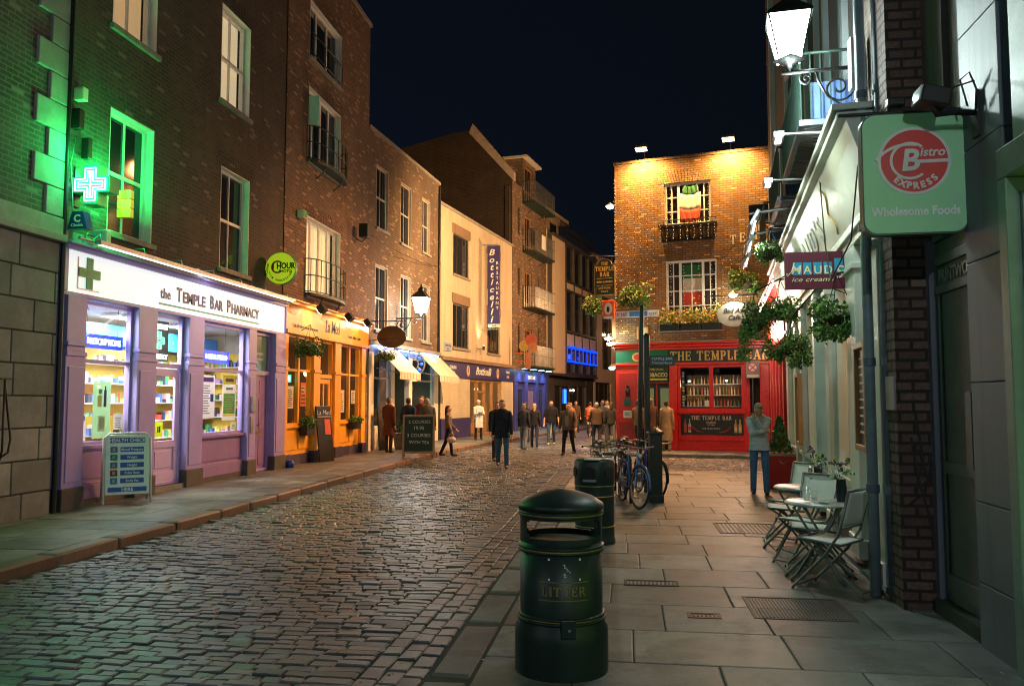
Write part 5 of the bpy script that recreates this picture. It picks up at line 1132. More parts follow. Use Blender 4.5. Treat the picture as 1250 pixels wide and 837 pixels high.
# fascia and ground floor
f = MB(); f.rows((-.08, -.3, 3.42, PW, .1, 3.5), (-.2, -.48, 3.5, PW, .1, 3.56), (-.05, -.2, 2.84, PW, .1, 2.92), (-.02, -.14, 3.34, PW, .1, 3.42)); f.build('cornice', m_red, Pb, bevel=.012)
MB().rows((-.2, -.5, 3.56, PW, .1, 3.6)).build('ledge', m_sill, Pb)
MB().rows((.02, -.12, 2.92, 1.75, .1, 3.34)).build('green_fascia', paint('dark_green_fascia', (.005, .10, .045), .4, 0, .1, 2), Pb)
bf = MB().rows((1.75, -.12, 2.92, PW, .1, 3.34)).build('black_fascia', paint('black_fascia_board', (.012, .012, .014), .35), Pb)
MB().serif('THE TEMPLE BAR', .3, 1.84, 2.98, -.121, .014, 'LEFT', sx=.82).build('gold_lettering', m_gold, bf)
disc(.15, -.128, -.121, 24, cx=.75, cz=3.12, sx=1.2).build('crest', m_gold, Pb); disc(.1, -.134, -.129, 24, cx=.75, cz=3.12, sx=1.2).build('crest_field', paint('sign_red', (.55, .03, .02), .4), Pb)
for a, b in ((.02, .82), (1.78, 2.05), (4.14, 4.32), (4.62, 4.9)):
    MB().rows((a, -.12, 0.1, b, .1, 2.84)).build('pilaster', m_red, Pb, bevel=.01)
MB().rows((.12, -.135, .3, .7, -.12, 1.0), (.12, -.135, 1.3, .7, -.12, 2.6)).build('pilaster_panel', m_redd, Pb, bevel=.008)
MB().rows((4.32, -.02, .1, 4.62, .1, 2.84)).build('dark_recess', m_dark, Pb); MB().rows((4.9, -.05, 0, PW, .1, 2.84)).build('side_panelling', m_redd, Pb)
# windows
m = MB(); m.frame(2.05, 1.36, 4.14, 2.84, .09, -.06, .06); m.box(3.06, -.06, 1.45, 3.18, .06, 2.75); w = m.build('pub_window', m_red, Pb, bevel=.006)
MB().quad((2.14, .01, 1.45), (4.05, .01, 1.45), (4.05, .01, 2.75), (2.14, .01, 2.75)).build('pane', m_glass, w)
m = MB(); m.text('LIVE MUSIC', .13, 2.6, 1.72, .005, .003).text('DAILY', .12, 2.6, 1.56, .005, .003)
m.build('glass_lettering', m_gold, w)
MB().rows((2.0, -.16, 1.28, 4.2, .1, 1.37)).build('window_sill', m_red, Pb, bevel=.01)
s = MB(); s.rows((2.05, -.03, .1, 4.14, .1, 1.28)); s.rows((2.05, -.09, .42, 4.14, -.03, .48), (2.05, -.08, .1, 4.14, -.03, .2)); s.build('stall_riser', m_red, Pb, bevel=.006)
mu = MB().rows((2.14, -.06, .6, 4.1, -.032, 1.24)).build('painted_panel', MATS['black_fascia_board'], Pb)
cr = paint('cream_lettering', (.66, .56, .4), .45)
MB().serif('THE TEMPLE BAR', .125, 3.1, 1.08, -.061, .006, sx=.82).text('DUBLIN', .085, 3.1, .97, -.061, .004).text('EST 1840', .06, 3.1, .9, -.061, .004).text('LIVE MUSIC DAILY', .07, 3.1, .78, -.061, .004).build('gold_lettering', cr, mu)
def bottle(mb, x, y, z, h=.3, r=.035): mb.lathe([(r, 0), (r, h * .58), (r * .4, h * .75), (r * .36, h)], 10, (x, y, z)); return mb
for x, cc in ((2.28, (.35, .13, .04)), (2.42, (.5, .45, .38)), (3.86, (.55, .3, .06)), (3.99, (.6, .4, .08))):
    m = MB(); m.prism([(x - .045, .68), (x + .045, .68), (x + .045, .92), (x + .016, 1.0), (x + .016, 1.1), (x - .016, 1.1), (x - .016, 1.0), (x - .045, .92)], -.066, -.061); m.build('painted_bottle', paint('bottle_%d' % int(cc[0] * 100 + cc[2] * 10), cc, .3), mu)
    MB().rows((x - .04, -.07, .74, x + .04, -.0665, .86)).build('painted_label', cr if x > 3 else MATS['sign_red'], mu)
for sg in (-1, 1):
    m = MB(); m.tube([(3.1 + sg * .25, -.062, .68), (3.1 + sg * .45, -.062, .72), (3.1 + sg * .6, -.062, .86)], .02, 5); m.build('painted_scroll', m_redd, mu)
# door and tobacco sign
MB().rows((.82, .3, .1, 1.78, .35, 2.25)).build('door', paint('dark_red_door', (.05, .01, .01), .35), Pb); MB().rows((.82, -.05, 2.25, 1.78, .35, 2.3), (1.27, .25, .1, 1.33, .3, 2.25)).build('door_frame', m_redd, Pb)
MB().rows((.95, .26, 1.0, 1.2, .295, 2.1), (1.42, .26, 1.0, 1.7, .295, 2.1)).build('door_pane', emit('dim_green_pane', (.1, .12, .05), .5), Pb)
t = thing('tobacco_sign', 'black gold lettered TOBACCO board over the pub door with pale blue end', 'sign', (*P0, 0), PA)
MB().box(.84, -.14, 2.3, 1.76, .0, 2.82).build('board', MATS['black_fascia_board'], t); MB().text('TOBACCO', .17, 1.38, 2.47, -.142, .008, bold=.006, sx=.9).text('FINE CIGARS', .075, 1.4, 2.68, -.142, .006).build('lettering', m_gold, t)
MB().box(1.05, -.15, 2.36, 1.74, -.141, 2.41).build('gold_rule', m_gold, t); MB().box(.86, -.148, 2.34, 1.0, -.141, 2.78).build('blue_panel', paint('plate_blue2', (.03, .08, .35), .4), t)
# interior: bar back with bottles
room(Pb, 1.9, 7, .15, 4, .1, 2.84, paint('dim_pub_wall', (.05, .03, .02), .6))
shelving('rows of lit bottles on the bar back inside the pub windows', 0, 2.5, 0, 0, 1.1, 3, (*pl(2.1, 1.3), 1.45), PA, 12, paint('bar_back', (.08, .04, .02), .4), [(.6, .35, .08), (.1, .25, .08), (.7, .6, .4), (.5, .1, .05), (.6, .55, .5)], 'bar shelves', True)
for i, x in enumerate((2.3, 3.0, 3.5)):
    P_ = pl(x, .7); t = thing('bar_lamp', 'small hanging bar lamp seen ' + ['at the left of the left pub window', 'behind the middle post of the pub window', 'in the right pub window'][i], 'lamp', (*P_, 2.35), 0, 'pub lamps'); MB().cyl((0, 0, 0), (0, 0, .16), .09, .03, 12).build('lamp_shade', m_steel, t); MB().ell((0, 0, 0), .04).build('bulb', emit('halogen', (1, .78, .45), 14), t); MB().cyl((0, 0, .16), (0, 0, .5), .006, n=5).build('flex', m_black, t); light('POINT', 'bar_light', (P_[0], P_[1], 2.2), 2.2, (1, .6, .3), .06)
for x, z, w_, c_, nm in ((2.22, 1.5, .07, (.3, .5, .9), 'string of pale blue and white badges hanging inside the left pub window edge'),):
    t = thing('badge_string', nm, 'decoration', (*P0, 0), PA); g = MB(); rb = random.Random(2)
    for k in range(12): g.tone = rb.choice([(.7, .75, .8), (.1, .3, .7), (.8, .8, .3), (.6, .6, .65)]); g.box(x - .03, -.004, 1.5 + k * .095, x + .04, .003, 1.5 + k * .095 + .07)
    g.build('badges', m_print, t)
tag(MB().box(0, 0, 0, .14, .01, .2).build('window_card', m_white, None, (*pl(2.9, -.02), 1.5), (0, 0, R(PA))), 'small white card in the lower right of the left pub window', 'card')
# painted wall lettering TEMPLE ESTD
wl = MB(); wl.serif('THE', .2, 4.55, 7.05, -.004, .004, sx=.85); 
for k, ch in enumerate('TEMPLE BAR'):
    u = k * .3; wl.serif(ch, .3, 3.78 + u, 6.68 + .28 * math.sin(min(1, u / 2.7) * math.pi) * .6, -.004, .004, 'LEFT', sx=.82)
wl.serif('ESTD. 1840', .2, 4.2, 6.42, -.004, .004, 'LEFT', sx=.95); wl.build('painted_lettering', paint('pale_painted_letters', (.72, .6, .42), .7, 0, .2, 5), Pb)
# wall boxes on the red pilaster
t = thing('wall_box', 'small cream metal box on the red pilaster left of the pub door', 'box', (*P0, 0), PA); MB().box(.28, -.2, 1.12, .55, -.136, 1.36).build('housing', m_ivory, t, bevel=.01); MB().rows((.32, -.208, 1.2, .51, -.2, 1.32)).build('panel', m_steel, t)
t = thing('wall_box', 'small dark green plaque on the red pilaster left of the pub door', 'plaque', (*P0, 0), PA); MB().box(.3, -.16, 1.52, .52, -.136, 1.75).build('plate', paint('dark_green_board', (.005, .08, .05), .4), t, bevel=.01); MB().rows((.32, -.166, 1.54, .5, -.16, 1.73)).build('panel', MATS['dark_green_board'], t)
t = thing('wall_ornament', 'dark cast figure ornament high on the red pilaster by the pub door', 'ornament', (*P0, 0), PA); MB().ell((.42, -.17, 1.98), .08, .04, .12).ell((.42, -.17, 2.16), .045, .03, .06).build('figure', m_black, t); MB().box(.34, -.16, 1.82, .5, -.137, 1.86).build('base', m_black, t)
# floodlights over the parapet
for i, x in enumerate((1.05, 3.85)):
    P_ = pl(x, -.55); t = thing('roof_floodlight', ['left floodlight on an arm above the pub parapet', 'right floodlight on an arm above the pub parapet'][i], 'floodlight', (*P_, 9.95), PA, 'pub floodlights')
    m = MB(); m.M = Matrix.Rotation(R(-18), 4, 'X'); m.box(-.2, -.12, 0, .2, .12, .12); m.build('lamp_head', m_steel, t, bevel=.02)
    m = MB(); m.M = Matrix.Rotation(R(-18), 4, 'X'); m.box(-.18, -.1, -.02, .18, .1, -.001); m.build('lens', emit('sodium_lens', (1, .62, .25), 10), t); MB().tube([(0, .1, .1), (0, .45, .05), (0, .6, -.25)], .02, 6).build('arm', m_black, t)
    light('SPOT', 'flood', (P_[0], P_[1], 9.85), 900, (1, .52, .16), .12, spot=165, aim=(*pl(x, .2), 6.0))
    light('SPOT', 'flood_spill', (*pl(x, -.7), 9.9), 2900, (1, .43, .15), .3, spot=92, aim=(*pl(x - 5.5, -6), 0))
# fairy lights: strings hanging down the wall
m_bulb = emit('fairy_bulb', (1, .72, .35), 1.3)
def fairy(label, xs, z0, z1, y=-.05, n=22):
    t = thing('fairy_light_string', label, 'string lights', (*P0, 0), PA, 'fairy lights on the pub'); w = MB(); b = MB(); rb = random.Random(int(xs[0] * 100))
    for x in xs:
        pts = [(x + .01 * math.sin(z * 7 + x * 9), y, z) for z in np.linspace(z0, z1, 8)]; w.tube(pts, .003, 4)
        for k in range(n):
            z = z0 + (z1 - z0) * (k + rb.random() * .6) / n; b._ell((x + rb.uniform(-.015, .015), y - .012, z), .007, .007, .01, 5, 4)
    w.build('wire', m_black, t); b.build('bulbs', m_bulb, t)
fairy('fairy lights down the left corner of the pub brickwork', [.0, .05], 4.0, 9.2, -.06, 44)
for k in range(6): fairy(['first', 'second', 'third', 'fourth', 'fifth', 'sixth'][k] + ' vertical fairy light string on the pub wall counted from the left corner', [.22 + k * .22], 3.9, 9.0, -.03, 24)
fairy('fairy light curtain across the top pub window', [1.75, 1.9, 3.0, 3.13], 7.45, 8.8, -.02, 12); fairy('fairy lights hanging from the iron guard under the top pub window', [1.6 + k * .22 for k in range(9)], 6.9, 7.5, -.32, 6)
fairy('fairy light curtain across the large lower pub window', [1.75, 1.88, 2.3, 2.78, 3.2, 3.3], 4.35, 6.25, -.02, 16)
fairy('fairy lights down the pub wall right of the windows', [3.55, 3.8, 4.05, 4.3], 4.2, 6.3, -.03, 14)
# small lit lamp at roof corner and teal lamps at the pub's left corner
def glamp(label, loc, c, es, power, d=(-.25, 0)):
    t = thing('bulkhead_lamp', label, 'lamp', loc); MB().lathe([(.16, 0), (.15, .04), (.05, .1), (.02, .14)], 14).build('lamp_shade', m_steel, t); MB().lathe([(.03, -.09), (.1, -.06), (.13, -.002)], 14).build('glass', emit('lamp_%s' % str(round(c[0] * 10 + c[2])), c, es), t); MB().tube([(0, 0, .12), (-d[0], -d[1], .16)], .015, 5).build('arm', m_black, t); light('POINT', label[:12], (loc[0], loc[1], loc[2] - .15), power, c, .08)
light('SPOT', 'corner_fill', (*pl(-.55, .3), 8.2), 5200, (1, .55, .22), .15, spot=150, aim=(-6.5, 36, 3))  # extra spot added beside the corner bulb to warm the left-hand fronts
wall_lantern('added warm bracket lantern hidden round the pub corner to light the far fronts', (2.1, 41, 7.0), 180, 1.1, 4200, (1, .55, .24), .8, 12)  # added lantern, hidden by the pub, that warms the modern block
glamp('tiny bright bulb at the top left corner of the pub', (*pl(-.2, .1), 8.3), (1, .85, .6), 18, 8, (-.2, 0))
glamp('cool white lamp on the arm at the left end of the pub cornice', (*pl(-.1, -.6), 3.75), (.9, 1, .8), 18, 80, (-.1, -.4))
glamp('teal lit lamp low on the wall behind the pub corner', (2.0 - 2.6, 33, 3.0), (.3, .9, 1), 20, 35, (-.6, 0))
glamp('white green lamp on the bracket over the oval sign', (*pl(3.95, -.9), 4.95), (1, .95, .7), 18, 60, (-.3, 0))
# projecting signs
t = thing('hanging_sign', 'black arched hanging sign reading THE TEMPLE BAR in gold at the left pub corner', 'hanging sign', (*pl(-.34, -.1), 5.25), PA)
m = MB(); pts = [(-.34, 0), (.34, 0), (.34, .95)] + [(.28, 1.02)] + [(.24 * math.cos(R(a)), 1.02 + .2 * math.sin(R(a))) for a in range(0, 181, 20)] + [(-.28, 1.02), (-.34, .95)]
m.prism(pts, -.04, .04).build('board', MATS['black_fascia_board'], t); MB().prism([(x * 1.05, z * 1.02 - .02) for x, z in pts], -.03, .03).build('gold_edge', m_gold, t)
x = MB(); x.serif('THE', .1, 0, 1.0, -.041, .005, sx=.9); x.serif('TEMPLE', .15, 0, .8, -.041, .005, sx=.8); x.serif('BAR', .15, 0, .61, -.041, .005, sx=.8); x.rows((-.26, -.046, .54, .26, -.041, .555), (-.26, -.046, .3, .26, -.041, .315)); x.text('BEER GARDEN', .085, 0, .4, -.041, .005, bold=.002).text('LIVE MUSIC', .085, 0, .19, -.041, .005, bold=.002).text('DAILY', .085, 0, .08, -.041, .005, bold=.002); x.build('lettering', m_gold, t)
MB().tube([(-.55, 0, 1.35), (.5, 0, 1.27)], .018, 6).tube([(-.25, 0, 1.34), (-.25, 0, 1.0)], .01, 5).tube([(.25, 0, 1.3), (.25, 0, 1.0)], .01, 5).build('bracket', m_black, t)
t = thing('lantern_sign', 'small orange red framed sign with white oval hanging by the pub corner basket', 'hanging sign', (*pl(.0, -.9), 4.35), PA)
MB().rows((-.2, -.06, 0, .2, .06, .6)).build('frame', paint('orange_red', (.7, .10, .03), .4), t, bevel=.02); disc(.2, -.075, -.061, 24, cz=.32, sx=.65).build('oval', m_white, t); MB().rows((-.15, -.07, .01, .15, -.061, .07)).build('name_strip', m_white, t); MB().ell((0, -.08, .3), .05, .01, .1).build('emblem', m_black, t)
MB().tube([(0, 0, .6), (.1, .4, .65), (.1, .8, .65)], .015, 5).build('bracket', m_black, t)
t = thing('direction_sign', 'pale blue and white direction sign on the lower pub wall beside the street pole', 'sign', (*pl(.2, -.32), 4.42), PA); MB().rows((-.1, -.02, 0, 1.32, .02, .22)).build('plate', paint('plate_pale', (.6, .68, .74), .4), t); MB().rows((.35, -.026, .03, .95, -.02, .19)).build('blue_field', paint('plate_midblue', (.05, .2, .5), .4), t); MB().text('P 165', .16, .1, .05, -.021, .004).text('CITY', .12, 1.13, .06, -.021, .004).build('lettering', navy, t); MB().rows((.2, 0, .08, .24, .3, .12), (1.0, 0, .08, 1.04, .3, .12)).build('bracket', m_black, t)
t = thing('oval_sign', 'grey oval hanging sign with script lettering on the right of the pub wall', 'hanging sign', (*pl(3.95, -.75), 4.35), PA); disc(.38, -.04, .04, 36, sx=1.35).build('oval_board', paint('sage_board', (.26, .25, .2), .5), t); MB().text('Bad Ass', .2, 0, .05, -.042, .006, shear=.3, bold=.004).text('Cafe', .2, 0, -.16, -.042, .006, shear=.3, bold=.004).build('lettering', m_black, t)
MB().tube([(-.9, 0, .6), (.7, 0, .6)], .018, 6).tube([(-.25, 0, .6), (-.25, 0, .36)], .01, 5).tube([(.25, 0, .6), (.25, 0, .36)], .01, 5).tube([(.7, 0, .6), (.7, .75, .6)], .015, 5).build('bracket', m_black, t)
t = thing('wall_floodlight', 'black box floodlight on a bracket at the right side of the pub wall', 'floodlight', (*pl(4.75, -.6), 7.25), PA); MB().box(-.3, -.15, 0, .3, .15, .5).build('lamp_head', m_black, t, bevel=.02); MB().tube([(.1, .1, 0), (.25, .3, -.25), (.3, .6, -.2)], .02, 5).build('bracket', m_black, t)
t = thing('picture_frame', 'small lit framed picture on the pub wall under the direction sign', 'picture', (*P0, 0), PA); MB().frame(.72, 3.72, 1.1, 4.12, .04, -.05, 0).build('frame', m_gold, t); MB().box(.76, -.02, 3.76, 1.06, 0, 4.08).build('print', m_ivory, t)
# ------------------------------------------------------------------ right side of the street; local x runs toward the camera, -y is outward
R0 = (3.34, 17.21); RA = -96.1
def rl(x, y): a = R(RA); return (R0[0] + x * math.cos(a) - y * math.sin(a), R0[1] + x * math.sin(a) + y * math.cos(a))
m_mint = paint('pale_mint_paint', (.52, .58, .52), .35, 0, .12, 2, .08, .15); m_pipe = paint('blue_grey_pipe', (.09, .11, .15), .4, .1, .3, 4)
m_rend = render_wall('grey_brown_render', (.13, .105, .095), .4); m_blue = paint('pale_blue_frame', (.42, .46, .48), .5, 0, .12, 2)
Rb = thing('row_building', 'tall grey brown building with pale mint cafe front and iron balconies on the right', 'building', (*R0, 0), RA)
rops = [(.2, 4.9, 1.7, 8.2), (3.9, 4.9, 5.2, 8.2), (6.3, 4.9, 7.7, 8.2)]
RX0, RX1 = -6.3, 9.78
mb = MB(); facade(mb, RX0, 4.42, RX1, 13.5, rops + [(-2.8, 4.9, -1.5, 7.6), (-5.6, 4.9, -4.4, 7.6), (.2, 9.2, 1.7, 11.5), (3.9, 9.2, 5.2, 11.5), (6.3, 9.2, 7.7, 11.5)], .2); mb.quad((RX0, 8, 0), (RX0, 0, 0), (RX0, 0, 13.5), (RX0, 8, 13.5)); mb.quad((RX1, 0, 0), (RX1, 8, 0), (RX1, 8, 13.5), (RX1, 0, 13.5)); mb.build('rendered_wall', m_rend, Rb)
for a, b, c, d in rops + [(-2.8, 4.9, -1.5, 7.6), (-5.6, 4.9, -4.4, 7.6)]:
    w = sash(Rb, a, b, c, d, .18, m_blue, m_pane, 2, 3, .1, True); MB().rows((a - .16, -.07, b, a - .002, .1, d + .16), (c + .002, -.07, b, c + .16, .1, d + .16), (a, -.07, d + .002, c, .1, d + .16)).build('architrave', m_blue, w)
MB().rows((8.9, -.05, 4.42, 9.76, .05, 13.5)).build('brick_panel', b_dark, Rb)
MB().rows((2.6, -.12, 4.42, 2.9, .1, 13.5), (-3.6, -.12, 4.42, -3.3, .1, 13.5)).build('wall_strip', m_blue, Rb)
# cafe fascia, leaning forward, and front
f = MB(); f.add([(-.3, -.10, 3.5), (9.76, -.10, 3.5), (9.76, -.34, 4.22), (-.3, -.34, 4.22), (-.3, .1, 3.5), (9.76, .1, 3.5), (9.76, .1, 4.22), (-.3, .1, 4.22)], [(0, 1, 2, 3), (5, 4, 7, 6), (4, 5, 1, 0), (3, 2, 6, 7), (4, 0, 3, 7), (1, 5, 6, 2)])
fo = f.build('fascia_sign', m_mint, Rb); MB().rows((-.32, -.42, 4.22, 9.78, .1, 4.28), (-.32, -.46, 4.3, 9.78, .1, 4.36), (-.3, -.16, 3.4, 9.77, .1, 3.49), (-.3, -.12, 3.3, 9.77, .1, 3.4)).build('cornice', m_mint, Rb, bevel=.01)
x = MB(); x.M = Matrix.Translation((0, -.10, 3.5)) @ Matrix.Rotation(math.atan2(.24, .72), 4, 'X'); x.text("MAUD'S", .45, 5.5, .2, -.003, .01, sx=1.3, bold=.004, spacing=1.4); x.build('lettering', m_steel, fo)
x = MB(); x.M = Matrix.Translation((0, -.10, 3.5)) @ Matrix.Rotation(math.atan2(.24, .72), 4, 'X'); x.tube([(7.6 + .1 * math.sin(k * .9), -.006, .1 + k * .05) for k in range(12)], .012, 5); x.build('gold_flourish', m_gold, fo)
pilr = [(-.3, .05), (1.5, 1.75), (2.55, 2.85), (4.55, 4.8), (6.0, 6.35), (7.9, 8.5), (9.42, 9.74)]
for a, b in pilr:
    MB().rows((a, -.12, .3, b, .1, 3.3), (a - .02, -.15, .1, b + .02, .1, .3), (a - .02, -.15, 3.05, b + .02, .1, 3.12)).build('pilaster', m_mint, Rb, bevel=.01)
for i, (a, b) in enumerate(((.05, 1.5), (1.75, 2.55), (2.85, 4.55), (4.8, 6.0), (6.35, 7.9), (8.5, 9.42))):
    if i == 3:
        MB().rows((a, .1, .12, b, .14, 3.3)).build('door', m_mint, Rb); MB().rows((a + .2, .09, 1.0, b - .2, .099, 2.6)).build('door_pane', m_pane, Rb); continue
    m = MB(); m.frame(a, .82, b, 3.3, .08, -.03, .06); m.box(a + .08, -.02, 2.55, b - .08, .05, 2.62); w = m.build('cafe_window', m_mint, Rb, bevel=.005); MB().quad((a + .08, .02, .9), (b - .08, .02, .9), (b - .08, .02, 3.22), (a + .08, .02, 3.22)).build('pane', m_glass, w)
    MB().rows((a, -.02, .28, b, .1, .82), (a, -.1, .76, b, .05, .82), (a + .12, -.04, .36, b - .12, -.02, .68)).build('stall_riser', m_mint, Rb, bevel=.006); MB().box(a, -.06, 0, b, .1, .28).build('base_course', m_plinth, Rb)
MB().rows((8.62, -.1, 1.2, 8.67, -.04, 2.2)).build('recess_edge', m_black, Rb)
room(Rb, .0, 9.7, .16, 4, .1, 3.4, paint('warm_cafe_room', (.42, .24, .12), .6, 0, .2, 1, 0))
for i, x in enumerate((1.0, 3.6, 6.9, 8.9)):
    P_ = rl(x, 1.4); t = thing('pendant_lamp', 'warm pendant lamp in the mint cafe ' + ['behind its farthest window', 'behind its middle window', 'behind the window at the cafe tables', 'behind the window with the menu frame'][i], 'lamp', (*P_, 2.3), 0, 'cafe pendant lamps')
    MB().lathe([(.16, 0), (.12, .1), (.03, .16)], 14).build('lamp_shade', m_steel, t); MB().ell((0, 0, .0), .05).build('bulb', emit('warm_lamp', (1, .62, .28), 7), t); MB().cyl((0, 0, .16), (0, 0, 1.08), .006, n=5).build('flex', m_black, t); light('POINT', 'cafe_light', (P_[0], P_[1], 2.15), 24, (1, .62, .3), .1)
shelving('shelves of cups and tubs inside the mint cafe window', 0, 3.2, 0, 0, 1.6, 4, (*rl(5.6, 2.6), 1.0), RA, 21, m_pine, [(.7, .7, .7), (.6, .1, .1), (.2, .3, .6), (.8, .7, .5)])
t = thing('lit_menu_screen', 'bright white and pink lit drinks screen inside the cafe window', 'screen', (*rl(7.6, 1.0), 1.55), RA + 35); MB().box(-.2, 0, 0, .2, .06, .75).build('screen', emit('screen_glow', (.8, .9, 1), 1.8), t); MB().rows((-.2, -.005, .3, .2, -.001, .45)).build('pink_band', emit('screen_pink', (.9, .2, .45), 1.5), t)
# menu frames on the wall
def menuframe(label, x0, x1, z0, z1, c):
    t = thing('framed_menu', label, 'menu frame', (*R0, 0), RA); MB().frame(x0, z0, x1, z1, .06, -.2, -.13).build('frame', m_pine, t, bevel=.006); MB().box(x0 + .06, -.16, z0 + .06, x1 - .06, -.14, z1 - .06).build('menu_board', c, t)
    m = MB()
    for k in range(10):
        z = z1 - .16 - k * (z1 - z0 - .25) / 10; m.box(x0 + .1, -.164, z, x1 - .1 - rnd.uniform(0, .15), -.161, z + .018)
    m.build('print', m_ivory, t)
menuframe('tall gold framed menu board on the mint cafe front beside the drainpipe', 8.82, 9.42, 1.22, 2.25, paint('menu_black', (.03, .035, .035), .3))
menuframe('narrow brown framed poster on the far pilaster of the mint cafe', 2.42, 2.98, .95, 2.15, paint('menu_tan', (.4, .28, .12), .5))
# drainpipes
for i, (x, y, rr) in enumerate(((9.72, -.2, .045), (9.84, -.07, .05))):
    P_ = rl(x, y); t = thing('drainpipe', ['pale blue grey drainpipe at the end of the mint cafe', 'dark blue drainpipe against the brick pier'][i], 'drainpipe', (*P_, 0)); m = MB(); m.tube([(0, 0, .02), (0, 0, 3.0), (.02, .02, 3.3), (0, 0, 3.6), (0, 0, 7)], rr, 12); m.build('pipe', m_pipe if i else paint('grey_blue_pipe', (.2, .26, .3), .4, .1, .3, 4), t)
    c = MB()
    for z in (.9, 2.0, 3.2, 4.4): c.cyl((0, 0, z), (0, 0, z + .07), rr * 1.25, n=12)
    c.build('collar', m_pipe, t)
tag(MB().tube([(2.2, 9.6, 4.2), (2.12, 9.1, 3.4), (2.05, 8.6, 2.9), (2.1, 8.0, 3.2), (2.12, 7.7, 4.0), (2.15, 7.6, 4.6)], .008, 5).build('loose_cable', m_black), 'black cable hanging in a loop in front of the mint cafe fascia', 'cable')
# balconies of the row building
def rbal(x0, x1, z, lab):
    b = MB().rows((x0, -.62, z - .06, x1, -.56, z), (x0, -.56, z - .06, x0 + .06, 0, z), (x1 - .06, -.56, z - .06, x1, 0, z)).build('balcony', m_pipe, Rb); b['label'] = lab
    m = MB(); n = int((x1 - x0) / .075)
    for k in range(n): m.box(x0 + .06 + k * .075, -.56, z - .04, x0 + .06 + k * .075 + .045, -.0, z - .01)
    m.build('slatted_floor', m_sill, b); r = MB(); h = .72
    for k in range(int((x1 - x0) / .09) + 1): r.cyl((x0 + .02 + k * .09, -.6, z), (x0 + .02 + k * .09, -.6, z + h), .009, n=5, caps=False)
    for k in range(7):
        for xx in (x0 + .02, x1 - .02): r.cyl((xx, -.6 + k * .1, z), (xx, -.6 + k * .1, z + h), .009, n=5, caps=False)
    r.tube([(x0 + .02, 0, z + h), (x0 + .02, -.6, z + h), (x1 - .02, -.6, z + h), (x1 - .02, 0, z + h)], .018, 6); r.build('railing', m_iron, b)
    MB().rows((x1 - .1, -.5, z + .03, x1 - .08, -.02, z + .42)).build('back_panel', paint('blue_panel_paint', (.04, .08, .22), .5), b)
rbal(6.2, 8.6, 4.62, 'nearest slatted balcony with blue panel'); rbal(3.3, 5.3, 4.62, 'middle slatted balcony'); rbal(.0, 1.9, 4.62, 'far slatted balcony')
# sign lights on arms
tw = emit('tube_white_bright', (.95, 1, .97), 9); tb = emit('sign_tube', (.75, .88, 1), 5)
for i, x in enumerate((5.0, 3.4, 1.8)):
    t = thing('arm_light', ['nearest', 'middle', 'farthest'][i] + ' of the three tilted sign lights on arms above the mint cafe fascia', 'sign light', (*R0, 0), RA, 'sign lights above the cafe fascia')
    MB().cyl((x, -.1, 4.55), (x, -1.0, 4.45), .022, n=8).build('arm', m_steel, t)
    m = MB(); m.M = Matrix.Translation((x, -.95, 4.3)) @ Matrix.Rotation(R(-30), 4, 'X'); m.box(-.42, -.03, -.12, .42, .03, .14); m.build('reflector', m_steel, t, bevel=.01)
    m = MB(); m.M = Matrix.Translation((x, -.95, 4.3)) @ Matrix.Rotation(R(-30), 4, 'X'); m.box(-.4, .031, -.06, .4, .045, -.02); m.build('lit_tube', tb, t)
    light('SPOT', 'sign_light', (*rl(x, -.88), 4.3), 50, (.9, 1, .76), .12, spot=140, aim=(*rl(x + .3, -.1), 3.75))
for x in (7.0, 8.8): light('SPOT', 'fascia_wash', (*rl(x, -.85), 4.34), 26, (.9, 1, .76), .12, spot=140, aim=(*rl(x, -.1), 3.8)); 
for i, x in enumerate((7.0, 8.8)):
    t = thing('arm_light', ['small steel sign light on an arm over the cafe fascia below the first balcony', 'slim steel sign light on an arm beside the lantern bracket'][i], 'sign light', (*R0, 0), RA); MB().cyl((x, -.1, 4.4), (x, -.85, 4.42), .016, n=8).build('arm', m_steel, t); MB().box(x - .12, -.9, 4.36, x + .12, -.8, 4.42).build('reflector', m_steel, t); MB().box(x - .1, -.88, 4.352, x + .1, -.82, 4.359).build('lit_tube', tb, t)
# red shopfront farther on
Rr = thing('red_shopfront', 'deep red panelled shopfront at the far end of the right-hand row', 'shopfront', (*R0, 0), RA)
for k, x in enumerate((-6.2, -5.1, -4.0, -2.9, -1.8, -.7)):
    MB().rows((x, -.1, .3, x + .28, .1, 3.6)).build('pilaster', m_redd, Rr, bevel=.01)
    if k < 5: MB().rows((x + .28, 0, .3, x + 1.1, .1, 1.0), (x + .36, -.02, .4, x + 1.0, 0, .9)).build('stall_riser', m_redd, Rr, bevel=.006); MB().rows((x + .28, .02, 1.0, x + 1.1, .05, 3.0)).build('pane', m_pane, Rr)
MB().rows((-6.3, -.14, 0, -.32, .1, .3)).build('base_course', m_plinth, Rr); MB().rows((-6.3, -.3, 3.6, -.32, .1, 3.68), (-6.3, -.16, 3.0, -.32, .1, 3.6), (-6.3, -.36, 4.3, -.32, .1, 4.38), (-6.3, -.1, 3.68, -.32, .1, 4.3)).build('fascia', m_red, Rr, bevel=.01)
for i, z in enumerate((3.72, 4.2)):
    fl = MB(); tu = MB()
    for k in range(14): fl.box(-6.0 + k * .42, -.36, z, -5.72 + k * .42, -.3, z + .05); tu.ell((-5.86 + k * .42, -.34, z - .04), .035)
    fl.build('lamp_strip', m_steel, Rr); tu.build('bulb_row', emit('pink_white_bulb', (1, .72, .55), 10), Rr)
for x in (-1.5, -3.5, -5.3): light('POINT', 'bulb_row_light', (*rl(x, -.7), 3.6), 75, (1, .6, .42), .3)

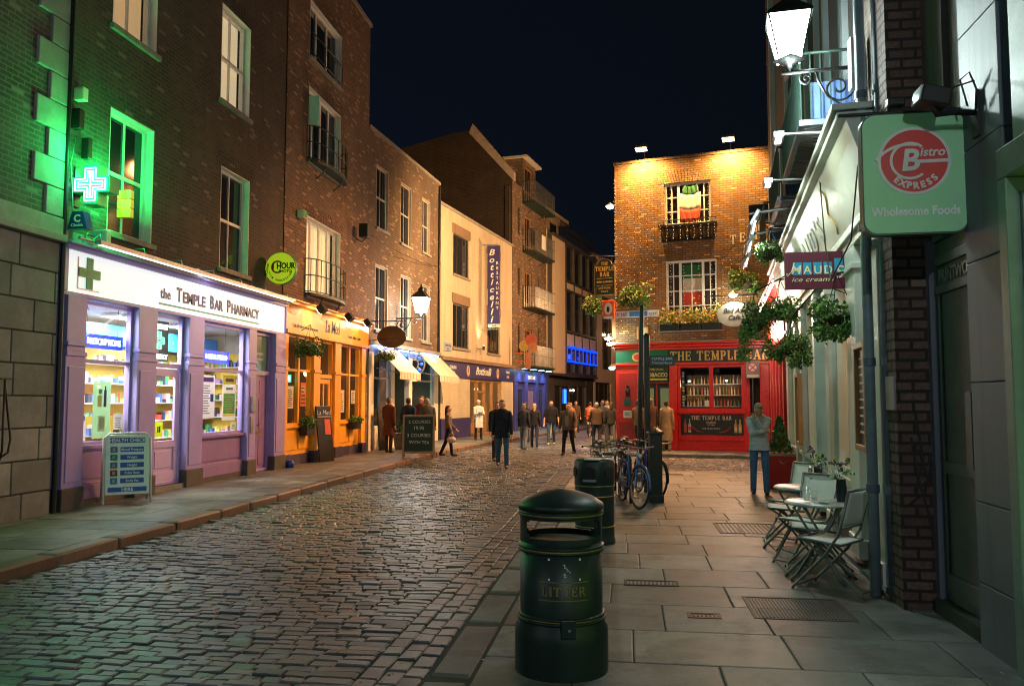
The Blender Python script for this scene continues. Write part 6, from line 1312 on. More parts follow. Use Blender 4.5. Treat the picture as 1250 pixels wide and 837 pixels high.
# lantern upper right on its bracket
wall_lantern('large lit bracket lantern at the upper right above the green hanging sign', (1.62, 8.2, 5.06), 174, .95, 150, (.82, 1, .95), .62, 30)
t = thing('conduit_box', 'grey electrical box and conduit on the wall right of the lantern bracket', 'box', (2.22, 8.0, 4.65)); MB().box(-.09, -.06, 0, .05, .06, .5).build('housing', m_steel, t, bevel=.01); MB().tube([(0, 0, 0), (-.03, -.05, -.3), (-.08, -.05, -.5)], .03, 8).build('conduit', m_pipe, t)

# near end: brick pier, recessed metal door, blue-grey stone pilaster with lit green window
Nb = thing('near_stone_building', 'near building with brick pier, dark metal door and blue grey stone pilaster', 'building', (2.2, 7.46, 0), -90)   # local x = 7.46 - Y, -y = outward
b_pier = brick('purple_brown_brick', (.14, .08, .065), (.20, .125, .10), (.03, .025, .025), .225, .085, .014, .8, light_bits=.03)
m_bgs = render_wall('blue_grey_stone', (.11, .13, .165), .55, .5); m_mdoor = paint('dark_metal_door', (.09, .10, .10), .45, .2, .3, 3, .3, .3)
MB().rows((0, 0, 0, .31, .5, 8.5)).build('brick_pier', b_pier, Nb)
MB().rows((0.311, .34, 3.06, 1.3, .9, 8.5), (.311, .29, 3.2, .75, .339, 8.5)).build('upper_panel', m_rend, Nb)
MB().rows((.311, .26, 0, .38, .36, 3.0)).build('pale_frame_strip', m_bgs, Nb)
d = MB(); d.rows((.38, .32, .12, 1.3, .37, 3.05)); d.rows((.42, .3, .2, 1.28, .32, .34), (.42, .3, 1.12, 1.28, .32, 1.22), (.42, .29, 2.55, 1.28, .32, 2.62), (.42, .29, 2.78, 1.28, .32, 2.86), (.4, .28, 2.98, 1.28, .32, 3.05), (.42, .3, .34, .47, .32, 1.12), (.42, .3, 1.22, .47, .32, 2.55)); do = d.build('metal_door', m_mdoor, Nb, bevel=.006)
MB().text('PRINTWORKS', .14, .84, 2.65, .318, .008, bold=.003, sx=.9).build('lettering', m_steel, do); MB().rows((1.0, .27, 1.22, 1.04, .32, 1.75), (1.03, .25, 1.2, 1.14, .28, 1.76)).build('handle', m_mdoor, do)
MB().rows((.36, .22, 0, 1.3, .6, .12)).build('doorstep', m_grime, Nb)
blk = MB()
for z0, z1 in ((0, .45), (.454, 1.0), (1.004, 1.82), (1.824, 2.66), (2.664, 3.46), (3.464, 4.3), (4.304, 6)): blk.rows((1.28, .2, z0, 1.9, .9, z1))
blk.build('stone_pilaster', m_bgs, Nb, bevel=.008)
MB().rows((1.9, .16, 0, 2.02, .8, 3.1), (2.02, .24, 0, 2.06, .8, 3.0), (1.9, .16, 3.1, 8, .8, 3.3)).build('window_frame', paint('green_grey_frame', (.14, .22, .18), .4), Nb, bevel=.01)
MB().rows((2.06, .35, .5, 8, .4, 3.05)).build('lit_window', emit('lime_window', (.36, .55, .10), .5), Nb); MB().rows((2.06, .3, 1.66, 8, .36, 1.72), (2.06, .2, 0, 8, .8, .5), (2.5, .3, .5, 2.56, .36, 3.1), (2.06, .2, 3.3, 8, .9, 8)).build('glazing_frame', MATS['green_grey_frame'], Nb)
MB().rows((.08, -.018, 1.62, .3, 0, 1.9)).build('junction_plate', paint('grey_plate', (.22, .2, .2), .5), Nb)
MB().rows((.05, .6, 0, 8, 5, 8.6)).build('building_mass', m_rend, Nb)
g = MB(); g.M = Matrix.Translation((2.36, 7.148, 0)); 
for pts in ([(-.02, 0, 1.6), (.03, 0, 1.2), (-.05, 0, .95), (.06, 0, 1.05), (.0, 0, 1.3)], [(-.06, 0, 1.4), (-.02, 0, 1.1), (.05, 0, .8), (.1, 0, .55)], [(-.09, 0, .85), (.03, 0, .95), (.1, 0, 1.2)]): g.tube(pts, .012, 4)
gs = g.build('sprayed_scrawl', paint('spray_black', (.02, .015, .015), .7)); gs.parent = Nb; gs.matrix_parent_inverse = Matrix.Translation((2.2, 7.46, 0)).inverted() if False else (Matrix.Translation((2.2, 7.46, 0)) @ Matrix.Rotation(R(-90), 4, 'Z')).inverted()

# hanging sign: green board with red roundel
t = thing('hanging_sign', 'square green hanging sign with red roundel reading Bistro EXPRESS Wholesome Foods', 'hanging sign', (2.065, 6.2, 2.90), -2)
hw, hh, rr = .345, .435, .09; pts = []
for cx, cz, a0 in ((hw - rr, rr, -90), (hw - rr, 2 * hh - rr, 0), (-hw + rr, 2 * hh - rr, 90), (-hw + rr, rr, 180)):
    pts += [(cx + rr * math.cos(R(a0 + k * 15)), cz + rr * math.sin(R(a0 + k * 15))) for k in range(7)]
MB().prism(pts, -.05, .05).build('board', paint('sign_green', (.32, .70, .37), .4, 0, .06, 1.5, .03, .06), t)
MB().prism([(x * 1.025, hh + (z - hh) * 1.025) for x, z in pts], -.04, .06).build('rim', paint('rim_green', (.03, .09, .05), .4), t)
cz = .52; disc(.248, -.056, -.0505, 48, cz=cz).build('white_ring', m_white, t); disc(.226, -.06, -.0565, 48, cz=cz).build('red_roundel', paint('roundel_red', (.68, .04, .03), .4, 0, .05), t)
x = MB()
def ringpart(mb, cx, cz, r0, r1, a0, a1, y0, y1, n=20, sx=1):
    for k in range(n):
        b0, b1 = R(a0 + (a1 - a0) * k / n), R(a0 + (a1 - a0) * (k + 1) / n)
        mb.prism([(cx + sx * r0 * math.cos(b0), cz + r0 * math.sin(b0)), (cx + sx * r1 * math.cos(b0), cz + r1 * math.sin(b0)), (cx + sx * r1 * math.cos(b1), cz + r1 * math.sin(b1)), (cx + sx * r0 * math.cos(b1), cz + r0 * math.sin(b1))], y0, y1)
ringpart(x, -.03, cz, .12, .138, 50, 310, -.065, -.06); x.rows((.03, -.0652, cz - .02, .225, -.06, cz + .004)); ringpart(x, -.04, cz - .16, .27, .29, 78, 142, -.0648, -.06)
x.build('white_swirl', m_white, t)
m = MB(); m.text('B', .22, -.035, cz - .07, -.0655, .005, bold=.006, shear=.15).text('istro', .09, .12, cz + .03, -.061, .005, bold=.002, shear=.2); m.build('lettering', m_white, t)
m = MB()
for k, ch in enumerate('EXPRESS'): a = R(228 + k * 14.5); m.text(ch, .066, .205 * math.cos(a), cz + .205 * math.sin(a), -.061, .005, rot=math.degrees(a) + 90, bold=.003)
m.build('lettering', m_white, t); MB().text('Wholesome Foods', .092, 0, .125, -.051, .005, bold=.0022, sx=.84).build('lettering', paint('pale_lettering', (.92, .96, .92), .5), t)
MB().cyl((-.5, 0, .9), (.62, 0, .9), .014, n=8).cyl((.345, 0, .28), (.45, 0, .28), .012, n=8).rows((-.3, -.01, .86, -.27, .01, .9), (.27, -.01, .86, .3, .01, .9)).build('bracket', m_black, t)
# near lamp with its bracket on the stone pilaster
t = thing('wall_floodlight', 'dark box spotlight on a bracket above the green hanging sign', 'floodlight', (2.04, 5.85, 3.72), 0)
m = MB(); m.M = Matrix.Rotation(R(12), 4, 'Y'); m.box(-.05, -.09, 0, .14, .09, .12); m.build('lamp_head', m_black, t, bevel=.012); m = MB(); m.M = Matrix.Rotation(R(12), 4, 'Y'); m.box(-.062, -.08, .01, -.052, .08, .11); m.build('lens', paint('lens_grey', (.45, .5, .55), .1), t)
MB().tube([(.05, 0, 0), (.1, .05, -.05), (.2, .05, -.04), (.38, .05, -.05)], .02, 8).rows((.34, 0, -.22, .37, .1, .1)).build('bracket', m_black, t)
c = MB(); c.tube([(.3, .05, .0), (.25, .03, .18), (.3, 0, .22), (.34, 0, .1), (.33, 0, -.05)], .007, 5).tube([(.1, 0, .0), (.2, 0, .12), (.33, .0, .16)], .006, 5); c.build('cable', m_black, t)
wbox('cctv_camera', 'small black wall lamp on top of the green sign bracket', 'camera', 1.98, 6.25, 3.86, .12, .08, .06, m_black)
# Maud's sign
t = thing('hanging_sign', 'maroon hanging sign with blue letter blocks reading MAUDS ice creams', 'hanging sign', (2.09, 9.5, 2.94), -1)
MB().box(-.32, -.03, 0, .32, .03, .42).build('board', paint('maroon_board', (.11, .015, .035), .4, 0, .08, 2), t, bevel=.004)
m = MB()
for k, xx in enumerate((-.23, -.12, -.01, .1, .215)): m.box(xx - .004, -.034, .16 + (.0 if k < 4 else .02), xx + .085 if k else xx + .09, -.03, .3 + (.04 if k == 4 else 0))
m.build('letter_blocks', paint('cyan_block', (.02, .28, .45), .4), t)
m = MB()
for ch, xx, sz in (('M', -.205, .14), ('A', -.08, .13), ('U', .033, .13), ('D', .143, .13), ('S', .255, .2)): m.text(ch, sz, xx, .17 - (.05 if ch == 'S' else 0), -.035, .005, bold=.001, shear=.15 if ch in 'MS' else 0)
m.text('ice creams', .07, -.03, .085, -.031, .005, shear=.3, sx=1.5); m.tube([(-.22, -.035, .3), (-.25, -.035, .2), (-.3, -.035, .14), (-.3, -.035, .18)], .005, 5); m.build('lettering', paint('cream_yellow', (.75, .68, .42), .4), t)
MB().rows((.32, -.008, .12, .58, .008, .135), (.52, -.02, -.06, .55, .02, .25)).tube([(.2, 0, 0), (.4, 0, -.08), (.55, 0, -.1)], .006, 5).build('bracket', m_black, t)
wall_lantern('added lit bracket lantern behind the viewpoint for the foreground and green sign', (1.55, -1.6, 4.7), 180, .95, 340, (.84, .96, 1), .62, 30)  # unseen lantern added to brighten the hanging sign and near slabs
wall_lantern('added lit bracket lantern out of view on the left for the right-hand fronts', (-7.2, -1.5, 4.9), 0, 1.1, 150, (.86, .97, 1), .9, 30)  # unseen lantern added to light the metal door across the street

# ------------------------------------------------------------------ plants
def leaves(mb, n, fn, size, rb, tones, droop=0):
    for _ in range(n):
        c = Vector(fn(rb)); s = size * rb.uniform(.6, 1.4); d = Vector((rb.gauss(0, 1), rb.gauss(0, 1), rb.gauss(0, 1) - droop)).normalized(); u = d.orthogonal().normalized(); w = d.cross(u)
        a = rb.uniform(0, 6.28); u, w = u * math.cos(a) + w * math.sin(a), w * math.cos(a) - u * math.sin(a)
        mb.tone = rb.choice(tones); mb.add([c, c + d * s * .5 + u * s * .3, c + d * s, c + d * s * .5 - u * s * .3], [(0, 1, 2, 3)], False)
GT = [(.07, .17, .025), (.11, .26, .04), (.16, .32, .06), (.03, .08, .015), (.12, .2, .05), (.05, .12, .02)]
m_leaf = leafmat('foliage', (1, 1, 1))
def basket(label, loc, r, trail, seed, group=None, flowers=None, rim=True, n=1500, wall=None, stretch=1.0):
    t = thing('hanging_basket', label, 'hanging basket', loc, 0, group); rb = random.Random(seed)
    b = MB(); b.lathe([(.04, -r * .75), (r * .5, -r * .62), (r * .78, -r * .25), (r * .85, 0)], 16); b.build('basket', paint('coir_basket', (.05, .035, .02), .9, 0, .4, 10, .5), t)
    lumps = [(rb.uniform(-.8, .8) * r, rb.uniform(-.8, .8) * r, rb.uniform(-.3, .5) * r, rb.uniform(.35, .6) * r) for _ in range(11)]
    lumps += [(math.cos(a) * r * .9, math.sin(a) * r * .9, -trail * rb.uniform(.2, .8), r * rb.uniform(.22, .34)) for a in [rb.uniform(0, 6.28) for _ in range(9)]]
    def fn(q):
        L = q.choice(lumps); v = Vector((q.gauss(0, 1), q.gauss(0, 1), q.gauss(0, 1))).normalized() * L[3] * q.uniform(.7, 1.12); return (L[0] + v.x, L[1] + v.y, (L[2] + v.z) * stretch)
    m = MB(); leaves(m, n, fn, r * .19, rb, GT, .5)
    for _ in range(26):
        a = rb.uniform(0, 6.28); ln = trail * rb.uniform(.4, 1.15); p0 = Vector((math.cos(a) * r * .85, math.sin(a) * r * .85, 0))
        for k in range(12): q = p0 + Vector((math.cos(a) * .05 * k / 12 * r * 3, math.sin(a) * .05 * k / 12 * r * 3, -ln * k / 12)) + Vector((rb.gauss(0, .012), rb.gauss(0, .012), 0)); leaves(m, 1, lambda z: q, r * .17, rb, GT, 1.5)
    m.build('foliage', m_leaf, t)
    if flowers:
        f = MB()
        for _ in range(50): p = fn(rb); f.tone = rb.choice(flowers); f._ell((p[0] * 1.05, p[1] * 1.05, p[2]), r * .055, r * .055, r * .04, 6, 4)
        f.build('flowers', m_leaf, t)
    c = MB()
    for k in range(3): a = 2.1 * k; c.cyl((math.cos(a) * r * .8, math.sin(a) * r * .8, 0), (0, 0, r * 1.9), .005, n=5)
    if wall: c.tube([(0, 0, r * 1.9), tuple(Vector(wall) - Vector(loc))], .012, 5)
    c.build('chain', m_black, t); return t
basket('large leafy hanging basket right of the maroon sign in front of the cafe', (2.27, 9.25, 2.6), .25, .28, 1, 'baskets along the cafe front', wall=(2.4, 9.2, 3.1), n=2400)
basket('pale leafy hanging basket left of the large one under the maroon sign', (2.17, 11.2, 2.42), .2, .3, 2, 'baskets along the cafe front', [(.5, .1, .06), (.3, .06, .05)], wall=(2.5, 11.1, 3.2), n=2400)
basket('small dark hanging basket behind and above the pale one', (2.35, 13.0, 3.1), .24, .2, 4, 'baskets along the cafe front', wall=(2.85, 13.0, 3.6))
basket('long trailing yellow green hanging basket over the pub lettering', (2.0, 13.2, 2.95), .24, .45, 3, 'baskets along the cafe front', [(.55, .5, .05)], wall=(2.6, 13.1, 3.7), n=2400, stretch=1.5)
basket('leafy hanging basket below the far sign lights', (2.35, 13.8, 4.15), .2, .2, 6, 'baskets along the cafe front', wall=(2.8, 13.7, 4.6))
basket('flower basket high on the left part of the pub wall', (*pl(.75, -.4), 5.15), .45, .35, 7, 'baskets on the pub', [(.5, .25, .12), (.5, .4, .2)], wall=(*pl(.75, 0), 5.9), n=1500)
basket('green flower basket at the left corner of the pub', (*pl(-.55, -.3), 4.85), .38, .25, 8, 'baskets on the pub', [(.5, .05, .05), (.5, .5, .5)], wall=(*pl(-.05, 0), 5.4))
basket('flower basket on the right part of the pub wall', (*pl(4.25, -.45), 5.45), .42, .35, 9, 'baskets on the pub', [(.5, .3, .12), (.5, .42, .25)], wall=(*pl(4.25, 0), 6.1))
t = basket('bright green hanging basket in the left window of the orange restaurant', (-7.85, 19.55, 3.02), .3, .22, 10, None, wall=(-8.15, 19.55, 3.4)); 
basket('dry flower basket at the left end of the awnings', (-7.6, 25.2, 3.15), .27, .2, 11, None, [(.3, .3, .2)], wall=(-8.15, 25.2, 3.6), n=900)
def trough(name, label, loc, rz, w, seed, flowers=None, h=.22, hh=.25, n=700, mat=None, tones=GT, group=None):
    t = thing(name, label, 'window box', loc, rz, group); rb = random.Random(seed); MB().box(-w / 2, -.1, 0, w / 2, .1, h).build('planter', mat or m_black, t, bevel=.01)
    m = MB(); leaves(m, n, lambda q: (q.uniform(-w / 2, w / 2), q.gauss(0, .09) - .02, h + abs(q.gauss(0, hh * .5))), .07, rb, tones, -.3); m.build('foliage', m_leaf, t)
    if flowers:
        f = MB()
        for _ in range(int(90 * w)): f.tone = rb.choice(flowers); f._ell((rb.uniform(-w / 2, w / 2), rb.gauss(0, .09) - .05, h + abs(rb.gauss(.05, hh * .55))), .035, .035, .03, 6, 4)
        f.build('flowers', m_leaf, t)
    return t
YT = [(.3, .3, .05), (.2, .25, .04), (.4, .38, .08), (.12, .18, .03)]
for i, x in enumerate((1.85, 2.55, 3.2)): trough('window_box', ['left', 'middle', 'right'][i] + ' yellow flowered window box under the large pub window', (*pl(x, -.2), 3.95), PA, .62, 20 + i, [(.6, .4, .04), (.6, .12, .03), (.6, .55, .25)], tones=YT, n=900, hh=.4, group='window boxes on the pub')
MB().rows((1.5, -.3, 3.9, 3.6, 0, 3.94)).build('box_shelf', m_sill, Pb)
trough('window_box', 'black window box under the left orange restaurant window', (-8.05, 19.95, .82), 90, .5, 30, hh=.2); trough('window_box', 'black window box under the right orange restaurant window', (-8.05, 23.6, .85), 90, .6, 31, hh=.12, n=450)
def conifer(label, loc, potw, poth, h, r, mat, seed, taper=.8, rings=(.5,)):
    t = thing('potted_conifer', label, 'potted plant', loc); rb = random.Random(seed); p = MB(); q = potw / 2; w = q * taper
    p.add([(-w, -w, 0), (w, -w, 0), (w, w, 0), (-w, w, 0), (-q, -q, poth), (q, -q, poth), (q, q, poth), (-q, q, poth)], [(0, 3, 2, 1), (0, 1, 5, 4), (1, 2, 6, 5), (2, 3, 7, 6), (3, 0, 4, 7), (4, 5, 6, 7)]); p.build('planter', mat, t, bevel=.012)
    MB().frame(0, 0, 1, 1, .1, 0, 0); e = MB(); e.rows((-q - .01, -q - .01, poth - .04, q + .01, -q, poth), (-q - .01, q, poth - .04, q + .01, q + .01, poth)); e.tube([(-.08, -q - .01, poth * .8), (0, -q - .03, poth * .72), (.08, -q - .01, poth * .8)], .008, 5); e.build('rim', m_sill, t)
    MB().cyl((0, 0, poth - .02), (0, 0, poth + h * .8), .025, .008).build('trunk', m_pine, t); m = MB()
    def fn(z):
        u = z.random() ** 1.3; rr2 = r * (1 - u) ** .75 * z.uniform(.75, 1.08) * (1 + .1 * math.sin(u * 30)); a = z.uniform(0, 6.28); return (math.cos(a) * rr2, math.sin(a) * rr2, poth + .03 + u * h)
    leaves(m, 2600, fn, .05, rb, [(.05, .12, .03), (.08, .18, .04), (.035, .08, .02)], -.8); m.build('foliage', m_leaf, t); return t
conifer('small conifer in a maroon square planter behind the man in the grey hoodie', (2.93, 16.6, .02), .54, .66, .66, .2, m_redd, 40, 1.0)
conifer('dark conical conifer in a grey planter outside the awning shop', (-7.25, 26.2, .11), .62, .52, .82, .3, paint('grey_planter', (.25, .25, .25), .5), 41, .75)
# ------------------------------------------------------------------ litter bins
m_bin = paint('bottle_green_enamel', (.008, .02, .018), .42, .0, .3, 5, .15, .25, .4); m_band = paint('worn_gold_band', (.22, .18, .05), .45, .3, .4, 8)
def bin_(label, loc, rz, h=1.1, r=.262, near=True):
    t = thing('litter_bin', label, 'litter bin', loc, rz, 'litter bins')
    b = MB(); b.lathe([(r * 1.13, 0), (r * 1.13, .2), (r * 1.12, .27), (r * 1.03, .31), (r * 1.03, .34)], 48); b.build('base', m_bin, t)
    b = MB(); b.lathe([(r, .34), (r, .80), (r - .02, .80), (r - .02, .4), (.01, .4)], 48); b.build('drum', m_bin, t)
    hd = MB(); zt = 1.0; n = 64; z0, z1 = .80, .965         # hood cut by wide openings front and back
    def strip(a0, a1, za, zb):
        m_ = max(2, int((a1 - a0) / 5)); vs = []
        for k in range(m_ + 1):
            a = R(a0 + (a1 - a0) * k / m_); vs += [(r * math.cos(a), r * math.sin(a), za), (r * math.cos(a), r * math.sin(a), zb), ((r - .018) * math.cos(a), (r - .018) * math.sin(a), zb), ((r - .018) * math.cos(a), (r - .018) * math.sin(a), za)]
        fs = []
        for k in range(m_):
            i = k * 4; j = i + 4; fs += [(i, j, j + 1, i + 1), (i + 2, j + 2, j + 3, i + 3), (i + 1, j + 1, j + 2, i + 2), (i + 3, j + 3, j, i)]
        fs += [(0, 1, 2, 3), (m_ * 4 + 3, m_ * 4 + 2, m_ * 4 + 1, m_ * 4)]; hd.add(vs, fs, False)
    strip(0, 360, .80, .835); strip(0, 360, .945, 1.0)
    for a0 in (-25, 155): strip(a0, a0 + 50, .835, .945)
    for a0 in (25, 155 - 8, 205, 335 - 8): strip(a0, a0 + 8, .835, .85); strip(a0, a0 + 8, .93, .945)
    hd.build('hood', m_bin, t)
    li = MB(); li.lathe([(r - .02, .80), (r - .05, .79), (r - .06, .6), (.01, .6)], 32); li.build('liner', m_steel, t)
    d = MB(); d.lathe([(r * 1.0, 1.0), (r * 1.045, 1.0), (r * 1.05, 1.02), (r * 1.03, 1.035), (r * .8, 1.075), (r * .45, 1.105), (r * .12, 1.118), (.003, 1.12)], 48); d.build('domed_lid', m_bin, t)
    g = MB()
    for z, q in ((.985, 1.012), (.965, 1.0), (.775, 1.02), (.75, 1.015), (.33, 1.05), (.355, 1.03)): g.lathe([(r * q - .01, z - .008), (r * q + .007, z - .006), (r * q + .007, z + .006), (r * q - .01, z + .008)], 48)
    g.build('raised_band', m_bin, t); g = MB()
    for z in (.975, .76, .343): g.lathe([(r * 1.0, z - .005), (r * 1.04, z - .004), (r * 1.04, z + .004), (r * 1.0, z + .005)], 48)
    g.build('gold_band', m_band, t)
    lt = MB(); w = .075
    tx = MB(); tx.serif('LITTER', .055, 0, 0, 0, .004, sx=1.0, wgt=.22)
    for v in tx.v: pass
    bend = lambda v: ((r + .003 - v[1] * .8) * math.sin(v[0] / r), -(r + .003 - v[1] * .8) * math.cos(v[0] / r), v[2] + .5)
    lt.add([bend(v) for v in tx.v], tx.f, False); lt.build('gold_lettering', m_band, t)
    fr = MB(); 
    for (xa, za, xb, zb) in ((-.16, -.03, .16, -.024), (-.16, .08, .16, .086)):
        for k in range(12): xx0 = xa + (xb - xa) * k / 12; xx1 = xa + (xb - xa) * (k + 1) / 12; fr.add([bend((xx0, -.001, za)), bend((xx1, -.001, za)), bend((xx1, -.001, zb)), bend((xx0, -.001, zb))], [(0, 1, 2, 3)], False)
    fr.build('label_border', m_band, t)
    lk = MB(); lk.box(-.04 + .02, -r * 1.13 - .012, .26, .07, -r * .98, .37); lk.build('lock_plate', m_bin, t, bevel=.006); MB().cyl((.03, -r * 1.13 - .018, .31), (.03, -r * 1.13 - .01, .31), .008).build('lock', m_steel, t)
    st = MB(); rb = random.Random(8)
    for (xx, zz, sx, sz) in ((-.09, .72, .006, .006), (.1, .72, .006, .006), (-.09, .6, .006, .006), (.1, .6, .006, .006)): st.add([bend((xx - sx, -.002, zz - .5 - sz)), bend((xx + sx, -.002, zz - .5 - sz)), bend((xx + sx, -.002, zz - .5 + sz)), bend((xx - sx, -.002, zz - .5 + sz))], [(0, 1, 2, 3)])
    for k in range(9): xx = .02 + rb.uniform(-.018, .02); zz = .615 + k * .009; s1 = rb.uniform(.003, .009); st.add([bend((xx - s1, -.002, zz - .5)), bend((xx + s1, -.002, zz - .497)), bend((xx + s1 * .6, -.002, zz - .493)), bend((xx - s1, -.002, zz - .495))], [(0, 1, 2, 3)])
    st.build('torn_sticker', m_white, t); return t
B1 = bin_('nearest dark green litter bin with domed lid and gold LITTER lettering', (-.43, 5.32, .012), 8)
# second bin: flat-topped with round side holes
def bin2(loc, rz):
    t = thing('litter_bin', 'flat topped dark litter bin with round side holes behind the near one', 'litter bin', loc, rz, 'litter bins'); r = .235
    MB().lathe([(r * 1.04, 0), (r * 1.04, .05), (r, .07), (r, .2)], 40).build('base', m_bin, t); MB().lathe([(r, .2), (r, .72)], 40).build('drum', m_bin, t)
    MB().lathe([(r, .72), (r * 1.02, .73), (r * 1.02, 1.03), (r * .97, 1.06), (.002, 1.07)], 40).build('hood', m_bin, t); g = MB()
    for z in (.73, .6, .22): g.lathe([(r * 1.0, z - .008), (r * 1.045, z - .006), (r * 1.045, z + .006), (r * 1.0, z + .008)], 40)
    g.build('gold_band', m_band, t); h = MB()
    for a in (-62, 0, 62): ar = R(a - 90); c = Vector((math.cos(ar) * r * 1.02, math.sin(ar) * r * 1.02, .9)); n_ = Vector((math.cos(ar), math.sin(ar), 0)); h.cyl(c - n_ * .03, c + n_ * .004, .07 if a else .075, n=20)
    h.build('opening', m_dark, t); MB().box(-.08, -r - .012, .79, .08, -r + .01, .82).build('ash_plate', m_steel, t); MB().box(-.06, -r * 1.05, 1.065, .12, .02, 1.075).build('discarded_card', m_ivory, t); return t
bin2((-.4, 9.95, .012), -12).scale = (1, 1, .93)

# ------------------------------------------------------------------ bollard, poles, fingerpost, no-entry sign
m_post = paint('green_black_post', (.012, .022, .02), .4, .2, .3, 5)
t = thing('square_bollard', 'square green black bollard with cap in front of the parked bicycles', 'bollard', (.45, 14.0, .012), 10)
MB().box(-.1, -.1, 0, .1, .1, 1.12).build('post', m_post, t, bevel=.01); MB().rows((-.125, -.125, 1.12, .125, .125, 1.17), (-.12, -.12, 0, .12, .12, .12)).build('cap', m_post, t, bevel=.012); MB().lathe([(.13, 1.17), (.05, 1.23), (.01, 1.24)], 4).build('finial', m_post, t)
t = thing('sign_pole', 'tall dark street pole carrying the small dark finger sign', 'pole', (.36, 15.36, .012)); MB().cyl((0, 0, 0), (0, 0, 2.85), .06, .055, 14).build('pole', m_post, t); MB().lathe([(.075, 0), (.075, .25), (.06, .3)], 14).build('pole_foot', m_post, t)
MB().lathe([(.06, 2.85), (.065, 2.88), (.02, 2.93)], 12).build('cap', m_post, t)
fg = MB(); fg.prism([(.06, 2.33), (.5, 2.33), (.56, 2.42), (.5, 2.51), (.06, 2.51)], -.015, .015); fg = fg.build('finger_sign', m_post, t); MB().text('TEMPLE BAR', .07, .28, 2.43, -.016, .003).text('Meeting House', .06, .28, 2.36, -.016, .003).build('lettering', m_steel, fg)
t = thing('sign_pole', 'second slimmer leaning street pole just behind the finger sign pole', 'pole', (.22, 17.5, .012), 0, None, (0, 1.6)); MB().cyl((0, 0, 0), (0, 0, 3.65), .055, .05, 14).build('pole', m_post, t); MB().lathe([(.05, 3.65), (.02, 3.7)], 12).build('cap', m_post, t)
t = thing('no_stopping_sign', 'grey plate with red ringed cross roundel on a dark pole in front of the pub', 'traffic sign', (*pl(4.48, -.75), .1), PA); MB().cyl((0, 0, 0), (0, 0, 2.8), .035).build('pole', m_post, t); MB().box(-.2, -.05, 2.28, .2, -.03, 2.8).build('plate', paint('plate_grey', (.25, .25, .26), .5), t)
disc(.15, -.056, -.05, 28, cz=2.6).build('white_roundel', m_white, t); x = MB(); ringpart(x, 0, 2.6, .12, .15, 0, 360, -.06, -.056, 24)
for a in (45, 135): q = R(a); x.prism([(.13 * math.cos(q) - .014 * math.sin(q), 2.6 + .13 * math.sin(q) + .014 * math.cos(q)), (.13 * math.cos(q) + .014 * math.sin(q), 2.6 + .13 * math.sin(q) - .014 * math.cos(q)), (-.13 * math.cos(q) + .014 * math.sin(q), 2.6 - .13 * math.sin(q) - .014 * math.cos(q)), (-.13 * math.cos(q) - .014 * math.sin(q), 2.6 - .13 * math.sin(q) + .014 * math.cos(q))], -.0605 - a * .00001, -.056)
x.build('red_ring', MATS['sign_red'], t); MB().rows((-.17, -.055, 2.3, .17, -.05, 2.38)).build('text_strip', m_white, t)

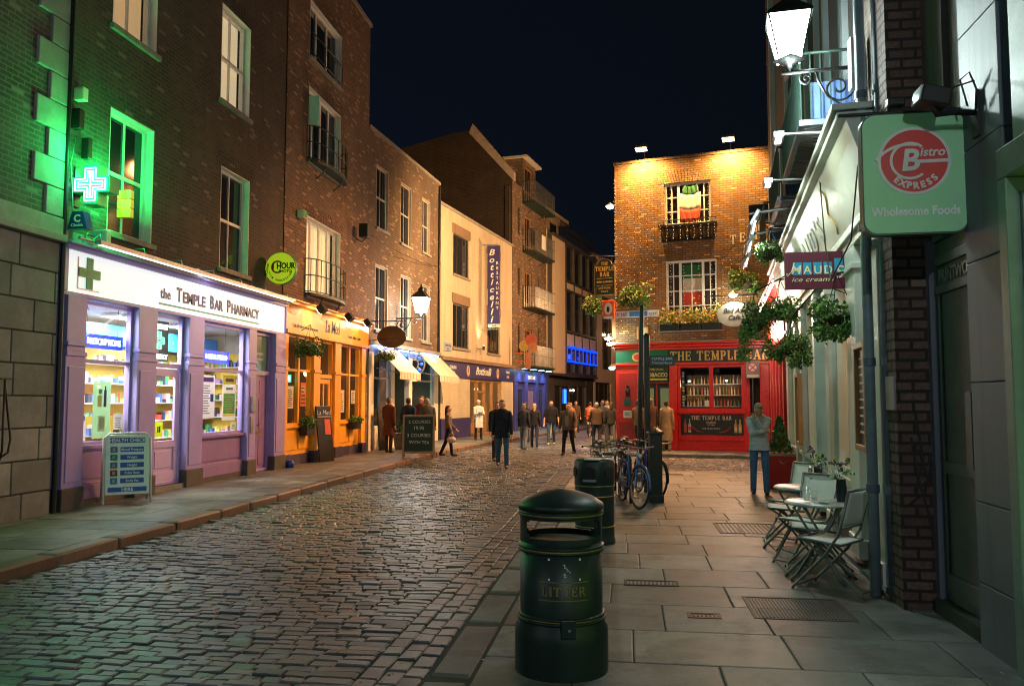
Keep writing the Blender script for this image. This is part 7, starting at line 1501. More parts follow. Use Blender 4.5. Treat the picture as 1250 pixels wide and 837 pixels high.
# ------------------------------------------------------------------ bicycles
m_tyre = paint('tyre_rubber', (.012, .012, .012), .7, 0, .2, 8)
def bicycle(label, loc, rz, tilt, frame_c, basket_=False, seed=0):
    t = thing('bicycle', label, 'bicycle', loc, rz, 'parked bicycles', (0, tilt)); fm = paint('bike_%d' % seed, frame_c, .3, .3, .1, 5)
    # local: bike runs along y, front wheel at -y, wheels r=.34
    r = .335; F = Vector((0, -.54, r)); Bk = Vector((0, .52, r)); BB = Vector((0, .08, .28)); ST = Vector((0, .24, .80)); HT = Vector((0, -.36, .82)); HB = Vector((0, -.41, .66))
    for nm, c, steer in (('front_wheel', F, R(12)), ('rear_wheel', Bk, 0)):
        w = MB(); w.M = Matrix.Translation(c) @ Matrix.Rotation(steer, 4, 'Z')
        ringp = lambda rad, n=36: [(0, rad * math.cos(2 * math.pi * k / n), rad * math.sin(2 * math.pi * k / n)) for k in range(n + 1)]
        w.tube(ringp(r - .018), .018, 8); wo = w.build(nm, m_tyre, t)
        q = MB(); q.M = w.M; q.tube(ringp(r - .042), .011, 6); q.build('rim', m_steel, wo)
        q = MB(); q.M = w.M
        for k in range(28): a = 2 * math.pi * k / 28; q.cyl((.025 * (1 if k % 2 else -1), .02 * math.cos(a), .02 * math.sin(a)), (0, (r - .045) * math.cos(a + .2), (r - .045) * math.sin(a + .2)), .0013, n=3, caps=False)
        q.build('spokes', m_steel, wo); q = MB(); q.M = w.M; q.cyl((-.045, 0, 0), (.045, 0, 0), .018, n=10); q.build('hub', m_steel, wo)
        q = MB(); q.M = w.M; q.tube([(0, (r + .02) * math.cos(a), (r + .02) * math.sin(a)) for a in [R(x) for x in (range(20, 175, 12) if nm == 'rear_wheel' else range(40, 185, 12))]], .016, 6); q.build('mudguard', fm if seed % 2 else m_black, t)
    f = MB()
    for a, b, rr in ((BB, HB, .02), (ST, HT, .017), (BB, ST, .018), (HB, HT, .022)): f.cyl(a, b, rr, n=10)
    for s in (-1, 1): f.cyl(BB + Vector((s * .03, 0, 0)), Bk + Vector((s * .05, 0, 0)), .011, n=8); f.cyl(ST, Bk + Vector((s * .05, 0, 0)), .009, n=8)
    f.build('frame', fm, t); fk = MB()
    for s in (-1, 1): fk.tube([HB, HB + Vector((s * .045, -.03, -.06)), F + Vector((s * .05, 0, 0))], .012, 8)
    fk.build('fork', fm, t)
    h = MB(); top = HT + Vector((0, .03, .12)); h.cyl(HT, top, .013); h.tube([top + Vector((-.28, .16, .02)), top + Vector((-.25, .0, .03)), top + Vector((-.08, -.05, 0)), top + Vector((.08, -.05, 0)), top + Vector((.25, .0, .03)), top + Vector((.28, .16, .02))], .012, 8); h.build('handlebar', m_steel, t)
    g = MB()
    for s in (-1, 1): g.cyl(top + Vector((s * .28, .07, .02)), top + Vector((s * .285, .2, .015)), .019, n=10)
    g.build('grip', m_black, t)
    s_ = MB(); s_.cyl(ST, ST + Vector((0, .05, .15)), .013); s_.build('seat_post', m_steel, t); s_ = MB(); s_._ell(tuple(ST + Vector((0, .12, .18))), .085, .1, .035, 12, 6); s_._ell(tuple(ST + Vector((0, -.0, .175))), .03, .13, .025, 10, 6); s_.build('saddle', m_black, t)
    p = MB(); p.cyl(BB + Vector((.05, 0, 0)), BB + Vector((.06, 0, 0)), .09, n=20); p.cyl(BB + Vector((.07, 0, 0)), BB + Vector((.08, .05, -.15)), .01); p.cyl(BB + Vector((-.07, 0, 0)), BB + Vector((-.08, -.05, .15)), .01); p.box(.08, .0, .11, .17, .1, .135); p.box(-.17, -.02, .42, -.08, .08, .445); p.build('crankset', m_steel, t)
    rk = MB(); rk.tube([(-.06, .25, .7), (-.06, .82, .7), (.06, .82, .7), (.06, .25, .7)], .007, 5); rk.cyl((.06, .6, .7), (.05, .52, r), .006, n=5); rk.cyl((-.06, .6, .7), (-.05, .52, r), .006, n=5); rk.build('carrier', m_steel, t)
    lm = MB(); lm._ell((0, -.47, .82), .03, .025, .03, 10, 6); lm.build('front_lamp', m_white, t)
    if basket_:
        b = MB()
        for k in range(5): z = .78 + k * .05; b.tube([(-.17, -.45, z), (.17, -.45, z), (.17, -.72, z), (-.17, -.72, z), (-.17, -.45, z)], .005, 4)
        for k in range(7): b.cyl((-.17 + k * .056, -.72, .78), (-.17 + k * .056, -.72, .98), .003, n=4); b.cyl((-.17 + k * .056, -.45, .78), (-.17 + k * .056, -.45, .98), .003, n=4)
        b.box(-.17, -.72, .775, .17, -.45, .782); b.build('basket', m_black, t)
    return t
bicycle('nearest parked bicycle with blue and silver fork pointing at the camera', (.02, 13.55, .012), 14, 4, (.05, .12, .4), False, 1)
bicycle('black parked bicycle with front basket at the left of the row', (-.38, 13.95, .012), 4, -6, (.02, .02, .02), True, 2)
bicycle('dark red parked bicycle between the black one and the nearest one', (-.2, 14.5, .012), -8, 3, (.15, .02, .02), False, 3)
bicycle('blue parked bicycle leaning behind the square bollard', (.32, 14.9, .012), 16, 5, (.02, .08, .5), False, 4)
bicycle('grey parked bicycle deepest in the row', (-.02, 15.4, .012), -4, -4, (.12, .12, .13), True, 5)
t = thing('bicycle_stand', 'dark steel hoop stand the parked bicycles lean on', 'bicycle stand', (-.1, 14.7, .012), 8)
m = MB()
for y in (-.7, 0, .7): m.tube([(-.0, y - .3, 0), (0, y - .3, .7), (0, y - .22, .78), (0, y + .22, .78), (0, y + .3, .7), (0, y + .3, 0)], .022, 8)
m.build('hoops', m_post, t)

# ------------------------------------------------------------------ folding chairs and tables
m_sling = paint('pale_sling', (.70, .72, .68), .6, 0, .08, 6, .2, .1); m_tube = paint('grey_tube', (.16, .18, .18), .35, .6, .2, 6)
def chair(label, loc, rz, first=None):
    if first: return dup(first, label, loc, rz)
    t = thing('folding_chair', label, 'chair', loc, rz, 'folding cafe chairs')     # faces -y
    w = .22
    for s in (-1, 1):
        MB().tube([(s * w, -.30, .0), (s * w, -.28, .03), (s * w, .02, .34), (s * w, .14, .52), (s * w, .24, .90)], .013, 8).build('back_leg_frame', m_tube, t)
        MB().tube([(s * (w - .03), .34, .0), (s * (w - .03), .30, .03), (s * (w - .03), .0, .30), (s * (w - .03), -.22, .45)], .012, 8).build('leg', m_tube, t)
    m = MB(); m.tube([(-w, .24, .9), (w, .24, .9)], .013, 8).tube([(-w, .155, .57), (w, .155, .57)], .010, 6).tube([(-w, -.28, .03), (w, -.28, .03)], .011, 6).tube([(-w + .03, .30, .03), (w - .03, .30, .03)], .011, 6); m.build('cross_rail', m_tube, t)
    m = MB(); m.tube([(-w, -.24, .455), (w, -.24, .455), (w, .16, .43), (-w, .16, .43), (-w, -.24, .455)], .012, 6); m.build('seat_frame', m_tube, t)
    def sheet(p, q, th, sag):
        vs = []; n = 6
        for i in range(n + 1):
            for j in range(n + 1):
                u, v = i / n, j / n; a = Vector(p[0]).lerp(Vector(p[1]), u); b = Vector(p[3]).lerp(Vector(p[2]), u); c = a.lerp(b, v) + Vector(q) * sag * 4 * u * (1 - u); vs.append(c)
        s = MB(); s.add(vs, [(i * (n + 1) + j, (i + 1) * (n + 1) + j, (i + 1) * (n + 1) + j + 1, i * (n + 1) + j + 1) for i in range(n) for j in range(n)], True); return s
    o = sheet([(-w, -.23, .462), (w, -.23, .462), (w, .15, .437), (-w, .15, .437)], (0, 0, -1), 0, .012).build('seat', m_sling, t); o.modifiers.new('s', 'SOLIDIFY').thickness = .006
    o = sheet([(-w, .16, .59), (w, .16, .59), (w, .238, .885), (-w, .238, .885)], (0, 1, 0), 0, .02).build('backrest', m_sling, t); o.modifiers.new('s', 'SOLIDIFY').thickness = .006
    return t
def table(label, loc, rz, first=None):
    if first: return dup(first, label, loc, rz)
    t = thing('bistro_table', label, 'table', loc, rz, 'bistro tables'); MB().lathe([(.29, .70), (.31, .705), (.312, .72), (.30, .73), (.002, .732)], 36).build('tabletop', paint('zinc_top', (.42, .46, .47), .3, .5, .1, 4), t)
    for s in (-1, 1):
        MB().tube([(s * .2, -.24, .0), (s * .2, -.2, .05), (s * .2, .2, .69)], .012, 8).build('leg', m_tube, t); MB().tube([(s * .17, .24, .0), (s * .17, .2, .05), (s * .17, -.2, .69)], .012, 8).build('leg', m_tube, t)
    MB().tube([(-.2, -.22, .03), (.2, -.22, .03)], .01, 6).tube([(-.17, .22, .03), (.17, .22, .03)], .01, 6).tube([(-.2, .2, .68), (.2, .2, .68)], .01, 6).build('cross_rail', m_tube, t); return t
z0 = .014
ch1 = chair('nearest folding chair with its pale backrest toward the camera', (1.83, 7.80, z0), -128)
ch2 = chair('folding chair tucked behind the nearest chair at the near cafe table', (1.83, 8.5, z0), -100, ch1)
ch3 = chair('folding chair facing the camera with its pale back behind the near cafe table', (1.86, 9.02, z0), -48, ch1)
ch4 = chair('folding chair on the near side of the far cafe table', (1.86, 10.0, z0), -100, ch1)
ch5 = chair('farthest folding chair, its back by the wall beyond the far cafe table', (2.05, 10.6, z0), -50, ch1)
t1 = table('near round metal cafe table with a dark vase and two glasses', (1.79, 8.2, z0), 70); t2 = table('far round metal cafe table with a green vase', (1.93, 9.6, z0), 110, t1)
def vase(label, loc, seed, cols):
    t = thing('flower_vase', label, 'vase', loc); rb = random.Random(seed); MB().lathe([(.04, 0), (.055, .04), (.05, .13), (.042, .2), (.048, .21)], 16).build('vase', paint('dark_vase', (.01, .025, .03), .15), t); s = MB(); f = MB()
    for _ in range(9):
        p = (rb.gauss(0, .07), rb.gauss(0, .07), rb.uniform(.28, .42)); s.tube([(0, 0, .15), (p[0] * .5, p[1] * .5, .25), p], .003, 4); f.tone = rb.choice(cols)
        for _ in range(5): f._ell((p[0] + rb.gauss(0, .012), p[1] + rb.gauss(0, .012), p[2] + rb.gauss(0, .01)), .014, .014, .012, 6, 4)
    s.tone = (.1, .2, .04); leaves(s, 30, lambda q: (q.gauss(0, .05), q.gauss(0, .05), q.uniform(.2, .34)), .05, rb, GT); s.build('stems', m_leaf, t); f.build('blooms', m_leaf, t)
vase('dark vase with dark red blooms on the near cafe table', (2.0, 8.2, z0 + .732), 1, [(.12, .06, .06), (.1, .08, .07), (.3, .25, .2)]); vase('dark vase with yellow blooms on the far cafe table', (2.12, 9.7, z0 + .732), 2, [(.5, .5, .05), (.08, .05, .06), (.12, .08, .08)])
def tumbler(label, loc, h, r): 
    t = thing('drinking_glass', label, 'glass', loc, 0, 'glasses on the near table'); MB().lathe([(r * .8, 0), (r, h), (r * .94, h), (r * .74, .01), (.002, .01)], 16).build('glass_body', m_glass, t); MB().lathe([(r * .72, .012), (r * .8, h * .3)], 14).build('water', glass('pale_water', (.8, .9, .9)), t)
tumbler('tall water glass on the left of the near cafe table', (1.66, 8.1, z0 + .732), .14, .035); tumbler('shorter glass beside the tall one on the near cafe table', (1.74, 8.14, z0 + .732), .11, .035); 
t = thing('glass_bottle', 'slim clear bottle behind the glasses on the near cafe table', 'bottle', (1.74, 8.27, z0 + .732)); bottle(MB(), 0, 0, 0, .2, .032).build('bottle_body', m_glass, t); MB().cyl((0, 0, .2), (0, 0, .215), .013).build('cap', m_steel, t)
t = thing('ashtray', 'small flat green saucer on the near cafe table', 'saucer', (1.8, 8.02, z0 + .732)); MB().lathe([(.04, 0), (.055, .012), (.05, .012), (.035, .004), (.001, .004)], 16).build('dish', paint('green_saucer', (.1, .3, .15), .3), t); MB().cyl((.01, 0, .006), (.05, .01, .014), .004).build('cigarette_end', m_white, t)

# ------------------------------------------------------------------ pavement boards
def aboard(label, loc, rz, w, h, spread, frame_m, face_m, legs=.12, lean=None):
    t = thing('sandwich_board', label, 'sandwich board', loc, rz); a = math.atan2(spread / 2, h)
    for s in (-1, 1):
        M = Matrix.Translation((0, s * .01, h)) @ Matrix.Rotation(-s * a, 4, 'X') @ Matrix.Translation((0, 0, -h)) if s == 1 else Matrix.Translation((0, -.01, h)) @ Matrix.Rotation(a * -1, 4, 'X').inverted().inverted() @ Matrix.Translation((0, 0, -h))
        M = Matrix.Translation((0, s * .01, h)) @ Matrix.Rotation(R(0) + s * a, 4, 'X') @ Matrix.Translation((0, 0, -h))
        p = MB(); p.M = M; p.box(-w / 2 + .025, -.006, legs + .02, w / 2 - .025, .006, h - .03); po = p.build('panel', face_m if s < 0 else frame_m, t)
        f = MB(); f.M = M; f.tube([(-w / 2, 0, 0), (-w / 2, 0, h - .08), (-w / 2 + .08, 0, h), (w / 2 - .08, 0, h), (w / 2, 0, h - .08), (w / 2, 0, 0)], .016, 8) if frame_m is m_white else f.rows((-w / 2, -.02, 0, -w / 2 + .05, .02, h), (w / 2 - .05, -.02, 0, w / 2, .02, h), (-w / 2 + .05, -.02, h - .05, w / 2 - .05, .02, h), (-w / 2 + .05, -.02, legs, w / 2 - .05, .02, legs + .05)); f.build('leg_frame', frame_m, t)
        if s < 0: res = (M, po)
    MB().cyl((-w / 2 + .0, -spread * .28, h * .42), (-w / 2, spread * .28, h * .42), .006, n=5).cyl((w / 2, -spread * .28, h * .42), (w / 2, spread * .28, h * .42), .006, n=5).build('hinge_bar', m_steel, t)
    return t, res
t, (M, po) = aboard('white sandwich board reading HEALTH CHECK with blue strips outside the pharmacy', (-7.7, 11.85, .11), 38, .66, 1.08, .5, m_white, paint('white_board_face', (.75, .77, .78), .4, 0, .05, 1))
blue = paint('print_blue', (.01, .07, .42), .4); m = MB(); m.M = M; x = MB(); x.M = M
m.box(-.25, -.009, .93, .25, -.006, 1.01); x.text('HEALTH CHECK', .07, 0, .947, -.0095, .002, bold=.002)
for k, s in enumerate(('Blood Pressure', 'Weight', 'Height', 'Pulse Rate', 'Body Fat')): z = .79 - k * .12; m.box(-.1, -.009, z, .23, -.006, z + .075); x.text(s, .05, .065, z + .02, -.0095, .002, bold=.0012)
m.box(-.27, -.009, .18, .27, -.006, .25); x.text('HERE', .07, 0, .19, -.0095, .002, bold=.002); m.build('blue_strips', blue, t); x.build('lettering', m_white, t)
m = MB(); m.M = M
for k, cc in enumerate(((.3, .35, .6), (.05, .5, .45), (.2, .4, .6), (.5, .08, .08), (.1, .4, .75))): z = .79 - k * .12; m.tone = cc; m.box(-.24, -.009, z - .01, -.14, -.006, z + .085); m.tone = (.7, .7, .7); m.box(-.21, -.0115, z + .01, -.17, -.0093, z + .06)
m.build('pictograms', m_print, t)
chalkw = paint('chalk_white', (.6, .6, .55), .9, 0, .3, 20)
t, (M, po) = aboard('wooden framed chalkboard sandwich board beside the people at the awnings', (-5.75, 22.3, .11), 12, .88, 1.18, .5, m_pine, paint('chalkboard_face', (.015, .03, .022), .7, 0, .4, 4))
x = MB(); x.M = M
for s, z, q in (('2 COURSES', .95, .12), ('19.95', .77, .14), ('3 COURSES', .57, .13), ('WITH TEA', .38, .12)): x.text(s, q, rnd.uniform(-.02, .02), z, -.009, .002, rot=rnd.uniform(-3, 3))
x.build('chalk_lettering', chalkw, t)
t = thing('menu_board', 'tall dark menu board leaning by the orange restaurant door', 'menu board', (-7.78, 20.65, .11), 70, None, (-7, 0)); MB().box(-.28, -.02, 0, .28, .02, 1.45).build('board', m_black, t, bevel=.01); MB().text('La Med', .18, 0, 1.22, -.021, .004, shear=.2).build('lettering', chalkw, t); MB().rows((.0, -.027, .7, .22, -.021, 1.1)).build('orange_sheet', MATS['orange_red'], t); MB().rows((-.24, -.026, 1.16, .24, -.021, 1.18)).build('chalk_rule', chalkw, t)
t = thing('menu_board', 'dark glazed menu stand against the shop wall behind the man in the brown coat', 'menu board', (-7.78, 25.6, .11), 80, None, (-4, 0)); MB().box(-.25, -.02, 0, .25, .02, 1.3).build('board', m_black, t, bevel=.01); MB().rows((-.2, -.026, .3, .2, -.021, 1.2)).build('panel', m_dkw, t)
tag(MB().lathe([(.0, 0), (.09, .0), (.11, .1), (.06, .17), (.0, .17)], 12).build('rubbish_bag', paint('blue_bag', (.02, .05, .3), .3), None, (-7.98, 18.75, .11)), 'small blue bag at the foot of the orange front beside the lilac one', 'bag')
# ------------------------------------------------------------------ people
def blob(name, prims, voxel, mat, parent, smooth=6):
    """one continuous surface grown over tapered limbs: ('c', p0, p1, r0, r1) and ('e', centre, (rx, ry, rz))"""
    m = MB()
    for p in prims:
        if p[0] == 'c':
            m.cyl(p[1], p[2], p[3], p[4], 14); m._ell(tuple(p[1]), p[3], p[3], p[3], 12, 8); m._ell(tuple(p[2]), p[4], p[4], p[4], 12, 8)
        else: m._ell(tuple(p[1]), *p[2], 16, 12)
    me = m.mesh('tmp'); o = bpy.data.objects.new('tmp', me); col.objects.link(o); r = o.modifiers.new('r', 'REMESH'); r.mode = 'VOXEL'; r.voxel_size = voxel
    s = o.modifiers.new('s', 'SMOOTH'); s.iterations = smooth; s.factor = .5
    dg = bpy.context.evaluated_depsgraph_get(); nm = bpy.data.meshes.new_from_object(o.evaluated_get(dg)); bpy.data.objects.remove(o); bpy.data.meshes.remove(me)
    nm.name = name; nm.materials.clear(); nm.materials.append(mat); nm.polygons.foreach_set('use_smooth', [True] * len(nm.polygons))
    ob = bpy.data.objects.new(name, nm); col.objects.link(ob); ob.parent = parent; return ob
def cloth(name, c, sc=9):
    if name in MATS: return MATS[name]
    m, n, l, p = nt(name); co = objco(n); a = noise(n, l, co, sc, 5, .65); b = noise(n, l, co, 3, 3, .6)
    l.new(mix(n, l, ramp(n, l, a, .35, .7), tuple(x * .8 for x in c), tuple(min(1, x * 1.2) for x in c)), p.inputs['Base Color']); p.inputs['Roughness'].default_value = .85; setc(p, 'Specular IOR Level', .2)
    w = n.new('ShaderNodeTexWave'); w.inputs['Scale'].default_value = 1.1; w.inputs['Distortion'].default_value = 14; w.inputs['Detail'].default_value = 2; l.new(co, w.inputs['Vector'])
    h = n.new('ShaderNodeMath'); h.operation = 'MULTIPLY_ADD'; l.new(a, h.inputs[0]); h.inputs[1].default_value = .6; l.new(w.outputs['Fac'], h.inputs[2])
    bump(n, l, p, h.outputs[0], .2, .012); MATS[name] = m; return m
skinm = paint('skin', (.50, .28, .19), .5, 0, .1, 8, .1, 0); m_eye = paint('eye_dark', (.03, .02, .02), .2)
def person(label, loc, rz, H=1.74, top=(.03, .03, .035), bottom=(.05, .07, .12), hair=(.05, .03, .02), legs=(12, -12), knees=(4, 10), arms=None, bulk=1.0, near=False, coat=0.0, shoes=(.03, .02, .015), lean=0, head=(0, 0), hairlen=0, sleeves=True, group='people in the street', extra=None, hood=False, apron=None, shirt=None, openj=False):
    """faces local -y. arms: per side (forward pitch, outward, elbow bend forward, inward twist)"""
    t = thing('person', label, 'person', loc, rz, group); vx = .011 if near else .02; V = Vector; hip = .53 * H; s = H / 1.74
    key = lambda c: '%d_%d_%d' % tuple(int(x * 200) for x in c)
    L = {}; arms = arms or ((8, 8, 12, 0), (-6, 8, 14, 0))
    thigh, shin = .245 * H, .235 * H
    foot = []
    for i, sx in enumerate((1, -1)):
        h0 = V((sx * .09 * s, 0, hip)); a = R(legs[i]); k = h0 + V((sx * .015, -math.sin(a) * thigh, -math.cos(a) * thigh)); b = a - R(knees[i]); an = k + V((sx * .01, -math.sin(b) * shin, -math.cos(b) * shin)); L[sx] = (h0, k, an); foot.append(an.z)
    dz = .075 * s - min(foot); ln = R(lean)
    for sx in L: L[sx] = tuple(p + V((0, 0, dz)) for p in L[sx])
    hz = hip + dz; pel = V((0, 0, hz + .02)); ch = V((0, -math.sin(ln) * .3 * s, hz + .29 * s)); nk = V((0, -math.sin(ln) * .5 * s, hz + .505 * s)); hy, hp = R(head[0]), R(head[1])
    hd = nk + V((0, -math.sin(hp + ln) * .13 * s, math.cos(hp) * .14 * s)); HM = Matrix.Translation(hd) @ Matrix.Rotation(hy, 4, 'Z') @ Matrix.Rotation(hp, 4, 'X'); hp_ = lambda x, y, z: HM @ V((x * s, y * s, z * s))
    A = {}
    for i, sx in enumerate((1, -1)):
        fp, ou, eb, tw = [R(x) for x in arms[i]]; sh = nk + V((sx * .165 * s * bulk ** .5, .01, -.075 * s)); u = .285 * s; f = .25 * s
        el = sh + V((sx * math.sin(ou), -math.sin(fp) * math.cos(ou), -math.cos(fp) * math.cos(ou))) * u
        w = el + V((sx * (math.sin(ou) * .4 - math.sin(tw)), -math.sin(fp + eb) * math.cos(tw), -math.cos(fp + eb) * math.cos(tw))).normalized() * f; A[sx] = (sh, el, w)
    b = bulk
    B = [('e', pel, (.15 * s * b, .105 * s * b, .13 * s)), ('e', ch, (.165 * s * b, .115 * s * b, .2 * s)), ('c', nk - V((0, 0, .06)), hd - V((0, 0, .03)), .055 * s, .05 * s), ('e', ch + V((0, 0, .12 * s)), (.18 * s, .1 * s, .09 * s))]
    B += [('e', hd, (.074 * s, .09 * s, .105 * s)), ('e', hp_(0, -.035, -.05), (.05 * s, .055 * s, .06 * s)), ('e', hp_(0, -.098, -.01), (.013 * s, .02 * s, .024 * s)), ('e', hp_(.076, .0, -.01), (.012 * s, .02 * s, .03 * s)), ('e', hp_(-.076, .0, -.01), (.012 * s, .02 * s, .03 * s)), ('e', hp_(0, -.088, .022), (.05 * s, .012 * s, .012 * s)), ('e', hp_(0, -.088, -.055), (.025 * s, .012 * s, .01 * s))]
    for sx in (1, -1):
        sh, el, w = A[sx]; B += [('c', sh, el, .048 * s, .038 * s), ('c', el, w, .037 * s, .026 * s)]; d = (w - el).normalized(); sd = V((sx, 0, 0)); sd = (sd - d * sd.dot(d)).normalized(); nrm = d.cross(sd) * sx
        fingers_in = nrm if abs(nrm.y) > .01 else V((0, -1, 0)); palm = w + d * .05 * s; B += [('c', w, palm, .025 * s, .03 * s), ('c', palm - nrm * .0, palm + d * .03 * s, .03 * s, .026 * s)]
        fr = .0085 if near else .011; curl = V((0, -1, 0)); curl = (curl - d * curl.dot(d)); curl = curl.normalized() if curl.length > .05 else nrm
        side = d.cross(curl).normalized()
        for q, fl in enumerate((.065, .078, .08, .068)):
            o0 = palm + d * .035 * s + side * (q - 1.5) * .019 * s; m1 = o0 + (d * .8 + curl * .35).normalized() * fl * .5 * s; m2 = m1 + (d * .45 + curl * .8).normalized() * fl * .5 * s; B += [('c', o0, m1, fr, fr * .92), ('c', m1, m2, fr * .92, fr * .8)]
        th0 = w + d * .02 * s - side * .024 * s; B += [('c', th0, th0 + (d * .6 - side * .5 + curl * .4).normalized() * .05 * s, fr * 1.2, fr * .9)]
        h0, k, an = L[sx]; B += [('c', h0, k, .075 * s * b, .052 * s), ('c', k, an, .05 * s, .034 * s), ('c', an - V((0, 0, .02)), an + V((0, -.13 * s, -.04 * s)), .035 * s, .028 * s)]
    blob('body', B, vx if near else .018, skinm, t, 3)
    clothm = cloth('cloth_' + key(top), top); hem = hz - .06 * s - coat * s; q = b
    prof = [(-.02, .178, .134), (.05, .17, .13), (.12, .165, .127), (.19, .167, .128), (.26, .172, .129), (.33, .174, .125), (.39, .168, .115), (.43, .15, .1)]
    T = [('e', pel + V((0, (ch.y - pel.y) * z / .27, z * s)), (w * s * q, d * s * q, .11 * s)) for z, w, d in prof] + [('c', nk - V((0, 0, .1 * s)), nk - V((0, 0, .015 * s)), .085 * s, .062 * s)]
    z = -.12
    while hz + z * s > hem - .22 * s: T.append(('e', V((0, .005, hz + z * s)), ((.184 - z * .03) * s * q, (.138 - z * .04) * s * q, .16 * s))); z -= .08
    for sx in (1, -1): T += [('c', nk + V((sx * .06, 0, -.055 * s)), A[sx][0], .062 * s, .066 * s)]
    if hood: T += [('e', nk + V((0, .075, .0)), (.115 * s, .07 * s, .065 * s)), ('c', nk + V((.065, -.035, -.03)), nk + V((-.065, -.035, -.03)), .042, .042)]
    jk = blob('jacket' if sleeves else 'shirt', T, vx, clothm, t, 14); bmh = bmesh.new(); bmh.from_mesh(jk.data)
    bmesh.ops.bisect_plane(bmh, geom=bmh.verts[:] + bmh.edges[:] + bmh.faces[:], plane_co=(0, 0, hem), plane_no=(0, 0, 1), clear_inner=True); bmh.to_mesh(jk.data); bmh.free(); jk.modifiers.new('thick', 'SOLIDIFY').thickness = .012
    for sx in (1, -1):
        sh, el, w = A[sx]; sl = [('c', sh, el, .067 * s, .054 * s)]
        if sleeves: sl += [('c', el, el + (w - el) * .9, .053 * s, .043 * s)]
        blob('sleeve', sl, vx, clothm, t, 3)
    if shirt:
        m = MB(); y0 = ch.y - .125 * s * q - .014; zt = hz + .43 * s; zb = hz + (.02 if openj else .28) * s; wd = (.055 if openj else .03) * s
        m.add([(-wd, y0 - .003, zb), (wd, y0 - .003, zb), (wd * 1.1, y0 + .0, hz + .25 * s), (wd * .9, y0 + .035, zt), (-wd * .9, y0 + .035, zt), (-wd * 1.1, y0 + .0, hz + .25 * s)], [(0, 1, 2, 5), (5, 2, 3, 4)]); o = m.build('shirt_front', cloth('cloth_' + key(shirt), shirt), t); o.modifiers.new('s', 'SOLIDIFY').thickness = .01
    Q = [('e', pel - V((0, 0, .02)), (.138 * s * b, .105 * s * b, .10 * s))]
    for sx in (1, -1):
        h0, k, an = L[sx]; Q += [('c', h0, k, .08 * s * b, .066 * s), ('c', k, an + V((0, .01, -.02)), .062 * s, .054 * s)]
    blob('trousers', Q, vx, cloth('cloth_' + key(bottom), bottom), t, 4)
    for sx in (1, -1):
        an = L[sx][2]; up = an.z - .075 * s; sh_ = MB(); blob('shoe', [('e', an + V((0, -.06 * s, -.035 * s)), (.045 * s, .13 * s, .04 * s)), ('c', an, an - V((0, 0, .03)), .045 * s, .045 * s)], .014 if not near else .01, paint('shoe_' + key(shoes), shoes, .5), t, 2)
    hm = paint('hair_' + key(hair), hair, .6, 0, .3, 40, .5, 0)
    hp2 = [('e', hp_(0, .03, .035), (.08 * s, .08 * s, .086 * s)), ('e', hp_(0, -.022, .083), (.06 * s, .052 * s, .03 * s)), ('e', hp_(0, .05, -.01), (.07 * s, .05 * s, .07 * s))]
    if hairlen: hp2 += [('c', hp_(0, .05, -.02), hp_(0, .07, -.05 - hairlen), .07 * s, .05 * s)]
    blob('hair', hp2, .012 if near else .016, hm, t, 2)
    e = MB()
    for sx in (-1, 1): c = hp_(sx * .03, -.088, .008); e._ell(tuple(c), .012 * s, .008 * s, .006 * s, 8, 6)
    e.build('eyes', m_eye, t); mo = MB(); c = hp_(0, -.094, -.055); mo._ell(tuple(c), .022 * s, .006 * s, .005 * s, 8, 6); mo.build('mouth', paint('lips', (.3, .1, .08), .5), t)
    if apron:
        ap = MB(); ap.add([(-.16, -.15, hz - .38), (.16, -.15, hz - .38), (.15, -.155, hz + .08), (-.15, -.155, hz + .08), (-.1, -.15, hz + .36), (.1, -.15, hz + .36)], [(0, 1, 2, 3), (3, 2, 5, 4)]); o = ap.build('apron', cloth('cloth_' + key(apron), apron), t); o.modifiers.new('s', 'SOLIDIFY').thickness = .012
        blob('cap', [('e', hp_(0, .01, .07), (.09, .1, .06))], .014, cloth('cloth_' + key(apron), apron), t, 2)
    t['_w'] = 0; del t['_w']
    return t, A, hz
J = (.035, .07, .15); DK = (.018, .018, .02)
person('man in a grey hoodie and blue jeans, head bowed with both hands at his chin', (2.35, 15.37, .014), -6, 1.72, (.36, .41, .46), (.05, .12, .25), (.26, .23, .19), (3, -3), (1, 1), ((48, -22, 118, 22), (35, -8, 75, 55)), 1.05, True, coat=.05, head=(12, 34), hood=True, group='people in the street')
person('man in a black jacket and blue jeans striding toward the camera mid street', (-3.14, 20.56, 0), 6, 1.80, (.012, .015, .025), (.045, .085, .14), (.10, .05, .025), (12, -12), (3, 16), ((10, 9, 12, 0), (-12, 9, 12, 0)), 1.05, True, .1, group='people in the street')
person('man in dark clothes just behind the black jacketed walker', (-3.66, 23.0, 0), 20, 1.76, (.02, .02, .03), (.03, .03, .04), (.06, .03, .02), (-14, 14), (20, 4), ((-10, 8, 12, 0), (10, 8, 12, 0)), coat=.12)
person('heavy man in an open tan jacket and dark trousers walking mid street', (-1.84, 25.76, 0), -14, 1.72, (.10, .07, .045), (.014, .013, .013), (.07, .04, .02), (-10, 15), (14, 4), ((16, 20, 18, 0), (-16, 22, 14, 0)), 1.18, True, .04, shirt=(.2, .2, .17), openj=True)
person('man in a long brown leather coat with his back to the street at the awnings', (-7.2, 24.3, .11), 160, 1.76, (.11, .035, .02), (.07, .035, .025), (.09, .06, .05), (4, -4), (0, 0), coat=.34, bulk=1.08)
person('man in a navy pullover seen from behind the chalkboard', (-6.75, 24.9, .11), 170, 1.74, (.015, .03, .06), (.02, .02, .025), (.03, .02, .015), (2, -2), (0, 0), bulk=1.12)
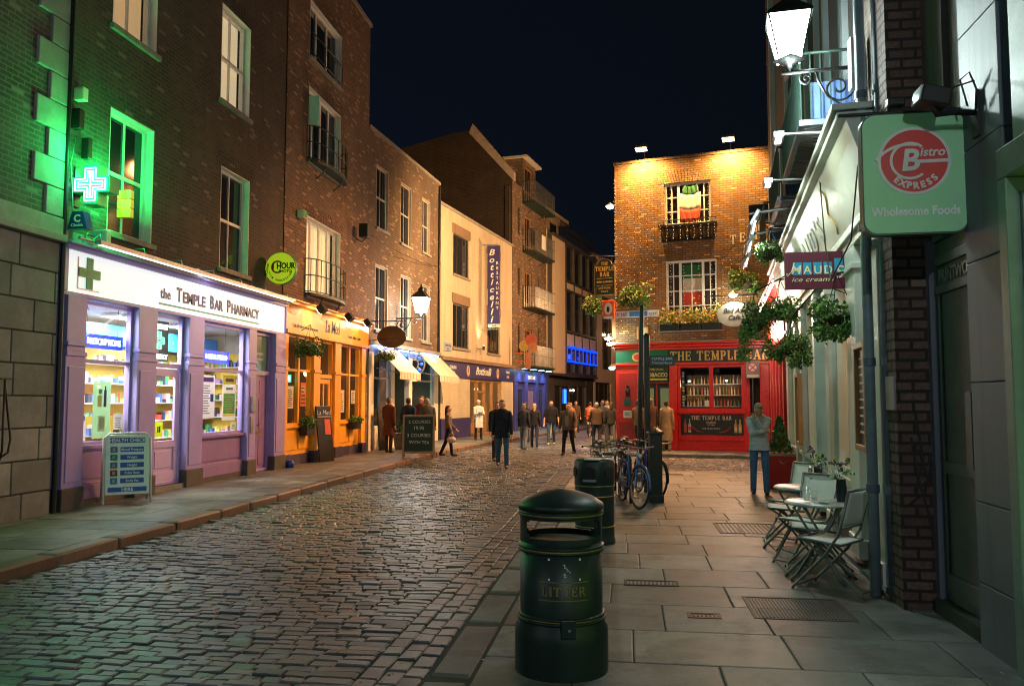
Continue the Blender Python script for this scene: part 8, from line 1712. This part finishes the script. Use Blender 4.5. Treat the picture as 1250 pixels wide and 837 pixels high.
person('grey haired man in a grey fleece behind the chalkboard', (-6.05, 24.5, .11), -175, 1.72, (.08, .085, .09), (.03, .03, .03), (.3, .28, .26), (2, -2), (0, 0), bulk=1.28)
person('man in a dark red top facing the street between the two at the chalkboard', (-6.55, 25.7, .11), -20, 1.8, (.12, .03, .03), (.03, .03, .03), (.08, .05, .04), (2, -2), (0, 0))
pw, Aw, hw_ = person('long haired woman in a tan jacket carrying a white handbag by the kerb', (-5.42, 24.6, .0), 100, 1.62, (.17, .12, .08), (.02, .018, .02), (.06, .03, .02), (10, -10), (2, 14), ((14, 6, 30, 0), (4, 6, 20, 0)), .92, hairlen=.16)
person('person in a white apron and cap at the door of the cream restaurant', (-6.0, 32.9, .11), 25, 1.66, (.65, .62, .58), (.02, .02, .02), (.1, .08, .06), (2, -2), (0, 0), ((30, 4, 80, 50), (25, 4, 85, 50)), apron=(.68, .66, .64))
person('woman in a black and white top walking with her back to the camera', (-3.55, 28.2, 0), 170, 1.68, (.03, .03, .035), (.12, .14, .18), (.14, .08, .05), (12, -10), (2, 14), bulk=.95, hairlen=.1)
person('blonde woman in a black top and dark jeans seen from behind', (-3.35, 29.7, 0), 178, 1.66, (.02, .02, .025), (.03, .04, .07), (.42, .28, .13), (8, -8), (2, 8), bulk=.95, hairlen=.12, sleeves=True)
person('man in a black short sleeved shirt and jeans walking toward the camera', (-2.9, 31.4, 0), 8, 1.78, (.015, .015, .02), (.05, .09, .16), (.1, .07, .05), (-8, 10), (8, 2), ((6, 16, 20, 0), (-2, 14, 16, 0)), 1.1, sleeves=False, shoes=(.5, .5, .5))
person('dark clothed person between the walkers in front of the deep blue shopfront', (-4.1, 33.0, 0), 190, 1.7, (.02, .02, .025), (.03, .03, .035), (.03, .02, .015), hairlen=.08)
person('small figure in pale pink crossing behind the blonde woman', (-3.3, 35.5, 0), 150, 1.6, (.5, .3, .28), (.3, .26, .22), (.12, .06, .03), hairlen=.1)
person('red haired person in a peach top farther down the street', (-2.6, 38.0, 0), 30, 1.68, (.4, .2, .1), (.04, .03, .03), (.35, .1, .03), hairlen=.1)
person('dark haired passer by at the far end of the street left of the cyclist', (-2.7, 43.5, 0), 10, 1.76, (.08, .05, .04), (.03, .03, .03), (.04, .02, .02))
person('man in a pale top talking at the far corner beyond the pub', (-1.0, 40.5, 0), 40, 1.78, (.35, .28, .2), (.05, .05, .06), (.12, .08, .05))
person('grey haired man in a brown leather jacket seen from behind near the pub corner', (-1.12, 30.2, 0), 200, 1.70, (.11, .065, .042), (.06, .05, .045), (.34, .3, .26), (6, -6), (0, 4), ((20, 10, 40, 0), (10, 10, 20, 0)), 1.2)
person('man in a dark jacket at the left end of the group by the pub corner', (-1.0, 33.5, 0), 190, 1.78, (.04, .035, .03), (.04, .04, .05), (.12, .07, .05))
person('person in a dark top and grey jeans at the pub corner', (-.62, 31.6, 0), 185, 1.7, (.035, .03, .03), (.09, .09, .1), (.04, .03, .02), hairlen=.08)
person('man in a dark brown long coat entering the pub door', (.72, 26.55, .1), 200, 1.74, (.09, .045, .03), (.04, .02, .02), (.2, .12, .06), (6, -6), (0, 4), coat=.4, bulk=1.15)
person('person in a long belted beige raincoat at the pub door', (1.22, 26.5, .1), 170, 1.68, (.34, .24, .12), (.2, .14, .08), (.05, .03, .02), (8, -8), (0, 6), coat=.5, bulk=1.05)
person('person in a tan jacket half hidden behind the finger sign pole', (.35, 26.3, .1), 150, 1.7, (.22, .13, .06), (.05, .03, .03), (.05, .03, .02), bulk=1.05)
# handbag held by the woman at the kerb
Mw = Matrix.Translation(pw.location) @ Matrix.Rotation(pw.rotation_euler[2], 4, 'Z'); hb = Mw @ (Aw[-1][2] + Vector((0, 0, -.08)))
t = thing('handbag', 'white handbag hanging from the long haired woman\'s hand', 'handbag', (hb.x, hb.y, hb.z - .26), 20); MB()._ell((0, 0, .09), .15, .06, .1, 12, 8).build('bag_body', paint('bag_white', (.62, .55, .48), .5), t); MB().tube([(-.08, 0, .15), (-.05, 0, .25), (0, 0, .28), (.05, 0, .25), (.08, 0, .15)], .008, 5).build('strap', m_ivory, t)
# cyclist in orange far down the street
cy = bicycle('bicycle ridden by the cyclist in orange down the street', (-1.75, 38.5, 0), 178, 0, (.05, .05, .05), False, 9); cy['group'] = 'bicycle on the road'; del cy['group']
person('cyclist in a bright orange jacket riding away down the street', (-1.75, 38.62, .02), 178, 1.74, (.7, .12, .02), (.02, .02, .02), (.05, .03, .02), (50, 28), (60, 40), ((45, 10, 20, 0), (45, 10, 20, 0)), lean=22)
MB()._ell((0, 0, 0), .03, .02, .03, 10, 6).build('rear_lamp', emit('red_lamp', (1, .05, .02), 8), cy, (0, .86, .66))
